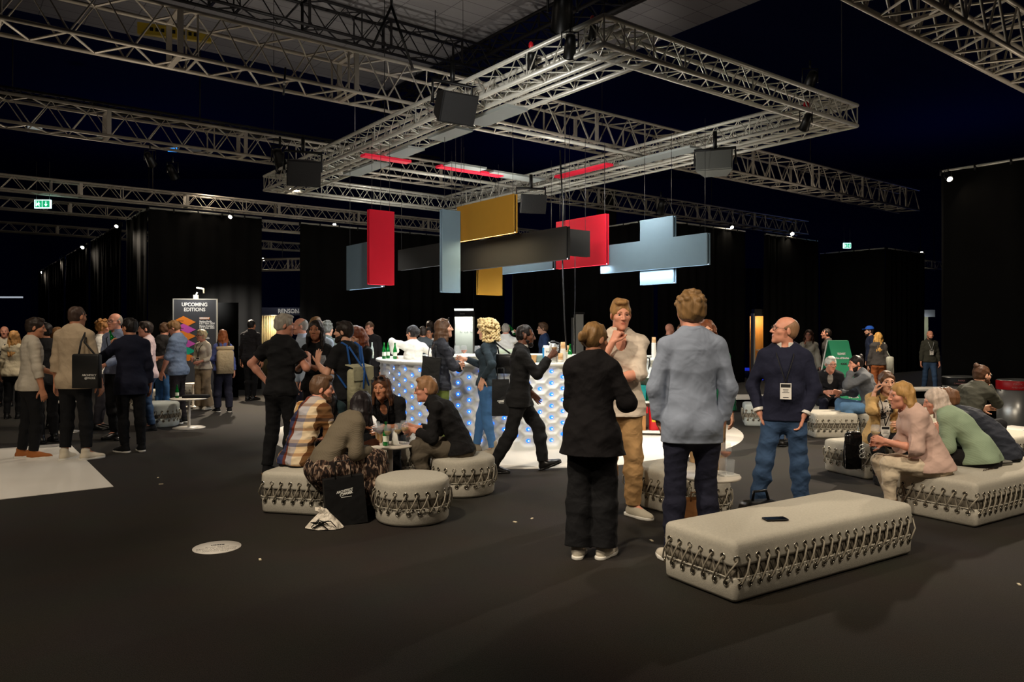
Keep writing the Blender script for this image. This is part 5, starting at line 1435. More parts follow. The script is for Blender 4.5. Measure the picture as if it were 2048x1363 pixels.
tumbler(on_t(T2, 0.085, -0.05), 'frosted plastic cup nearest the dark trousers', h=0.145, r=0.034, group='plastic cups on the table'); wineglass(on_t(T2, 0.15, 0.10), 'balloon wine glass with amber rest behind the plastic cups', m_amber, h=0.235, r=0.05)
wineglass(on_t(T2, 0.075, 0.09), 'empty wine glass by the balloon glass', h=0.22)
o = MB().box((0, 0, 0.006), (0.13, 0.1, 0.012), 0.4).build('coaster', m_white_gloss); o.location = on_t(T2, 0.14, -0.03); o.location.z = TZ - 0.0; 
tag(o, 'square white coaster under the tall plastic cup', 'coaster')
o = MB().rbox((0, 0, 0), (0.11, 0.08, 0.028), 0.01).build('black_tray', m_blk); o.location = on_t(T2, -0.06, -0.1); tag(o, 'small black case on the little table seen between the legs', 'case')
tumbler(on_t(T2, -0.05, 0.02), 'clear cup seen between the dark trouser legs', h=0.15)
bottle((T3[0] - 0.20, T3[1], TZ), 'green bottle on the round table by the board', h=0.22)
o = MB().rbox((0, 0, 0), (0.42, 0.2, 0.05), 0.03, rz=0.1).build('folded_jacket', cloth((20, 20, 22))); o.location = (T3[0] + 0.10, T3[1] + 0.05, TZ); tag(o, 'black folded garment on the round table by the board', 'garment')

# paper bag, tote bags, briefcase, phone, clutch
m_kraft = mat('kraft_bag', (150, 100, 56), 0.85, var=0.12, fold=0.3, fscale=8)
kb = thing('paper_bag', 'brown kraft paper bag under the little table with plastic cups', 'bag', (xat(1388, 5.68), 5.66, 0), 0.15)
MB().add([(-0.13, -0.06, 0), (0.13, -0.06, 0), (0.13, 0.06, 0), (-0.13, 0.06, 0), (-0.13, -0.05, 0.36), (0.13, -0.05, 0.36), (0.13, 0.05, 0.36), (-0.13, 0.05, 0.36)], [(0, 3, 2, 1), (0, 1, 5, 4), (1, 2, 6, 5), (2, 3, 7, 6), (3, 0, 4, 7)]).build('bag_body', m_kraft, kb)
MB().tube([(-0.05, -0.05, 0.35), (-0.05, -0.055, 0.42), (0.05, -0.055, 0.42), (0.05, -0.05, 0.35)], 0.004, 5).build('handle', m_kraft, kb)
m_bag_black = mat('black_paper_bag', (13, 13, 14), 0.55, fold=0.2, fscale=6)
def carrier(label, loc, rz, w=0.36, h=0.42, dp=0.10, tilt=0.0, txt=True, tr=0.0, handle=True, name='carrier_bag'):
    t = thing(name, label, 'bag', loc, rz); t.rotation_euler = (tilt, tr, rz)
    x, y = w / 2, dp / 2
    MB().add([(-x, -y, 0), (x, -y, 0), (x, y, 0), (-x, y, 0), (-x * 0.97, -y * 0.7, h), (x * 0.97, -y * 0.7, h), (x * 0.97, y * 0.7, h), (-x * 0.97, y * 0.7, h), (-x * 0.99, 0, h * 0.5), (x * 0.99, 0, h * 0.5)],
             [(0, 3, 2, 1), (0, 1, 5, 4), (1, 9, 5), (1, 2, 9), (2, 6, 9), (5, 9, 6), (2, 3, 7, 6), (3, 8, 7), (3, 0, 8), (0, 4, 8), (4, 7, 8), (4, 5, 6, 7)]).build('bag_body', m_bag_black, t)
    if handle:
        MB().tube([(-x * 0.4, -y * 0.7, h), (-x * 0.35, -y * 0.7, h + 0.14), (x * 0.35, -y * 0.7, h + 0.14), (x * 0.4, -y * 0.7, h)], 0.006, 5).build('handle', m_bag_black, t)
    if txt:
        k = -y * 0.85 - 0.004
        sl = math.atan2(y * 0.3, h); n_ = Vector((0, -math.cos(sl), math.sin(sl)))
        up = (0, math.sin(sl), math.cos(sl))
        z = h * txt if not isinstance(txt, bool) else h * 0.5
        yk = -y + y * 0.3 * (z / h) - 0.002
        text_obj('lettering', 'ARCHITECT', w * 0.075, m_white_gloss, face_matrix((0, yk, z), (1, 0, 0.10), up), t, bold=0.001)
        text_obj('lettering', '@WORK', w * 0.075, m_white_gloss, face_matrix((w * 0.03, yk, z - w * 0.07), (1, 0, 0.10), up), t, bold=0.002)
        MB().box((0.01, yk, z - w * 0.15), (w * 0.26, 0.002, w * 0.012)).build('print_line', m_white_gloss, t)
    return t
carrier('black carrier bag with white print leaning on the square pouf', (xat(692, 6.3), 6.32, 0.0), math.radians(22), w=0.34, h=0.40, dp=0.12, txt=0.72, tr=-0.08)
# crumpled white gift bag with black ribbon
cb = thing('gift_bag', 'crumpled white bag tied with black string before the square pouf', 'bag', (xat(650, 6.2), 6.18, 0))
rs = random.Random(4); mb = MB(); mb.ball((0, 0, 0.0), (0.155, 0.09, 0.15), 18, 10)
mb.v = [((v[0] * (1 - max(0, v[2]) * 4.2) + 0.1 * max(0, 0.06 - v[2]) * v[0] * 8 + rs.uniform(-.006, .006) - 0.0, v[1] * (1 - max(0, v[2]) * 3.5) + rs.uniform(-.006, .006), max(0.004, v[2]) + rs.uniform(0, .006)) if v[2] < 0.13 else (v[0] - 0.03, v[1], v[2] + rs.uniform(0, .03))) for v in mb.v]
o = mb.build('bag_body', mat('white_tissue', (222, 212, 196), 0.6, fold=0.9, fscale=14), cb)
for p in o.data.polygons: p.use_smooth = False
rb = MB()
for k in range(7):
    a = rs.uniform(-1.2, 1.2); rb.tube([(rs.uniform(-.12, .06), -0.10 + rs.uniform(-.0, .02), rs.uniform(0.01, .07)), (rs.uniform(-.08, .08), -0.085, rs.uniform(.05, .09)), (rs.uniform(-.06, .12), -0.075, rs.uniform(.02, .10))], 0.0045, 5)
rb.build('black_string', m_blk, cb)
# phone on the bench
ph = thing('smartphone', 'black smartphone lying on the closest bench', 'phone', (xat(1557, 4.86), 4.92, 0.388), math.radians(8))
MB().rbox((0, 0, 0), (0.155, 0.078, 0.009), 0.008).build('phone_body', m_blkmetal, ph); MB().box((0, 0, 0.0095), (0.145, 0.068, 0.001)).build('screen', mat('phone_screen', (8, 8, 10), 0.05), ph)
# clutch bag and chain on the second bench
cl = thing('clutch_bag', 'flat silver-black clutch bag on the bench next to the green sweater', 'bag', (xat(1995, 6.95), 6.95, 0.388), YB - 0.2)
MB().rbox((0, 0, 0), (0.25, 0.13, 0.035), 0.02).build('bag_body', mat('clutch_leather', (120, 118, 110), 0.3), cl)
MB().tube([(-0.12, -0.066, 0.02), (0.0, -0.07, 0.022), (0.12, -0.066, 0.02)], 0.004, 5).build('zip', m_blkmetal, cl)
rs = random.Random(8); o = MB().tube([(xat(1955 + 4 * i, 6.7), 6.62 + 0.012 * i + rs.uniform(-.008, .008), 0.392) for i in range(14)], 0.004, 5).build('bag_chain', mat('dark_bronze', (70, 50, 36), 0.4, metal=0.6)); tag(o, 'dark chain lying beside the clutch bag', 'chain')
# briefcase behind the bench
bc = thing('briefcase', 'black leather shoulder bag on the floor by the blue jeans', 'bag', (xat(1520, 6.05), 6.05, 0), 0.25)
MB().rbox((0, 0, 0), (0.34, 0.2, 0.26), 0.07, seg=4).build('bag_body', mat('black_leather', (18, 17, 17), 0.32, bump=0.3, bscale=90), bc)
MB().tube([(-0.07, 0, 0.25), (-0.055, 0, 0.33), (0.055, 0, 0.335), (0.08, 0, 0.25)], 0.012, 8).build('handle', mat('black_leather', (0, 0, 0)), bc)
MB().box((0.02, -0.106, 0.15), (0.26, 0.02, 0.14)).build('front_pocket', mat('black_leather', (0, 0, 0)), bc)
# shiny handbag on a pouf
hb = thing('handbag', 'shiny black handbag hanging over a pouf beside the pink sweater woman', 'bag', (xat(1709, 8.05), 8.08, 0.14), 0.2)
MB().rbox((0, 0, 0), (0.20, 0.09, 0.40), 0.05, seg=4).build('bag_body', mat('patent_black', (14, 14, 15), 0.18, fold=0.5, fscale=7), hb)
b = MB()
for k in range(3): b.tube([(0.07 + 0.03 * math.cos(t), -0.05, 0.24 - k * 0.05 + 0.022 * math.sin(t)) for t in [2 * PI * i / 12 for i in range(12)]], 0.005, 5, closed=True)
b.build('buckle', m_steel, hb)
MB().tube([(-0.1, 0, 0.3), (-0.13, -0.02, 0.18), (-0.12, -0.02, 0.02)], 0.008, 5).build('strap', mat('patent_black', (0, 0, 0)), hb)

# white shell chair, plinths, bins
ch = thing('shell_chair', 'white rounded shell chair behind the blond women', 'chair', (xat(1853, 9.6), 9.6, 0), math.radians(200))
vs, fs = [], []
for j in range(11):
    z = 0.42 + 0.46 * j / 10; wv = 0.245 * math.sqrt(max(0.05, 1 - (max(0, j - 4) / 6.6) ** 2)) if j > 4 else 0.245
    for i in range(13):
        t = -1 + i / 6.0; vs.append((t * wv, 0.16 - 0.12 * (1 - t * t) * -1 * 0 + 0.10 * (1 - t * t), z + 0.0 * t))
for j in range(10):
    for i in range(12): fs.append((j * 13 + i, j * 13 + i + 1, (j + 1) * 13 + i + 1, (j + 1) * 13 + i))
mb = MB(); mb.add(vs, fs, 0, True); o = mb.build('backrest', mat('ivory_shell', (232, 226, 206), 0.4), ch); md_ = o.modifiers.new('t', 'SOLIDIFY'); md_.thickness = 0.025
MB().rbox((0, -0.02, 0.40), (0.49, 0.45, 0.05), 0.05).build('seat', mat('ivory_shell', (0, 0, 0)), ch); MB().lathe([(0.2, 0), (0.19, 0.02), (0.03, 0.05), (0.03, 0.40)], n=20).build('pedestal', m_steel, ch)
def plinth(label, loc, d, rz, m=m_white_mat, sq=None):
    t = thing('display_plinth', label, 'plinth', (loc[0], loc[1], 0), rz, 'low white display plinths')
    MB().box((0, 0, d[2] - 0.02), (d[0], d[1], 0.04)).build('top_slab', m, t); MB().box((0, 0.03, (d[2] - 0.04) / 2), (d[0] - 0.12, d[1] - 0.12, d[2] - 0.04)).build('base_box', m_blk if not sq else m_table, t)  # black base puts the shade under the slab into its colour
    if sq: MB().box((0.05, -0.1, d[2] + 0.003), (0.25, 0.2, 0.006)).build('dark_mat', m_blk, t)
plinth('long low white plinth left of the seated white-haired man'.replace('left of', 'beside the navy sweater and'), (xat(1512, 15.2), 15.2), (1.7, 0.7, 0.30), 0.1)
plinth('low white plinth behind the blond woman on the phone', (xat(1822, 14.2), 14.2), (1.3, 0.8, 0.30), 0.1); plinth('far low white plinth before the walking man', (xat(1850, 17.5), 17.5), (1.8, 0.8, 0.28), 0.1)
plinth('white plinth with a black mat in front of the steel bin', (xat(2040, 10.6), 10.6), (1.3, 0.8, 0.20), YB, sq=True)
m_print_dim = mat('print_dim', (214, 150, 150), 0.6)
def bin_(label, loc, r, h, band, txt):
    t = thing('waste_bin', label, 'bin', (loc[0], loc[1], 0), 0, 'steel waste bins')
    MB().lathe([(0, 0), (r * 0.98, 0), (r, 0.02), (r, h * 0.80), (0, h * 0.80)], n=40).build('drum', m_steel, t)
    MB().lathe([(r * 1.03, h * 0.78), (r * 1.04, h * 0.80), (r * 1.04, h * 0.96), (r * 1.02, h * 0.97)], n=40, cap=False).build('label_band', band, t)
    MB().lathe([(r * 1.03, h * 0.965), (r * 0.98, h * 0.985), (r * 0.6, h), (r * 0.55, h * 0.985), (0.0, h * 0.93)], n=40, cap=False).build('lid', m_steel, t)
    for k, s in enumerate(txt): text_obj('lettering', s, r * 0.13, m_print_dim, face_matrix((-r * 0.52, -r * 0.93, h * (0.905 - 0.07 * k)), (0.88, -0.48, 0), (0, 0, 1)), t)
bin_('steel waste bin with red band next to the big drape', (xat(2033, 12.8), 12.8), 0.29, 0.80, m_red, ('PLASTIC', 'AND CUPS'))
bin_('steel waste bin with black band behind the bearded man', (xat(1922, 14.0), 14.0), 0.31, 0.78, m_blk, ('PAPER', 'CARDBOARD'))
bin_('black banded waste bin peeping out behind the first drape corner', (xat(1972, 14.3), 13.4), 0.20, 0.7, m_blk, ())

# ---------------------------------------------------------------- boards, booths
# upcoming editions board
d = 17.6; sgx = xat(391, d)
ub = thing('event_board', 'tall charcoal board headed upcoming editions with coloured diamonds', 'sign', (sgx, d, 0), math.radians(9))
W_, H_ = 82 / FPX * d * 1.0, zat(598, d)
MB().box((0, 0, H_ / 2), (W_, 0.08, H_)).build('panel', mat('board_charcoal', (66, 68, 74), 0.55), ub)
fr = MB(); 
for x in (-W_ / 2, W_ / 2): fr.box((x, -0.005, H_ / 2), (0.02, 0.09, H_))
fr.box((0, -0.005, H_), (W_ + 0.02, 0.09, 0.02)); fr.build('frame', m_alu, ub)
def FM(x, z): return face_matrix((x * W_, -0.043, z), (1, 0, 0), (0, 0, 1))
zt = lambda py: zat(py, d)
m_sign_w = mat('sign_white', (240, 240, 238), 0.5)
for s_, y_ in (('UPCOMING', 609), ('EDITIONS', 619)): text_obj('heading', s_, 0.118, m_sign_w, FM(-0.01, zt(y_)), ub, bold=0.003, sx=0.92)
for k, (py, c) in enumerate(((641.5, 'orange'), (656.5, 'magenta'), (669.5, 'orange'), (684.5, 'magenta'), (699, 'teal'), (712, 'orange'))):
    m = mat('print_' + c, {'orange': (244, 140, 46), 'magenta': (210, 88, 190), 'teal': (20, 178, 142)}[c], 0.55)
    z = zt(py); hw, hh = 0.235 * W_, 9.8 / FPX * d; x0 = -0.215 * W_
    MB().add([(x0 - hw, -0.0425 - 0.001 * (6 - k), z + hh * 0.22), (x0 - hw * 0.22, -0.0425 - 0.001 * (6 - k), z + hh), (x0 + hw, -0.0425 - 0.001 * (6 - k), z - hh * 0.22), (x0 + hw * 0.25, -0.0425 - 0.001 * (6 - k), z - hh)], [(0, 3, 2, 1)]).build('diamond', m, ub)
    MB().box((x0 - hw * 0.45, -0.0437 - 0.001 * (6 - k), z + hh * 0.02), (hw * 0.5, 0.001, 0.012)).build('small_print', m_blk, ub)
lines = ((636.0, 'GERMANY', 'orange'), (642.5, 'Station-Berlin', None), (646.5, '6 & 7 Nov. 2024', None), (651.5, 'Messe Frankfurt', None), (655.5, '4 & 5 Dec. 2024', None), (664.5, 'AUSTRIA', 'teal'), (670, 'Vienna', 'teal'), (675.5, 'Marx Halle', None), (679.5, '2024', None), (688.5, 'ITALY', 'magenta'))
for (py, s_, c) in lines:
    m = m_sign_w if c is None else mat('print_' + c, (0, 0, 0))
    if c and s_ in ('GERMANY',): MB().box((0.22 * W_, -0.0415, zt(py)), (0.235 * W_, 0.003, 0.05)).build('tab', m, ub)
    text_obj('text_line', s_, 0.062 if c is None else 0.058, m_sign_w if s_ == 'GERMANY' else m, FM(0.10, zt(py)), ub, align='LEFT', bold=0.003, sx=0.82)
cl_ = MB(); cl_.box((0.01, 0, H_ + 0.05), (0.10, 0.08, 0.10)); cl_.tube([(0.01, 0, H_ + 0.1), (0.04, 0, H_ + 0.16)], 0.02, 6)
cl_.build('lamp_clamp', m_white_gloss, ub)
ba = MB(); ba.tube([(0.03, -0.02, H_ + 0.27), (0.19, -0.05, H_ + 0.24), (0.2, -0.05, H_ + 0.14)], 0.022, 6); o = ba.build('lamp_arm', mat('arm_lit', (230, 220, 190), 0.4), ub)
l_ = bpy.data.lights.new('board_lamp', 'SPOT'); l_.energy = 34; l_.spot_size = math.radians(125); l_.spot_blend = 0.6; l_.color = (1, 0.95, 0.86); l_.shadow_soft_size = 0.05
lo = bpy.data.objects.new('board_lamp', l_); COL.objects.link(lo); lo.location = (sgx + 0.05, d - 0.55, H_ + 0.35); lo.rotation_euler = (Vector((sgx, d + 0.4, 1.2)) - lo.location).to_track_quat('-Z', 'Y').to_euler()
l_ = bpy.data.lights.new('drape_lamp', 'SPOT'); l_.energy = 1300; l_.spot_size = math.radians(72); l_.spot_blend = 0.9; l_.color = (1, 0.97, 0.9); l_.shadow_soft_size = 0.05
lo = bpy.data.objects.new('drape_lamp', l_); COL.objects.link(lo); lo.location = (sgx + 0.1, d - 0.1, H_ + 0.42); lo.rotation_euler = (Vector((sgx, d + 1.6, 1.7)) - lo.location).to_track_quat('-Z', 'Y').to_euler()
# black backing boards behind it
p = (sgx + 0.02, d + 0.55); o = MB().box((p[0], p[1], zat(603, d) / 2), (1.5, 0.05, zat(603, d)), math.radians(9)).build('backing_board', mat('matt_black', (6, 6, 6), 0.95, spec=0.0)); tag(o, 'wide flat black board standing behind the upcoming editions board', 'board')
# booth with the company sign
d = 24.6
bt = thing('exhibition_booth', 'small booth with a dark header and cream drapes between the black drape walls', 'booth', (xat(556, d), d, 0), 0.12)
w2 = 96 / FPX * d
MB().box((0, 0, zat(622.5, d)), (w2, 0.5, 15 / FPX * d)).build('header', mat('booth_navy', (46, 50, 70), 0.6), bt)
MB().box((w2 * 0.08, 0.35, 1.05), (0.06, 0.3, 2.1)).build('post', m_alu, bt); MB().box((-w2 / 2, 0.1, 1.05), (0.06, 0.3, 2.1)).build('post', m_alu, bt)
vs, fs = [], []
for i in range(80):
    x = -w2 / 2 + 0.05 + i * (w2 * 0.56) / 79
    for z in (0.02, 2.12): vs.append((x, 0.7 + 0.035 * math.sin(i * 1.25), z))
for i in range(79): fs.append((2 * i, 2 * i + 2, 2 * i + 3, 2 * i + 1))
mb = MB(); mb.add(vs, fs, 0, True); o = mb.build('cream_drape', mat('cream_drape', (206, 190, 150), 0.9), bt); md_ = o.modifiers.new('t', 'SOLIDIFY'); md_.thickness = 0.01
text_obj('lettering', 'RENSON', 0.20, m_sign_w, face_matrix((w2 * 0.24, -0.26, zat(622.5, d)), (1, 0, 0), (0, 0, 1)), bt, bold=0.004, sx=0.85)
text_obj('lettering', 'Waregem BE', 0.075, m_sign_w, face_matrix((w2 * 0.415, -0.26, zat(624, d)), (1, 0, 0), (0, 0, 1)), bt, sx=0.85)
text_obj('lettering', '77', 0.09, m_sign_w, face_matrix((w2 * 0.10, -0.26, zat(623, d)), (1, 0, 0), (0, 0, 1)), bt)
l_ = bpy.data.lights.new('booth_lamp', 'POINT'); l_.energy = 26; l_.color = (1, 0.85, 0.6); l_.shadow_soft_size = 0.1
lo = bpy.data.objects.new('booth_lamp', l_); COL.objects.link(lo); lo.location = (xat(540, d), d + 0.35, 2.0)
l_ = bpy.data.lights.new('header_lamp', 'POINT'); l_.energy = 14; l_.color = (1, 0.95, 0.88); l_.shadow_soft_size = 0.05  # added to brighten the header lettering, no fixture belongs to it
lo = bpy.data.objects.new('header_lamp', l_); COL.objects.link(lo); lo.location = (xat(578, d), d - 0.9, 2.9)
# lit white doorway in the middle
d = 25.2; q = np.array((xat(928, d), d))
dr = thing('exhibition_booth', 'lit white doorway booth between the charcoal jacket and the blond curls', 'booth', (q[0], q[1], 0), 0.0)
wd_ = 36 / FPX * d; zt_ = zat(633, d)
MB().box((0, 0, zt_ + 0.10), (wd_ + 0.12, 0.12, 0.20)).build('header', mat('booth_dark', (44, 44, 46), 0.6), dr)
for x in (-wd_ / 2 - 0.02, wd_ / 2 + 0.02): MB().box((x, 0, zt_ / 2), (0.05, 0.12, zt_)).build('post', m_alu, dr)
MB().box((0.12, 1.5, 1.2), (wd_ + 1.0, 0.06, 2.4)).build('back_wall', mat('booth_white', (226, 228, 218), 0.7), dr)
text_obj('lettering', 'Sense', 0.07, m_sign_w, face_matrix((-0.05, -0.065, zt_ + 0.10), (1, 0, 0), (0, 0, 1)), dr)
text_obj('lettering', 'liv  tub  ler', 0.11, mat('print_grey', (150, 156, 150), 0.6), face_matrix((0.0, 1.46, zat(664, d + 1.5)), (1, 0, 0), (0, 0, 1)), dr)
l_ = bpy.data.lights.new('booth_lamp', 'POINT'); l_.energy = 60; l_.color = (0.95, 1.0, 0.92); l_.shadow_soft_size = 0.1
lo = bpy.data.objects.new('booth_lamp', l_); COL.objects.link(lo); lo.location = (q[0], d + 0.7, 2.1)
# lit glass case right of the middle
d = 22.2; dc = thing('display_case', 'narrow lit display case behind the bun-haired woman in the black coat', 'case', (xat(1157, d), d, 0), 0.1)
MB().box((0, 0, 1.05), (0.22, 0.4, 2.1)).build('case_body', mat('case_white', (214, 214, 206), 0.6), dc); MB().box((-0.17, -0.02, 1.0), (0.05, 0.3, 2.0)).build('side_post', m_alu, dc); MB().box((0.0, 0, 2.13), (0.3, 0.42, 0.07)).build('cap', m_blk, dc)
# wooden booth
d = 24.6; wb = thing('exhibition_booth', 'narrow wood-panelled booth with a white counter beside the bald man in glasses', 'booth', (xat(1506, d), d, 0), 0.0)
ww = 36 / FPX * d
MB().box((ww / 2, 0, zat(625, d)), (ww, 0.3, 14 / FPX * d)).build('header', mat('booth_dark', (44, 44, 46), 0.6), wb); MB().box((0.0, 0, 1.08), (0.05, 0.3, 2.2)).build('post', m_alu, wb)
m_wood = mat('oak_panel', (196, 132, 62), 0.5, var=0.25, vscale=3, stretch=(8, 8, 0.6)); MB().box((ww / 2, 0.35, 1.05), (ww, 0.05, 2.1)).build('wood_wall', m_wood, wb)
MB().box((ww * 0.62, -0.02, 0.98), (ww * 0.7, 0.35, 0.05)).build('counter', m_white_gloss, wb); MB().box((ww * 0.75, 0.1, 0.86), (ww * 0.5, 0.3, 0.18)).build('drawer_box', m_blk, wb)
MB().box((ww / 2, -0.1, 0.04), (ww, 0.1, 0.08)).build('blue_edge', mat('blue_edge', (40, 60, 220), 0.4, emit=(40, 60, 230), estr=0.5), wb)
text_obj('lettering', 'AXOR', 0.10, m_sign_w, face_matrix((ww * 0.7, -0.152, zat(623, d)), (1, 0, 0), (0, 0, 1)), wb)
l_ = bpy.data.lights.new('booth_lamp', 'POINT'); l_.energy = 22; l_.color = (1, 0.78, 0.45); l_.shadow_soft_size = 0.08
lo = bpy.data.objects.new('booth_lamp', l_); COL.objects.link(lo); lo.location = (xat(1522, d), d - 0.1, 1.95)
o = MB().box((xat(1484, 30.5), 30.2, 0.06), (1.6, 0.05, 0.12)).build('led_floor_strip', mat('blue_edge', (0, 0, 0))); tag(o, 'blue glowing floor strip below the blue drape', 'light')
# opening at the far end with a light tube
d = 31.0; fb = thing('exhibition_booth', 'bright grey doorway booth behind the walking man in jeans', 'booth', (xat(1864, d), d + 1.0, 0), 0.0)
MB().box((0, 0.3, 1.2), (1.1, 0.06, 2.4)).build('back_wall', mat('booth_greygreen', (120, 126, 112), 0.7), fb); MB().box((0, -0.2, 2.35), (1.1, 0.1, 0.3)).build('header', mat('booth_slate', (96, 104, 118), 0.6), fb)
MB().tube([(-0.03, 0.2, 1.4), (-0.03, 0.2, 2.2)], 0.04, 8).build('tube_lamp', mat('tube_white', (255, 255, 240), 0.3, emit=(255, 250, 225), estr=6), fb)
l_ = bpy.data.lights.new('booth_lamp', 'POINT'); l_.energy = 30; l_.color = (1, 0.95, 0.8); l_.shadow_soft_size = 0.1
lo = bpy.data.objects.new('booth_lamp', l_); COL.objects.link(lo); lo.location = (xat(1864, d), d + 0.6, 1.9)

# green A-frame board
d = 12.9
af = thing('a_frame_sign', 'green A-frame board with white print behind the seated men', 'sign', (0, 0, 0))
def gp(px, py, dd): return Vector((xat(px, dd), dd, zat(py, dd)))
TL, TR = gp(1657, 681, d), gp(1697, 681, d); BR_, BL_ = gp(1727, 797, d - 0.35), gp(1687, 797, d - 0.35)
BR_.z = BL_.z = 0.3
n_ = (TR - TL).cross(BL_ - TL).normalized()
def slab(nm, pts, th, m, par):
    nn = (pts[1] - pts[0]).cross(pts[3] - pts[0]).normalized() * th
    vs = [p for p in pts] + [p + nn for p in pts]
    return MB().add(vs, [(0, 1, 2, 3), (7, 6, 5, 4), (0, 4, 5, 1), (1, 5, 6, 2), (2, 6, 7, 3), (3, 7, 4, 0)]).build(nm, m, par)
m_green = mat('sign_green', (40, 170, 120), 0.55)
down = (BL_ - TL); down_full = down * ((TL.z) / (TL.z - BL_.z))
slab('front_board', [TL, TR, TR + down_full, TL + down_full], 0.02, m_green, af)
back_d = Vector((-down_full.x * 0.55, 0.55, down_full.z))
slab('back_board', [TL + Vector((0, 0.03, 0)), TR + Vector((0, 0.03, 0)), TR + back_d, TL + back_d], 0.02, m_green, af)
right = (TR - TL).normalized(); upv = (-down_full).normalized(); outn = right.cross(upv)
if outn.y > 0: outn = -outn
MB().tube([TL + Vector((-0.005, 0.03, 0)), TL + back_d], 0.013, 6).build('white_edge', m_white_gloss, af)
def AM(u, v):  # u across 0..1, v down 0..1
    return face_matrix(TL + (TR - TL) * u + down_full * v + outn * 0.006, right, upv)
for (u_, v_, s_, sz, m) in ((0.5, 0.155, 'KUNST', 0.05, m_sign_w), (0.5, 0.205, 'Sea of Stories', 0.046, m_sign_w), (0.5, 0.275, '<<<', 0.07, m_blk), (0.5, 0.44, 'are academy', 0.054, m_sign_w), (0.5, 0.52, '<<<', 0.07, m_blk), (0.62, 0.65, 'PORTA', 0.06, m_sign_w), (0.62, 0.71, 'NOVA', 0.06, m_sign_w)):
    text_obj('lettering', s_, sz, m, AM(u_, v_), af, bold=0.003, sx=0.86)
text_obj('lettering', 'A', 0.045, m_sign_w, AM(0.17, 0.40), af, bold=0.002)

# white floor foil and floor sticker
Aq = np.array(floor_at(227, 973)); Bq = np.array(floor_at(138, 886)); e1 = -U
q = [Aq, Aq + e1 * 6, Bq + e1 * 6, Bq]
mb = MB(); mb.add([xy3(p, 0.0) for p in q] + [xy3(p, 0.005) for p in q], [(0, 1, 2, 3)[::-1], (4, 5, 6, 7), (0, 1, 5, 4), (1, 2, 6, 5), (2, 3, 7, 6), (3, 0, 4, 7)]); o = mb.build('floor_foil', m_white_mat)
import bmesh as _bm
b_ = _bm.new(); b_.from_mesh(o.data); _bm.ops.recalc_face_normals(b_, faces=b_.faces); b_.to_mesh(o.data); b_.free()
tag(o, 'white rectangular floor foil under the beige sweater men', 'floor mat')
sx_, sy_ = floor_at(434, 1094); st = thing('floor_sticker', 'round white floor sticker with small print on the bare carpet', 'sticker', (sx_, sy_, 0.0), math.radians(180 + 16))
MB().lathe([(0.172, 0.0), (0.172, 0.003), (0, 0.003)], n=48, cap=False).build('disc', m_white_mat, st)
FMs = lambda x, y: Matrix.Translation((x, y, 0.0032))
m_pg = mat('print_soft', (120, 112, 104), 0.6)
for k, s_ in enumerate(('SHARE YOUR', 'ARCHITECT AT WORK', 'EXPERIENCE WITH US', 'AND FOLLOW')): text_obj('lettering', s_, 0.028, m_pg, FMs(0, -0.005 + k * 0.036 - 0.0), st, ext=0.0004)
text_obj('lettering', 'essen', 0.045, m_blk, FMs(-0.0, -0.055), st, ext=0.0004, bold=0.001)
# scraps on the carpet
rs = random.Random(12)
for (px, py, lab) in ((316, 955, 'small paper scrap near the white foil corner'), (322, 968, 'tiny paper scrap just below the first one near the foil'), (1064, 1037, 'white crumbs on the carpet beside the free round pouf'), (1030, 1044, 'pale crumb on the carpet between pouf and black coat'), (1303, 1081, 'white scrap on the carpet by the sneakers'), (520, 1119, 'tiny pale scrap near the floor sticker'), (2038, 1169, 'tiny pale scrap at the edge beyond the closest bench')):
    x, y = floor_at(px, py); o = MB().box((x, y, 0.004), (0.03 + rs.uniform(0, .02), 0.016, 0.006), rs.uniform(0, 3)).build('paper_scrap', mat('scrap', (214, 200, 170), 0.8)); tag(o, lab, 'litter', 'scraps on the carpet')
# ---------------------------------------------------------------- the visitors
BLK = cloth((24, 24, 26)); BLK2 = cloth((30, 28, 30)); BLKT = cloth((20, 20, 22), fold=0.25); NAVYT = cloth((28, 29, 44)); JEAN = cloth((54, 76, 106), var=0.22); JEANL = cloth((84, 118, 152), var=0.22); JEANB = cloth((64, 104, 150), var=0.22)
WHT = cloth((226, 222, 214)); KHAKI = cloth((170, 134, 90)); SOLE_W = mat('sole_white', (224, 220, 210), 0.6); SOLE_B = mat('sole_dark', (40, 34, 30), 0.6); LEATH = mat('shoe_black', (18, 17, 17), 0.28)
SNK = cloth((196, 188, 172), fold=0.1); TAN = cloth((160, 96, 50), fold=0.1)
H_DK, H_BLK, H_BRN, H_MID, H_BLOND, H_GREY, H_RED = hairm((44, 34, 28)), hairm((26, 21, 20)), hairm((92, 66, 46)), hairm((124, 92, 58)), hairm((190, 146, 84)), hairm((150, 142, 132)), hairm((142, 80, 42))

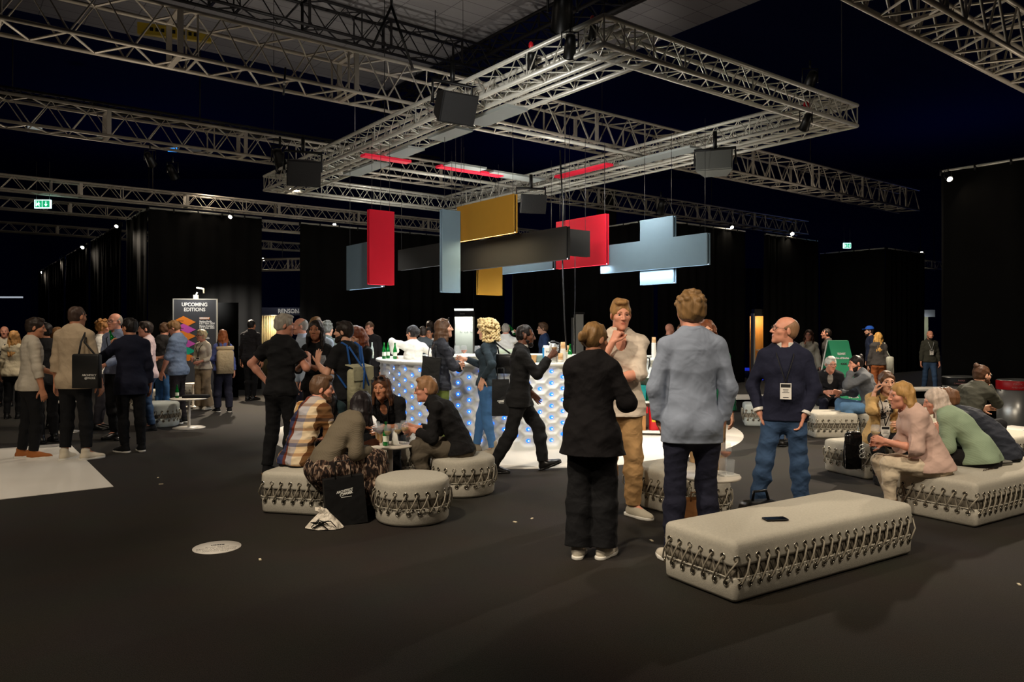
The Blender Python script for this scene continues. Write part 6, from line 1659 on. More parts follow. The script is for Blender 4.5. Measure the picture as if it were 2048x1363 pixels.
def ramp_mat(key, build):
    m, nt, b = new_mat(key); b.inputs['Roughness'].default_value = 0.9; b.inputs['Specular IOR Level'].default_value = 0.2
    build(nt, b); return m
def plaid(nt, b):
    tc = N(nt, 'ShaderNodeTexCoord'); sp = N(nt, 'ShaderNodeSeparateXYZ'); nt.links.new(tc.outputs['Object'], sp.inputs[0])
    def ramp(out, mul, off, stops):
        mr = N(nt, 'ShaderNodeMath', operation='MULTIPLY_ADD'); nt.links.new(out, mr.inputs[0]); mr.inputs[1].default_value = mul; mr.inputs[2].default_value = off
        fr = N(nt, 'ShaderNodeMath', operation='FRACT'); nt.links.new(mr.outputs[0], fr.inputs[0])
        r = N(nt, 'ShaderNodeValToRGB'); r.color_ramp.interpolation = 'CONSTANT'
        for i, (p, c) in enumerate(stops):
            e = r.color_ramp.elements[i] if i < 2 else r.color_ramp.elements.new(p)
            e.position = p; e.color = (*srgb(c), 1)
        nt.links.new(fr.outputs[0], r.inputs[0]); return r.outputs[0]
    c1 = ramp(sp.outputs[0], 2.1, 0.47, [(0.0, (216, 196, 166)), (0.14, (190, 146, 84)), (0.22, (52, 58, 92)), (0.40, (112, 58, 44)), (0.47, (176, 172, 176)), (0.66, (214, 194, 162)), (0.80, (110, 78, 48))])
    c2 = ramp(sp.outputs[2], 4.6, 0.1, [(0.0, (255, 255, 255)), (0.34, (206, 180, 160)), (0.46, (255, 246, 232)), (0.72, (150, 150, 170)), (0.86, (226, 206, 186))])
    mx = N(nt, 'ShaderNodeMix', data_type='RGBA', blend_type='MULTIPLY'); mx.inputs[0].default_value = 1.0
    nt.links.new(c1, mx.inputs[6]); nt.links.new(c2, mx.inputs[7]); nt.links.new(mx.outputs[2], b.inputs['Base Color'])
PLAID = ramp_mat('plaid_shirt', plaid)
def rib(col, ang=0.5, sc=26.0, key='rib'):
    def f(nt, b):
        b.inputs['Base Color'].default_value = (*srgb(col), 1)
        tc = N(nt, 'ShaderNodeTexCoord'); mp = N(nt, 'ShaderNodeMapping'); mp.inputs['Rotation'].default_value = (0, ang, 0.25); nt.links.new(tc.outputs['Object'], mp.inputs['Vector'])
        w = N(nt, 'ShaderNodeTexWave'); w.inputs['Scale'].default_value = sc; w.inputs['Distortion'].default_value = 1.5; w.inputs['Detail'].default_value = 1.0; w.inputs['Detail Scale'].default_value = 0.6
        nt.links.new(mp.outputs[0], w.inputs['Vector'])
        bp = N(nt, 'ShaderNodeBump'); bp.inputs['Strength'].default_value = 0.35; bp.inputs['Distance'].default_value = 0.0025; nt.links.new(w.outputs['Fac'], bp.inputs['Height']); nt.links.new(bp.outputs[0], b.inputs['Normal'])
    return ramp_mat(key, f)
RIB_BR = rib((104, 94, 78), 0.9, 30, 'rib_brown'); RIB_GR = rib((142, 160, 134), 0.7, 18, 'rib_green')
def spots(nt, b):
    tc = N(nt, 'ShaderNodeTexCoord'); mp = N(nt, 'ShaderNodeMapping'); mp.inputs['Scale'].default_value = (1, 1, 0.45); nt.links.new(tc.outputs['Object'], mp.inputs['Vector'])
    v = N(nt, 'ShaderNodeTexNoise'); v.inputs['Scale'].default_value = 34; v.inputs['Detail'].default_value = 5; v.inputs['Distortion'].default_value = 0.8; nt.links.new(mp.outputs[0], v.inputs['Vector'])
    r = N(nt, 'ShaderNodeValToRGB')
    for i, (p, c) in enumerate(((0.0, (24, 17, 15)), (0.47, (30, 22, 20)), (0.55, (96, 72, 58)), (0.64, (168, 148, 130)))):
        e = r.color_ramp.elements[i] if i < 2 else r.color_ramp.elements.new(p); e.position = p; e.color = (*srgb(c), 1)
    nt.links.new(v.outputs['Fac'], r.inputs[0]); nt.links.new(r.outputs[0], b.inputs['Base Color'])
DRESS = ramp_mat('patterned_dress', spots)
def print_blouse(nt, b):
    tc = N(nt, 'ShaderNodeTexCoord'); v = N(nt, 'ShaderNodeTexNoise'); v.inputs['Scale'].default_value = 16; v.inputs['Detail'].default_value = 2; nt.links.new(tc.outputs['Object'], v.inputs['Vector'])
    r = N(nt, 'ShaderNodeValToRGB'); r.color_ramp.elements[0].position = 0.42; r.color_ramp.elements[0].color = (*srgb((40, 38, 40)), 1); r.color_ramp.elements[1].position = 0.46; r.color_ramp.elements[1].color = (*srgb((222, 216, 206)), 1)
    nt.links.new(v.outputs['Fac'], r.inputs[0]); nt.links.new(r.outputs[0], b.inputs['Base Color'])
BLOUSE = ramp_mat('printed_blouse', print_blouse)

def sh(m, sole=None, **k): return dict(m=m, sole=sole or m, **k)
SEAT = 0.385 + 0.076
def P_at(px, d): return (xat(px, d), d)
sit = lambda H=1.75, dz=0.0: dict(H=H * 0.955, pel=(0, 0, SEAT + dz), pk=0.25)
PP = {}
# --- standing group at the centre, near the camera
PP['C1'] = person('woman with blond bun in a black coat seen from behind, holding a glass', 1184, 1110, yaw=-20, H=1.67, sex='f', lean=3, head=(-34, 8, 0), hair='bun', hm=hairm((122, 92, 56)), skin='tan',
    top=dict(name='coat', m=cloth((13, 10, 12), fold=0.3), o=0.036, hem=0.175, flare=0.075, ff=0.85, sl=1.9, loose=0.012, collar=cloth((13, 10, 12), fold=0.3), neck=1.0), bot=dict(m=BLKT, w=0.034, hemr=0.055, len=1.0, o=0.012),
    rh=(0.195, 0.27, 1.14), rd=(0.15, 0.95, 0.3), rn=(-1, 0, 0), rg='hold', re=(0.6, -1, -0.4), lh=(-0.06, 0.30, 1.12), ld=(0.7, 0.6, 0), ln=(0, -1, 0), lg='hold', shoe=sh(SNK, SOLE_W), lf=(-0.09, -0.03, 8), rf=(0.10, 0.02, -14))
PP['C2'] = person('tall fair-haired man facing us with his fist under his chin', 1240, 1030, yaw=176, H=1.885, hair='quiff', hm=hairm((152, 114, 70)), skin='pink', iris=(50, 60, 66), head=(10, 6, 0), lean=2, v=0.0048,
    top=dict(m=cloth((206, 192, 176), fs=7), sl=1.08, o=0.020, hem=0.13, loose=0.012, collar=cloth((206, 192, 176)), vee=0.075, amp=0.0045), bot=dict(m=KHAKI, o=0.014, w=0.008, amp=0.004),
    rh=(0.075, 0.19, 1.415), rd=(-0.45, 0.0, 0.9), rn=(-0.6, -0.75, -0.2), rg='fist', re=(0.35, 0.45, -1), lh=(0.09, 0.235, 1.125), ld=(1, 0.1, 0.12), ln=(0, -1, 0.1), le=(-1, -0.15, -0.5), lg='relaxed', shoe=sh(cloth((176, 168, 150), fold=0.1), SOLE_W), lf=(-0.15, 0.06, 42), rf=(0.11, 0, -10))
PP['C3'] = person('tall man in a grey-blue shirt seen from behind, hands in his pockets', 1384, 1120, yaw=-3, H=1.875, hair='wavy', hm=hairm((128, 98, 62)), skin='pink', bw=1.0, head=(8, 2, 0), v=0.005,
    top=dict(m=cloth((136, 145, 162), fs=6, fold=0.5), sl=1.84, o=0.018, hem=0.165, flare=-0.004, collar=cloth((136, 145, 162)), amp=0.003), bot=dict(m=NAVYT, o=0.010, w=0.006, amp=0.004),
    rh=(0.20, 0.05, 0.895), lh=(-0.20, 0.05, 0.895), re=(1, -0.5, 0), le=(-1, -0.5, 0), rd=(-0.3, 0.12, -1), ld=(0.3, 0.12, -1), hs=1.04, shoe=sh(SNK, SOLE_W), lf=(-0.16, -0.02, 18), rf=(0.13, 0.04, -14))
PP['C4'] = person('woman in a green jacket and beige trousers mostly hidden behind the grey-blue shirt', xy=P_at(1415, 7.1), yaw=150, H=1.71, sex='f', head=(20, 0, 0), hair='long', hm=hairm((112, 64, 38)), skin='fair', glasses={}, top=dict(name='jacket', m=cloth((26, 96, 66)), o=0.025, hem=0.10), bot=dict(m=cloth((200, 164, 120)), w=0.012), shoe=sh(SNK, SOLE_W))
PP['C5'] = person('balding man with spectacles in navy sweater and jeans, badge on a cord', 1569, 1036, yaw=163, H=1.735, hair='fringe', hm=hairm((140, 106, 78)), skin='pink', head=(-74, -9, 0), glasses={}, badge=dict(z=-0.09, x=0.0, dy=0.150), v=0.0048, bw=1.04, belly=0.01,
    top=dict(name='sweater', m=cloth((30, 32, 50), fold=0.3), o=0.018, hem=0.085, sl=1.93, collar=WHT, cuff=WHT, cufflen=0.015, amp=0.003), bot=dict(m=JEAN, o=0.012, w=0.008, amp=0.005),
    lh=(-0.15, 0.085, 0.915), ld=(0.3, -0.1, -1), le=(-1, -0.35, 0.1), rh=(0.205, 0.045, 0.92), rd=(-0.35, 0.0, -1), re=(0.8, -0.7, 0), lf=(-0.13, -0.02, -16), rf=(0.22, 0.06, 14), shoe=sh(LEATH, SOLE_B))
# --- middle group in front of the bar
PP['M1'] = person('grey-haired man in a black t-shirt seen from behind, hand on his hip', 562, 947, yaw=-26, H=1.80, hair='short', hm=hairm((172, 164, 152)), skin='pink', head=(-42, 6, 0), bw=1.04, top=dict(name='t_shirt', m=cloth((26, 26, 28), fs=6), sl=0.66, loose=0.012, o=0.018, hem=0.08, amp=0.005), bot=dict(m=cloth((24, 24, 26), fs=6), o=0.012, w=0.004),
    lh=(-0.19, -0.03, 1.02), ld=(0.5, 0.3, -0.6), le=(-1, -0.5, 0.1), rh=(0.16, 0.26, 1.26), rd=(-0.4, 0.5, 0.6), re=(0.7, -0.2, -0.9), rg='hold', shoe=sh(BLK, cloth((120, 96, 70))), lf=(-0.12, -0.06, 20), rf=(0.12, 0.05, -18))
PP['M2'] = person('woman with long dark hair in black facing us, hands clasped', xy=P_at(634, 9.25), yaw=174, H=1.735, sex='f', hair='long', hm=hairm((30, 22, 20)), skin='olive', head=(4, 0, 0), v=0.005, top=dict(name='top', m=BLK, sl=1.35, o=0.012, hem=0.05), skirt=dict(m=cloth((28, 25, 26)), len=0.62, flare=0.03),
    rh=(0.13, 0.25, 1.20), rd=(-0.5, 0.3, 0.8), rn=(-1, 0, 0), lh=(0.04, 0.27, 1.23), ld=(0.4, 0.2, 0.9), ln=(1, 0, 0), rg='relaxed', lg='pinch', shoe=sh(LEATH))
PP['M3'] = person('older balding man in pale blue looking across behind the dark-haired woman', xy=P_at(606, 11.2), yaw=112, H=1.80, hair='fringe', hm=H_GREY, skin='pink', top=dict(m=cloth((176, 186, 206)), hem=0.05, collar=cloth((176, 186, 206))), bot=dict(m=NAVYT), shoe=sh(LEATH))
PP['M3b'] = person('sandy-haired man in a pale blue shirt seen from behind the dark-haired woman', xy=P_at(631, 10.4), yaw=8, H=1.80, hair='short', hm=H_MID, skin='fair', bw=1.12, top=dict(m=cloth((172, 186, 204)), hem=0.05, collar=cloth((172, 186, 204))), bot=dict(m=JEAN), shoe=sh(LEATH), lf=(-.1, 0, 0), rf=(.1, 0, 0))
PP['M3c'] = person('man with curly grey hair and grey-green jumper beyond the pale blue shirt', xy=P_at(652, 12.9), yaw=-25, H=1.76, hair='wavy', hm=hairm((112, 112, 104)), skin='fair', top=dict(m=cloth((112, 122, 116)), hem=0.08), bot=dict(m=BLKT), shoe=sh(LEATH))
PP['M4'] = person('bearded man in black t-shirt gesturing, carrying the sand-coloured backpack', xy=P_at(693, 8.75), yaw=58, H=1.715, hair='short', hm=hairm((38, 30, 26)), beard=0.010, skin='fair', head=(24, 0, 0), top=dict(name='t_shirt', m=BLK, sl=0.7, loose=0.012, o=0.018, hem=0.10), bot=dict(m=cloth((30, 30, 36))),
    lh=(-0.17, 0.30, 1.26), ld=(0.15, 0.1, 1), ln=(1, 0.2, 0), le=(-0.4, -0.2, -1), lg='spread', rh=(0.06, 0.36, 1.15), rd=(-0.3, 1, 0.1), rn=(0, 0, 1), rg='hold', shoe=sh(BLK, SOLE_W))
PP['M5'] = person('woman with long auburn hair in black looking down beside the bar', xy=P_at(725, 9.75), yaw=128, H=1.665, sex='f', hair='longer', hm=hairm((112, 56, 30)), skin='fair', head=(6, 26, 0), top=dict(m=BLK, o=0.016, hem=0.10), bot=dict(m=BLKT), shoe=sh(LEATH), lh=(-0.12, 0.28, 1.05), rh=(0.12, 0.28, 1.05))
PP['M5b'] = person('dark-haired woman hidden between the bearded man and the auburn hair', xy=P_at(713, 11.3), yaw=160, H=1.68, sex='f', hair='long', hm=hairm((62, 40, 30)), skin='tan', top=dict(m=BLK2, hem=0.08), bot=dict(m=BLKT), shoe=sh(LEATH))
PP['M6'] = person('man with receding hair facing us beyond the green bottles', xy=P_at(741, 15.4), yaw=168, H=1.79, hair='crop', hm=H_BRN, skin='pink', head=(-10, 8, 0), top=dict(m=BLK2), bot=dict(m=BLKT), shoe=sh(LEATH))
PP['M7'] = person('bartender in a white shirt with dark pinned-up hair, leaning on the bar from inside', xy=P_at(828, 12.05), yaw=18, H=1.69, sex='f', lean=6, curve=4, head=(40, 6, 0), hair='updo', hm=H_BLK, skin='tan', top=dict(m=WHT, o=0.024, hem=0.05, loose=0.012, sl=1.8, amp=0.006, collar=WHT), bot=dict(m=BLKT), shoe=sh(LEATH), lh=(-0.30, 0.02, 1.28), le=(-1, -0.3, -0.3), rh=(0.20, 0.20, 1.12), re=(1, -0.5, 0))
PP['M8'] = person('short-cropped man in a grey jacket seen from behind, past the bartender', xy=P_at(846, 14.9), yaw=15, H=1.69, hair='crop', hm=H_DK, skin='tan', bw=1.1, top=dict(name='jacket', m=cloth((76, 82, 86)), o=0.022, hem=0.12), bot=dict(m=BLKT), shoe=sh(LEATH))
PP['M9'] = person('man with spectacles in a white shirt peeking past the charcoal jacket', xy=P_at(859, 16.0), yaw=178, H=1.67, hair='short', hm=H_BLK, skin='tan', glasses={}, top=dict(m=WHT), bot=dict(m=BLKT), shoe=sh(LEATH))
PP['M9b'] = person('tall dark-haired man farthest back behind the charcoal jacket', xy=P_at(861, 17.8), yaw=30, H=1.84, hair='short', hm=H_DK, skin='tan', top=dict(m=BLK2), bot=dict(m=BLKT), shoe=sh(LEATH))
PP['M10'] = person('woman in charcoal jacket and olive trousers leaning at the bar, arms folded', xy=P_at(879, 9.62), yaw=-72, H=1.765, sex='f', lean=4, hair='long', hm=hairm((92, 66, 48)), skin='fair', head=(-8, -4, 0), glasses=dict(up=1, dark=1, r=0.003), top=dict(name='jacket', m=cloth((48, 50, 58), rough=0.7, fold=0.5), o=0.024, hem=0.09, sl=1.85, amp=0.006), bot=dict(m=cloth((104, 118, 58)), o=0.014, w=0.012), shoe=sh(LEATH),
    rh=(-0.04, 0.29, 1.14), rd=(-1, 0.2, 0.1), rn=(0, -1, 0), re=(0.5, 0.25, -1), lh=(0.08, 0.26, 1.18), ld=(1, 0.2, 0.1), ln=(0, -1, 0), le=(-0.5, 0.2, -1))
PP['M11'] = person('woman with curly blond hair in dark teal top and blue jeans at the bar', 974, 909, yaw=72, H=1.735, sex='f', lean=-2, hair='curly', hm=hairm((212, 186, 134)), skin='fair', head=(8, 4, 0), top=dict(m=cloth((44, 56, 64), fold=0.4), o=0.014, hem=0.03, sl=1.9), bot=dict(m=JEANB, o=0.007, len=0.93), shoe=sh(cloth((140, 130, 114), fold=0.1), SOLE_B, hi=0.08),
    lh=(-0.205, -0.01, 1.02), ld=(0.05, 0.25, -1), ln=(1, 0.2, 0), le=(-0.6, -0.9, 0), lg='spread', rh=(0.02, 0.32, 1.26), rd=(-0.3, 0.9, 0.2), rg='hold', re=(0.5, -0.2, -1), lf=(-0.07, -0.06, 4), rf=(0.05, 0.22, 12))
PP['M12'] = person('waiter in a black suit striding past the bubbled bar front', xy=P_at(1038, 8.65), yaw=-88, H=1.735, lean=5, pel=(0, 0.0, 0.885), hair='crop', hm=H_BLK, beard=0.004, skin='dark', head=(0, 6, 0), top=dict(name='suit_jacket', m=cloth((32, 32, 33), fold=0.25), o=0.022, hem=0.13, flare=0.012, collar=WHT, sl=1.9), bot=dict(m=cloth((30, 30, 31), fold=0.25), o=0.012, w=0.008, amp=0.004), shoe=sh(LEATH),
    rh=(0.12, 0.35, 1.34), rd=(-0.2, 0.7, 0.7), rn=(-1, 0, 0), rg='fist', re=(0.2, -0.5, -1), lh=(-0.24, 0.16, 0.90), rf=(0.09, -0.26, -4, 0.0, -4), lf=(-0.08, 0.36, 6, 0.035, 20), lk=(0, 1, 0.2))
PP['M13'] = person('grey-haired man in white shirt seen from behind, raising a drink', xy=P_at(1011, 15.4), yaw=-8, H=1.755, hair='crop', hm=H_GREY, skin='pink', bw=1.1, top=dict(m=WHT, o=0.022, amp=0.006), bot=dict(m=NAVYT), rh=(0.22, 0.20, 1.52), re=(1, 0, -0.6), rd=(-0.3, 0.2, 1), rg='hold', shoe=sh(LEATH))
PP['M14'] = person('brown-haired man with spectacles in navy, in profile beyond the milk carton', xy=P_at(1089, 16.2), yaw=92, H=1.78, hair='short', hm=H_BRN, skin='fair', glasses={}, top=dict(m=cloth((44, 62, 98)), o=0.018), bot=dict(m=BLKT), shoe=sh(LEATH))
PP['C6'] = person('bald man in a black printed shirt on the far side of the bar', xy=P_at(1337, 15.3), yaw=-50, H=1.755, skin='pink', hm=H_GREY, top=dict(name='t_shirt', m=BLK, sl=0.7), bot=dict(m=BLKT), shoe=sh(LEATH))
PP['C6b'] = person('person in black next to the bald man, face cut off by the grey-blue shirt', xy=P_at(1366, 16.2), yaw=115, H=1.76, skin='fair', hair='crop', hm=H_BRN, top=dict(m=BLK), bot=dict(m=BLKT), shoe=sh(LEATH))
# --- seated group around the little table
PP['S1'] = person('seated man in a plaid shirt with brown hair and beard, back to us', xy=P_at(597, 6.95), yaw=-36, **sit(1.78), lean=22, curve=14, hair='quiff', hm=hairm((96, 70, 50)), beard=0.006, skin='pink', head=(-38, 6, 0), top=dict(m=PLAID, o=0.022, hem=0.075, sl=1.85, amp=0.006, collar=PLAID), bot=dict(m=BLKT, o=0.012), rh=(0.14, 0.42, 0.66), lh=(-0.10, 0.44, 0.66), rf=(0.16, 0.46, -6), lf=(-0.16, 0.44, 6), shoe=sh(BLK, SOLE_W))
PP['S2'] = person('seated woman facing us, half hidden between plaid shirt and brown sweater', xy=P_at(672, 8.02), yaw=172, **sit(1.64), sex='f', lean=30, curve=14, hair='long', hm=H_BLK, skin='pink', head=(-14, 14, 0), top=dict(m=cloth((28, 44, 48)), o=0.016, hem=0.04, collar=cloth((34, 150, 140))), bot=dict(m=BLKT), rh=(0.12, 0.40, 0.62), lh=(-0.1, 0.40, 0.62), rf=(0.12, 0.42, 0), lf=(-0.12, 0.42, 0), shoe=sh(BLK))
PP['S3'] = person('seated dark-haired woman in ribbed brown sweater and patterned dress, back to us', xy=P_at(653, 6.5), yaw=-50, **sit(1.66), sex='f', lean=36, curve=16, hair='lob', hm=hairm((30, 24, 26)), skin='pink', head=(22, 10, 0), top=dict(name='sweater', m=RIB_BR, o=0.030, hem=0.045, sl=1.8, loose=0.012, amp=0.003), bot=dict(name='dress_skirt', m=DRESS, o=0.03, w=0.05, hemr=0.12, len=0.9, skirt=1, amp=0.008, rise=0.08), rh=(0.10, 0.42, 0.62), rd=(-0.2, 0.6, -0.7), lh=(-0.06, 0.44, 0.66), rf=(0.14, 0.42, 0), lf=(-0.13, 0.44, 0), shoe=sh(BLK))
PP['S4'] = person('seated long-haired man in black with sunglasses pushed up, facing us', xy=P_at(785, 8.30), yaw=170, **sit(1.78), lean=32, curve=14, hair='lob', hm=hairm((84, 54, 36)), skin='tan', head=(-4, 8, 0), glasses=dict(up=1, dark=1, r=0.003), v=0.005, top=dict(m=BLK, o=0.018, hem=0.05, sl=1.35, vee=0.08, collar=BLK), bot=dict(m=BLKT, o=0.012, len=0.85), rh=(0.20, 0.42, 0.66), rd=(-0.8, 0.5, -0.1), lh=(-0.06, 0.46, 0.64), ld=(0.3, 0.8, -0.3), rf=(0.16, 0.36, -8), lf=(-0.17, 0.36, 8), badge=dict(z=-0.2), shoe=sh(BLK, hi=0.09))
PP['S5'] = person('older seated man with spectacles in black shirt on the round pouf, in profile', xy=P_at(920, 7.52), yaw=86, **sit(1.82), lean=30, curve=18, hair='short', hm=hairm((150, 112, 80)), skin='pink', head=(4, 6, 0), glasses={}, v=0.005, top=dict(m=cloth((24, 23, 24), fold=0.4), o=0.020, hem=0.055, sl=1.75, collar=cloth((24, 23, 24)), amp=0.006), bot=dict(m=cloth((86, 78, 66), fold=0.4), o=0.013, w=0.008, amp=0.005), lh=(-0.08, 0.46, 0.64), ld=(0.4, 0.8, 0), rh=(0.12, 0.48, 0.64), lf=(-0.16, 0.36, 6), rf=(0.14, 0.42, -6), shoe=sh(LEATH))
# --- seated group by the far bench
b_at = lambda a, b: tuple(np.array((3.814, 6.15)) + BU * a + BW * b)
PP['R9'] = person('blond woman in a pink sweater seated on the bench end with a wine glass', xy=b_at(0.14, 0.44), yaw=80, **sit(1.72), sex='f', lean=21, curve=14, hair='long_back', hm=hairm((176, 136, 82)), skin='pink', head=(8, 6, 0), v=0.005, top=dict(name='sweater', m=cloth((204, 172, 158), fold=0.2), o=0.034, hem=0.055, sl=1.2, loose=0.035, amp=0.003), bot=dict(m=cloth((200, 184, 160), fold=0.4), o=0.010, len=0.80, amp=0.005), lh=(-0.10, 0.43, 0.70), ld=(0.1, 1, 0.25), le=(-0.4, -0.6, -1), ln=(1, 0, 0), lg='hold', rh=(0.02, 0.42, 0.66), rd=(-0.2, 1, 0.1), rg='relaxed', lf=(-0.12, 0.42, 4), rf=(0.12, 0.34, -4), shoe=sh(TAN, SOLE_W))
PP['R8'] = person('woman in a tan trench coat talking on the phone', xy=(4.12, 8.34), yaw=166, **sit(1.70), sex='f', lean=18, curve=10, hair='bun', hm=hairm((84, 56, 36)), skin='fair', head=(6, 4, 0), v=0.005, top=dict(name='trench_coat', m=cloth((184, 150, 98), fold=0.4), o=0.024, hem=0.10, sl=1.68, loose=0.004, open=0.085, under=BLOUSE, amp=0.007), bot=dict(m=BLKT), rh=(0.135, 0.235, 1.02), rd=(-0.25, 0.1, 1), rn=(-0.9, 0.1, 0), rg='hold', re=(0.35, 0.55, -1.3), lh=(-0.10, 0.34, 0.68), badge=dict(z=-0.16, dy=0.17), lf=(-0.12, 0.42, 0), rf=(0.12, 0.42, 0), shoe=sh(BLK))
PP['R10'] = person('silver-haired woman in a ribbed green sweater seated on the bench, bent forward', xy=b_at(0.84, 0.36), yaw=44, **sit(1.70), sex='f', lean=38, curve=18, hair='lob', hm=hairm((198, 180, 166)), skin='pink', head=(24, 16, 0), v=0.005, top=dict(name='sweater', m=RIB_GR, o=0.034, hem=0.05, sl=1.7, loose=0.02, amp=0.003), bot=dict(m=cloth((26, 24, 24)), o=0.014, w=0.01), lh=(-0.1, 0.46, 0.66), rh=(0.1, 0.46, 0.66), lf=(-0.13, 0.42, 0), rf=(0.13, 0.42, 0), shoe=sh(BLK))
PP['R11'] = person('brown-haired man in dark shirt bent far forward, next to the green sweater', xy=b_at(1.36, 0.42), yaw=50, **sit(1.82), lean=50, curve=14, hair='short', hm=hairm((110, 76, 52)), skin='pink', head=(10, 14, 0), bw=1.05, top=dict(m=cloth((44, 47, 56), fold=0.5), o=0.018, hem=0.075, sl=1.2, amp=0.006), bot=dict(m=BLKT), lh=(-0.1, 0.5, 0.62), rh=(0.1, 0.5, 0.62), lf=(-0.14, 0.44, 0), rf=(0.14, 0.44, 0), shoe=sh(BLK))
PP['R12'] = person('bearded man with topknot and spectacles in dark olive jumper, chin on his hand', xy=P_at(1930, 9.15), yaw=-72, **sit(1.80), lean=22, curve=14, hair='manbun', hm=hairm((78, 52, 36)), beard=0.014, skin='fair', head=(-6, 6, 0), glasses={}, top=dict(m=cloth((64, 64, 56)), o=0.020, hem=0.06), bot=dict(m=BLKT), rh=(0.03, 0.33, 0.98), rd=(-0.2, -0.1, 1), rn=(0, -1, 0), rg='fist', re=(0.3, 0.4, -1), lh=(-0.12, 0.40, 0.66), lf=(-0.13, 0.42, 0), rf=(0.13, 0.42, 0), shoe=sh(BLK))
PP['R6'] = person('white-haired man with spectacles in a dark jacket seated by the green board', xy=P_at(1655, 12.45), yaw=168, **sit(1.76), lean=18, curve=14, hair='short', hm=hairm((206, 204, 196)), skin='pink', glasses={}, head=(14, 8, 0), top=dict(name='jacket', m=cloth((28, 28, 32)), o=0.024, hem=0.07, vee=0.10, under=cloth((150, 146, 140))), bot=dict(m=NAVYT), lh=(-0.12, 0.42, 0.66), rh=(0.12, 0.42, 0.66), lf=(-0.14, 0.42, 0), rf=(0.14, 0.42, 0), shoe=sh(LEATH))
PP['R7'] = person('man with tied-back dark hair in grey jacket and jeans, hand at his mouth', xy=P_at(1742, 11.5), yaw=80, **sit(1.84), lean=16, curve=12, hair='manbun', hm=hairm((34, 26, 24)), beard=0.010, skin='pink', head=(8, 6, 0), bw=1.06, top=dict(name='jacket', m=cloth((92, 94, 98)), o=0.026, hem=0.08, amp=0.006), bot=dict(m=JEANL, o=0.014), lh=(-0.05, 0.30, 1.00), ld=(0.3, 0.0, 0.9), ln=(0, -1, 0), lg='fist', le=(-0.4, 0.5, -1), rh=(0.12, 0.42, 0.66), lf=(-0.14, 0.30, 0), rf=(0.14, 0.46, 0), shoe=sh(cloth((120, 116, 92), fold=0.1), SOLE_W))
# --- far visitors on that side
PP['R0'] = person('man in a light blue shirt mostly hidden behind the navy sweater', xy=P_at(1566, 10.6), yaw=25, H=1.70, hair='short', hm=H_MID, skin='fair', top=dict(m=cloth((156, 172, 202))), bot=dict(m=JEAN), shoe=sh(LEATH))
PP['R1'] = person('dark-haired woman in a pale blouse holding her hand to her face', xy=P_at(1618, 16.2), yaw=150, H=1.62, sex='f', hair='long', hm=hairm((66, 40, 28)), skin='pink', glasses={}, top=dict(m=cloth((198, 190, 174)), o=0.02), bot=dict(m=BLKT), rh=(0.06, 0.20, 1.45), re=(0.7, 0.3, -0.9), rg='hold', rd=(-0.3, 0, 1), shoe=sh(LEATH))
PP['R2'] = person('dark-haired man in a grey-brown jacket behind the green board', xy=P_at(1656, 17.0), yaw=78, H=1.65, hair='crop', hm=H_DK, skin='pink', top=dict(name='jacket', m=cloth((80, 76, 72)), o=0.022), bot=dict(m=JEAN), shoe=sh(LEATH))
PP['R3'] = person('man in a blue baseball cap and navy jacket', xy=P_at(1742, 19.3), yaw=78, H=1.71, hair='crop', hm=H_DK, skin='fair', beard=0.004, top=dict(name='jacket', m=cloth((40, 48, 72)), o=0.024, hem=0.1), bot=dict(m=BLKT), shoe=sh(BLK, SOLE_W))
PP['R4'] = person('woman with long blond hair in dark jacket and rust trousers seen from behind', xy=P_at(1757, 17.6), yaw=-16, H=1.56, sex='f', hair='longer', hm=hairm((208, 158, 86)), skin='fair', top=dict(name='jacket', m=cloth((70, 66, 64)), o=0.022, hem=0.04), bot=dict(m=cloth((168, 96, 54)), w=0.02), shoe=sh(BLK))
PP['R5'] = person('bald man in olive jumper and jeans walking towards us far away', xy=P_at(1859, 19.6), yaw=172, H=1.60, skin='pink', hm=H_DK, beard=0.003, top=dict(name='jumper', m=cloth((60, 60, 52)), o=0.018, hem=0.08), bot=dict(m=JEAN), badge=dict(lm=mat('lanyard_grey', (170, 170, 172), 0.7)), lf=(-0.08, 0.2, 0), rf=(0.08, -0.12, 0), shoe=sh(BLK, SOLE_W))
# --- group on the white foil side
PP['L1'] = person('man in a pale grey sweater, black trousers and tan shoes seen from behind', 62, 915, yaw=-46, H=1.775, hair='short', hm=H_DK, skin='tan', head=(-18, 8, 0), bw=1.03, top=dict(name='sweater', m=cloth((186, 176, 160), fold=0.25), o=0.020, hem=0.10, sl=1.5, amp=0.003), bot=dict(m=BLKT, o=0.012), rh=(0.26, 0.07, 0.86), lh=(-0.1, 0.28, 1.05), shoe=sh(TAN, SOLE_W), lf=(-0.11, -0.04, 14), rf=(0.12, 0.05, -20))
PP['L2'] = person('tallest man in a beige sweater seen from behind, tote on his shoulder', 149, 918, yaw=-6, H=1.925, hair='crop', hm=hairm((66, 50, 42)), skin='tan', head=(-14, 4, 0), bw=1.04, top=dict(name='sweater', m=cloth((176, 156, 130), fold=0.25), o=0.030, hem=0.135, sl=1.5, loose=0.006, amp=0.003), bot=dict(m=BLKT, o=0.014, len=0.86), lh=(-0.27, 0.05, 0.86), rh=(0.27, 0.06, 0.88), shoe=sh(cloth((214, 202, 180), fold=0.1), SOLE_W), lf=(-0.10, 0.0, 6), rf=(0.20, 0.03, -32))
PP['L3'] = person('woman with long brown hair between the two pale sweaters', 112, 856, yaw=-24, H=1.66, sex='f', hair='longer', hm=hairm((126, 88, 52)), skin='tan', top=dict(m=cloth((196, 186, 170)), o=0.016, hem=0.05), bot=dict(m=BLKT), shoe=sh(LEATH))
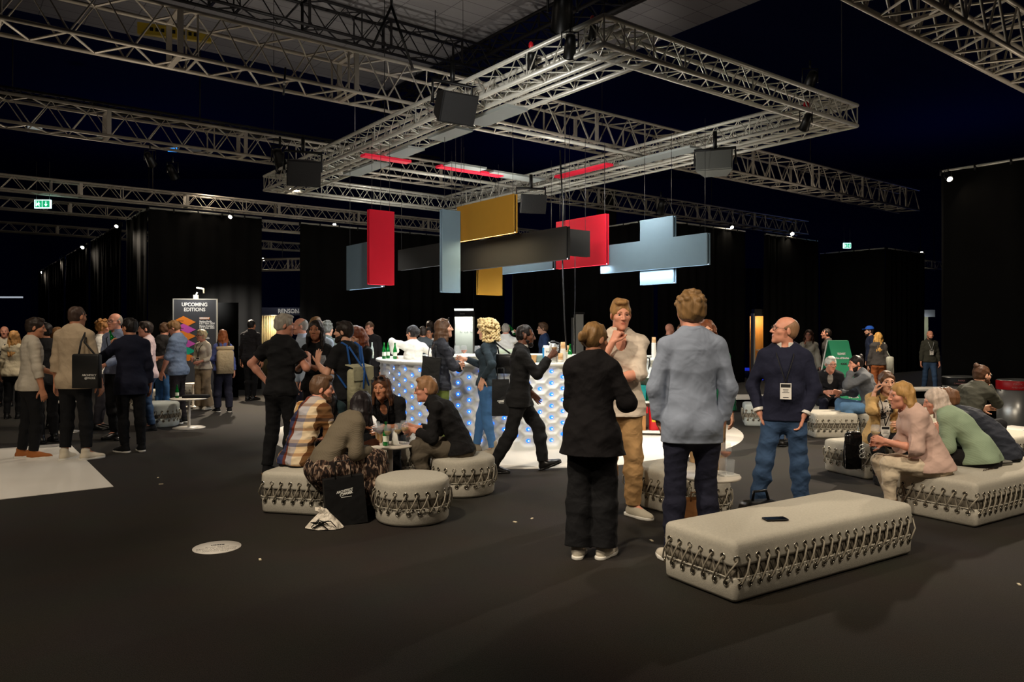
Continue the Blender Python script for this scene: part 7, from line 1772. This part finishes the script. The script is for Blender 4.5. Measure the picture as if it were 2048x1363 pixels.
PP['L3b'] = person('dark-haired bearded man in black behind the pale grey sweater', 92, 884, yaw=60, H=1.72, hair='short', hm=H_BLK, beard=0.008, skin='olive', top=dict(name='t_shirt', m=BLK, sl=0.7, o=0.018), bot=dict(m=BLKT), rh=(0.1, 0.3, 1.0), shoe=sh(LEATH))
PP['L4'] = person('tall bald man with spectacles in a blue shirt facing us, cord round his neck', 234, 878, yaw=164, H=1.875, hair='fringe', hm=H_GREY, skin='pink', glasses=dict(r=0.0026), top=dict(m=cloth((126, 136, 162)), o=0.018, hem=0.03, collar=cloth((126, 136, 162))), bot=dict(m=BLKT), rh=(0.06, 0.26, 1.10), lh=(-0.06, 0.28, 1.05), badge={}, shoe=sh(LEATH))
PP['L5'] = person('ginger-haired man in white shirt with a green tie looking across, beside the tote', 202, 858, yaw=-74, H=1.785, hair='wavy', hm=hairm((164, 114, 62)), skin='pink', top=dict(m=WHT, hem=0.05, collar=WHT), bot=dict(m=cloth((60, 58, 64))), shoe=sh(LEATH), badge=dict(lm=mat('lanyard_green', (30, 130, 70), 0.7)))
PP['L6'] = person('dark-haired man in a long navy blazer seen from behind, raising a bottle', 262, 903, yaw=40, H=1.775, hair='short', hm=H_BLK, skin='tan', head=(26, 2, 0), top=dict(name='blazer', m=cloth((24, 26, 42), fold=0.25), o=0.024, hem=0.19, flare=0.02, sl=1.9, collar=cloth((24, 26, 42))), bot=dict(m=BLKT), lh=(-0.16, 0.28, 1.38), ld=(0.0, 0.4, 0.9), ln=(1, 0, 0), lg='hold', le=(-0.8, -0.2, -0.8), shoe=sh(BLK, SOLE_W), lf=(-0.10, 0.02, 26), rf=(0.12, -0.02, -6))
PP['L7'] = person('man in a pale pink t-shirt with sunlit face behind the navy blazer', 296, 860, yaw=118, H=1.755, hair='short', hm=H_DK, skin='pink', top=dict(name='t_shirt', m=cloth((206, 184, 186)), sl=0.75, loose=0.012, o=0.018), bot=dict(m=JEAN), lh=(-0.20, 0.20, 0.98), shoe=sh(BLK))
PP['L8'] = person('man in dark grey t-shirt and blue jeans next to the pale pink t-shirt', 326, 838, yaw=-25, H=1.755, hair='short', hm=H_BRN, skin='pink', head=(30, 8, 0), bw=1.06, top=dict(name='t_shirt', m=cloth((52, 50, 50)), sl=0.8, o=0.022, hem=0.12), bot=dict(m=JEANB), rh=(0.1, 0.25, 1.0), shoe=sh(BLK))
PP['L9'] = person('man in a blue shirt with a name badge looking down at his green drink', 356, 846, yaw=84, H=1.79, hair='short', hm=hairm((128, 96, 62)), skin='pink', head=(10, 26, 0), bw=1.05, belly=0.02, v=0.0075, top=dict(m=cloth((104, 120, 146), fold=0.4), o=0.020, hem=0.12, sl=1.12, collar=cloth((104, 120, 146)), amp=0.003), bot=dict(m=cloth((34, 30, 34))), lh=(-0.20, 0.16, 0.90), rh=(0.0, 0.34, 1.12), rg='hold', badge=dict(z=-0.02, dy=0.16), shoe=sh(BLK, SOLE_W))
PP['L10'] = person('older woman with short fair hair and glasses in a cream vest, facing us', 406, 818, yaw=160, H=1.615, sex='f', hair='short', hm=hairm((206, 186, 144)), skin='pink', glasses=dict(r=0.003), head=(-22, 0, 0), top=dict(name='vest', m=cloth((204, 194, 172)), o=0.022, hem=0.05, sl=1.8), bot=dict(m=cloth((164, 144, 116)), w=0.04, hemr=0.07, len=1.0), rh=(0.08, 0.24, 1.14), lh=(-0.14, 0.22, 1.08), badge=dict(z=-0.12), shoe=sh(SNK, SOLE_W))
PP['L11'] = person('woman with long red hair and dark trousers carrying a beige rucksack', 446, 824, yaw=34, H=1.62, sex='f', hair='long_back', hm=hairm((150, 84, 44)), skin='pink', top=dict(m=cloth((92, 104, 166)), o=0.014, hem=0.06), bot=dict(m=cloth((38, 38, 52)), o=0.014, w=0.01), lh=(-0.12, 0.26, 1.05), shoe=sh(BLK, SOLE_W), lf=(-0.1, 0.12, 20), rf=(0.12, 0, -10))
PP['L12'] = person('tall man in a black suit seen from behind near the booth sign', 501, 800, yaw=-14, H=1.865, hair='crop', hm=H_BLK, skin='tan', bw=1.08, top=dict(name='suit_jacket', m=BLK2, o=0.022, hem=0.12), bot=dict(m=BLKT), lf=(-0.05, 0, 10), rf=(0.08, 0.05, -10), shoe=sh(LEATH))
PP['L13'] = person('bald man in a white shirt at the very edge of the crowd', 9, 812, yaw=-150, H=1.70, skin='pink', hm=H_GREY, top=dict(m=cloth((214, 204, 182))), bot=dict(m=BLKT), shoe=sh(LEATH))
PP['L14'] = person('woman with blond hair in a cream cardigan, black bag at her side', 27, 836, yaw=14, H=1.60, sex='f', hair='longer', hm=hairm((190, 140, 82)), skin='fair', top=dict(name='cardigan', m=cloth((214, 200, 170)), o=0.022, hem=0.10), bot=dict(m=BLKT), shoe=sh(LEATH))
make_people()

# ---------------------------------------------------------------- what the visitors hold and carry
def grip_pt(k, nm, f=0.085, n=0.035):
    sp = PP[k]; J = sp['J']; fd = np.array(J[nm + 'fd']); pn = np.array(J[nm + 'pn'], float); pn = pn - fd * (pn @ fd); pn /= max(np.linalg.norm(pn), 1e-6)
    return world_pt(sp, J[nm + 'wr'] + (fd * f + pn * n) * J['s'])
def put(o, p, dz=0.0, rx=0.0, ry=0.0): o.location = (p.x, p.y, p.z + dz); o.rotation_euler = (rx, ry, 0); return o
put(wineglass((0, 0, 0), 'wine glass held by the woman in the pink sweater', m_white_wine, h=0.21, r=0.042), grip_pt('R9', 'l'), -0.09)
put(wineglass((0, 0, 0), 'wine glass held by the woman in the black coat', None, h=0.20, r=0.04), grip_pt('C1', 'r'), -0.09)
put(wineglass((0, 0, 0), 'wine glass held by the bearded man with the backpack', None, h=0.22, r=0.045), grip_pt('M4', 'r'), -0.06)
put(wineglass((0, 0, 0), 'wine glass in the curly blond woman\'s hand', None, h=0.21, r=0.042), grip_pt('M11', 'r'), -0.10)
put(tumbler((0, 0, 0), 'green drink held by the man in the blue shirt', h=0.12, fill=mat('green_drink', (40, 190, 60), 0.2)), grip_pt('L9', 'r'), -0.05)
put(bottle((0, 0, 0), 'green bottle raised by the man in the navy blazer', h=0.24), grip_pt('L6', 'l'), -0.08, ry=-0.3)
put(bottle((0, 0, 0), 'green bottle raised by the grey-haired man in white', h=0.24), grip_pt('M13', 'r'), -0.06, ry=-0.5)
put(cup((0, 0, 0), 'small cup carried by the waiter', m_paper_cup, h=0.07, r=0.03), grip_pt('M12', 'r'), -0.02)
q = grip_pt('R8', 'r', 0.07, 0.04); ph = thing('smartphone', 'dark smartphone at the ear of the woman in the trench coat', 'phone', q, math.radians(166)); ph.rotation_euler = (0.1, -0.25, math.radians(166))
MB().box((0, 0, 0), (0.012, 0.075, 0.15)).build('phone_body', m_blkmetal, ph); MB().box((-0.007, 0, 0), (0.001, 0.066, 0.138)).build('screen', mat('phone_screen', (8, 8, 10), 0.05), ph)

def backpack(k, label, col, scol, w=0.32, h=0.46, dp=0.13, z=1.18, off=0.20, flap=True, drop=0.0):
    sp = PP[k]; J = sp['J']; s = J['s']; R = J['R2']
    c = J['P2'] + R @ V3(0, -off, 0) * s
    t = thing('backpack', label, 'backpack', world_pt(sp, c), math.radians(sp['yaw']))
    m = cloth(col, fold=0.4); ms = cloth(scol, fold=0.1); zt_ = 0.04 - drop; dzz = 0.185 * s
    b = MB(); b.rbox((0, 0, zt_ - h), (w, dp, h), 0.05, seg=4); b.build('pack_body', m, t)
    if flap:
        b = MB(); b.add([(-w / 2 - .005, -dp / 2 - .012, zt_ - h * .28), (w / 2 + .005, -dp / 2 - .012, zt_ - h * .28), (w / 2 + .005, -dp / 2 - .004, zt_ + .02), (-w / 2 - .005, -dp / 2 - .004, zt_ + .02), (-w / 2, dp / 2, zt_ + .05), (w / 2, dp / 2, zt_ + .05)], [(0, 1, 2, 3), (3, 2, 5, 4)])
        o = b.build('flap', m, t); md = o.modifiers.new('t', 'SOLIDIFY'); md.thickness = 0.012
    else: MB().tube([(-w / 2, 0, zt_ + .03), (w / 2, 0, zt_ + .04)], 0.04, 10).build('rolled_top', m, t)
    for sx in (-1, 1):
        MB().tube([(sx * .09, dp / 2 - .02, zt_ - .02), (sx * .10, dp / 2 + .03, dzz), (sx * .105, dp / 2 + .10, dzz + .035), (sx * .12, dp / 2 + .21, dzz - .07), (sx * .15, dp / 2 + .18, -.1), (sx * .14, dp / 2, -.3)], 0.014, 6).build('shoulder_strap', ms, t)
    b = MB(); b.tube([(-.10, dp / 2 - .0, .17), (0, -dp / 2 - .014, zt_ - .02), (.07, -dp / 2 - .018, -.16 - drop)], 0.011, 5); b.tube([(.10, dp / 2 - .0, .17), (0, -dp / 2 - .016, zt_ - .02), (-.02, -dp / 2 - .020, -.19 - drop)], 0.011, 5)
    if flap: b.build('blue_strap', ms, t)
    return t
backpack('M4', 'sand-coloured backpack with blue straps on the bearded man', (168, 164, 134), (40, 84, 150), off=0.215, h=0.48, w=0.32, drop=0.12)
backpack('L11', 'beige roll-top rucksack on the red-haired woman', (192, 172, 138), (60, 52, 44), off=0.20, flap=False)
def shoulder_bag(k, label, side, w, h, dp, dz, m=m_bag_black, fwd=0.02, out=0.27, txt=None, name='tote_bag', strap=True, flat=False):
    sp = PP[k]; J = sp['J']; s = J['s']; nm = 'r' if side > 0 else 'l'
    base = J[nm + 'sh'] * np.array((0, 0, 0)) + np.array((side * out, fwd, dz)) * np.array((s, s, 1))
    t = thing(name, label, 'bag', world_pt(sp, base), math.radians(sp['yaw']))
    MB().rbox((0, 0, 0), (w, dp, h) if flat else (dp, w, h), min(dp, w) * 0.3, seg=3).build('bag_body', m, t)
    if strap:
        top = J[nm + 'sh'] - base; top = top + np.array((side * 0.0, 0, 0.075))
        for oy in (-1, 1): MB().tube([((oy * w * 0.3, 0, h - 0.01) if flat else (0, oy * w * 0.3, h - 0.01)), (top[0] * 0.7, top[1] * 0.4 + oy * 0.03 - 0.02 * flat, (h + top[2]) * 0.5), (top[0], top[1] + oy * 0.03, top[2]), (top[0] - side * 0.03, top[1] + oy * 0.03 + 0.06, top[2] - 0.02)], 0.012, 5).build('strap', m, t)
    return t
t = shoulder_bag('L2', 'black tote bag with small white print on the tallest man', 1, 0.36, 0.42, 0.08, 0.92, out=0.31, fwd=-0.22, flat=True)
text_obj('lettering', 'ARCHITECT', 0.035, m_white_gloss, face_matrix((0.06, -0.042, 0.16), (1, 0, 0), (0, 0, 1)), t); text_obj('lettering', '@WORK', 0.035, m_white_gloss, face_matrix((0.07, -0.042, 0.125), (1, 0, 0), (0, 0, 1)), t)
shoulder_bag('M11', 'black leather handbag on the curly blond woman\'s far shoulder', 1, 0.30, 0.26, 0.12, 1.06, m=mat('black_leather', (0, 0, 0)), fwd=-0.20, out=0.16, name='handbag')
shoulder_bag('L14', 'black handbag of the woman in the cream cardigan', -1, 0.30, 0.24, 0.12, 0.92, out=0.30, name='handbag')
shoulder_bag('R4', 'black and white bag beside the rust trousers', 1, 0.34, 0.40, 0.16, 0.62, m=mat('bag_white_black', (206, 200, 182), 0.5, var=0.8, vscale=5), out=0.26, name='handbag')
carrier('flat black carrier bag behind the charcoal jacket at the bar', (xat(858, 9.36), 9.36, 0.86), math.radians(-12), w=0.24, h=0.44, dp=0.06, txt=False, tr=0.10)
carrier('flat black carrier bag with small print by the blue jeans at the bar', (xat(1001, 9.32), 9.36, 0.56), math.radians(4), w=0.22, h=0.46, dp=0.06, txt=0.42)
# blue cap
sp = PP['R3']; J = sp['J']; c = world_pt(sp, J['HC'] + J['RH'] @ V3(0, -0.01, 0.055))
R = Matrix.Rotation(math.radians(sp['yaw']) , 3, 'Z')
cp = MB(); prof = [(0.0, 0.085), (0.05, 0.078), (0.085, 0.05), (0.098, 0.015), (0.100, -0.01), (0.095, -0.012)]; cp.lathe(prof[::-1], n=20, cap=False)
cp.v = [(v[0] * 0.92, v[1] * 1.08, v[2]) for v in cp.v]
o = cp.build('baseball_cap', cloth((44, 96, 200), fold=0.1)); o.location = (c.x, c.y, c.z + 0.01); o.rotation_euler = (0, 0, math.radians(sp['yaw'])); tag(o, 'blue baseball cap on the man in the navy jacket', 'cap')
b = MB(); b.add([(-.075, .07, -.005), (.075, .07, -.005), (.07, .15, -.012), (0, .185, -.016), (-.07, .15, -.012), (-.075, .07, .005), (.075, .07, .005), (.07, .15, -.002), (0, .185, -.006), (-.07, .15, -.002)], [(4, 3, 2, 1, 0), (5, 6, 7, 8, 9), (0, 1, 6, 5), (1, 2, 7, 6), (2, 3, 8, 7), (3, 4, 9, 8), (4, 0, 5, 9)])
b.build('visor', cloth((44, 96, 200), fold=0.1), o)
# poufs that carry the seated people whose seats are hidden
for (px, d, lab) in ((672, 8.05, 'round linen pouf under the half hidden seated woman'), (785, 8.35, 'round linen pouf under the long-haired man in black'), (1655, 12.5, 'round linen pouf under the white-haired man')):
    pouf('laced_pouf', lab, P_at(px, d), 0.5, Perim(0.30), 0.385, seed=int(px), eyes=False)
# ---------------------------------------------------------------- camera and light
cam = bpy.data.cameras.new('camera'); co = bpy.data.objects.new('camera', cam); COL.objects.link(co)
co.location = (0, 0, CAM_H); co.rotation_euler = (PI / 2, 0, 0)
cam.sensor_width = 36.0; cam.lens = 36.0 * FPX / 2048.0; cam.shift_y = (HOR - 681.5) / 2048.0
cam.clip_end = 200; SC.camera = co
w = bpy.data.worlds.new('hall_air'); SC.world = w; w.use_nodes = True
bg = w.node_tree.nodes['Background']; bg.inputs[0].default_value = (0.75, 0.78, 1.0, 1); bg.inputs[1].default_value = 0.010
def spot(p, q, e, col, ang=70, blend=0.6, r=0.12):
    l = bpy.data.lights.new('spot', 'SPOT'); l.energy = e; l.color = col; l.spot_size = math.radians(ang); l.spot_blend = blend; l.shadow_soft_size = r
    o = bpy.data.objects.new('spot', l); COL.objects.link(o); o.location = p; o.rotation_euler = (Vector(q) - Vector(p)).to_track_quat('-Z', 'Y').to_euler()
    return o
def point(p, e, col, r=0.15):
    l = bpy.data.lights.new('lamp', 'POINT'); l.energy = e; l.color = col; l.shadow_soft_size = r
    o = bpy.data.objects.new('lamp', l); COL.objects.link(o); o.location = p
WARM = (1.0, 0.85, 0.66); NEU = (1.0, 0.96, 0.88)
# spots under the frame, on the bar
for (x, y, tx, ty, e) in ((0.4, 1.2, 0.3, 9.6, 330), (0.3, 4.6, -1.6, 10.4, 330), (4.7, 2.2, 1.7, 10.6, 330), (4.7, 6.2, 0.6, 13.2, 300), (0.3, 8.2, -2.2, 12.8, 300)):
    spot(fpt(x, y, -0.2), (tx, ty, 0.8), e, NEU, 62, 0.7)
# warm spots without fixtures, most added to brighten seats, visitors and carpet
spot((-2.2, 4.2, 4.6), (0.2, 7.2, 0.3), 620, WARM, 78, 0.8)
spot((-0.4, 2.2, 4.9), (2.9, 5.8, 0.3), 600, WARM, 66, 0.8)
spot((4.6, 3.4, 4.9), (3.6, 7.2, 0.3), 600, WARM, 78, 0.8)
spot((6.5, 8.0, 4.7), (5.0, 9.6, 0.3), 900, WARM, 80, 0.8)
spot((-4.2, 12.4, 4.7), (-6.2, 12.6, 0.5), 460, WARM, 80, 0.8)
spot((-6.0, 6.0, 4.7), (-5.2, 8.6, 0.3), 220, WARM, 80, 0.8)
spot((-3.6, 1.4, 5.0), (-3.4, 5.2, 0.0), 680, WARM, 95, 0.9)
spot((3.4, 0.6, 5.0), (3.4, 3.8, 0.0), 150, WARM, 95, 0.9)
spot((6.3, 15.4, 4.7), (9.9, 19.2, 0.8), 1000, WARM, 85, 0.8)
spot((-9.5, 13.0, 4.7), (-10.2, 15.5, 0.5), 260, WARM, 85, 0.8)
spot((-4.5, 15.6, 4.6), (-6.6, 17.2, 0.5), 160, WARM, 80, 0.8)
# the floodlights on the drape rails
for i, (tx, ty, e) in enumerate(((-5.4, 16.4, 3600), (-3.2, 17.5, 1800), (-7.5, 15.0, 160), (-11.0, 18, 120), (-15, 23, 100), (-19, 28, 80), (5.6, 18.5, 240), (8.0, 20.0, 240), (5.0, 9.8, 2200))):
    q = LIT[i].location; dv = (Vector((tx, ty, 0)) - q).normalized(); spot(q + dv * 0.25 + Vector((dv.x, dv.y, 0)).normalized() * 0.7, (tx, ty, 0), e, WARM, 62, 0.9, 0.08)
# wash added without fixtures, to brighten the hanging panels, frame and trusses
spot((-0.6, 5.6, 3.6), (0.2, 11.2, 3.2), 460, NEU, 75, 0.8)
for (x, y, z) in ((2.5, 2.2, -0.9), (2.5, 5.2, -0.9), (2.5, 8.4, -0.9)): point(fpt(x, y, z), 60, NEU, 0.2)
for p, e in (((-5.2, 9.0, 3.6), 40), ((6.8, 9.0, 3.2), 45), ((-9.5, 14.5, 3.9), 42), ((7.5, 16.5, 3.8), 50), ((-8, 19.5, 5.4), 26)): point(p, e, WARM, 0.2)
# uplight added to brighten the pale ceiling; blue wash at the back of the hall
spot((-3.0, 17.0, 6.2), (-5.2, 22.5, 11.1), 360, NEU, 100, 0.9); spot((4.0, 19.0, 6.5), (1.2, 24.0, 11.1), 190, NEU, 80, 0.9)
for p in ((-20, 42, 4.0), (4, 46, 5.0), (24, 40, 5.0)): point(p, 140, (0.16, 0.26, 1.0), 0.5)
SC.view_settings.view_transform = 'Standard'; SC.view_settings.look = 'None'; SC.view_settings.gamma = 1.0; SC.view_settings.exposure = 0.0
SC.view_settings.use_curve_mapping = False
SC.cycles.use_denoising = True
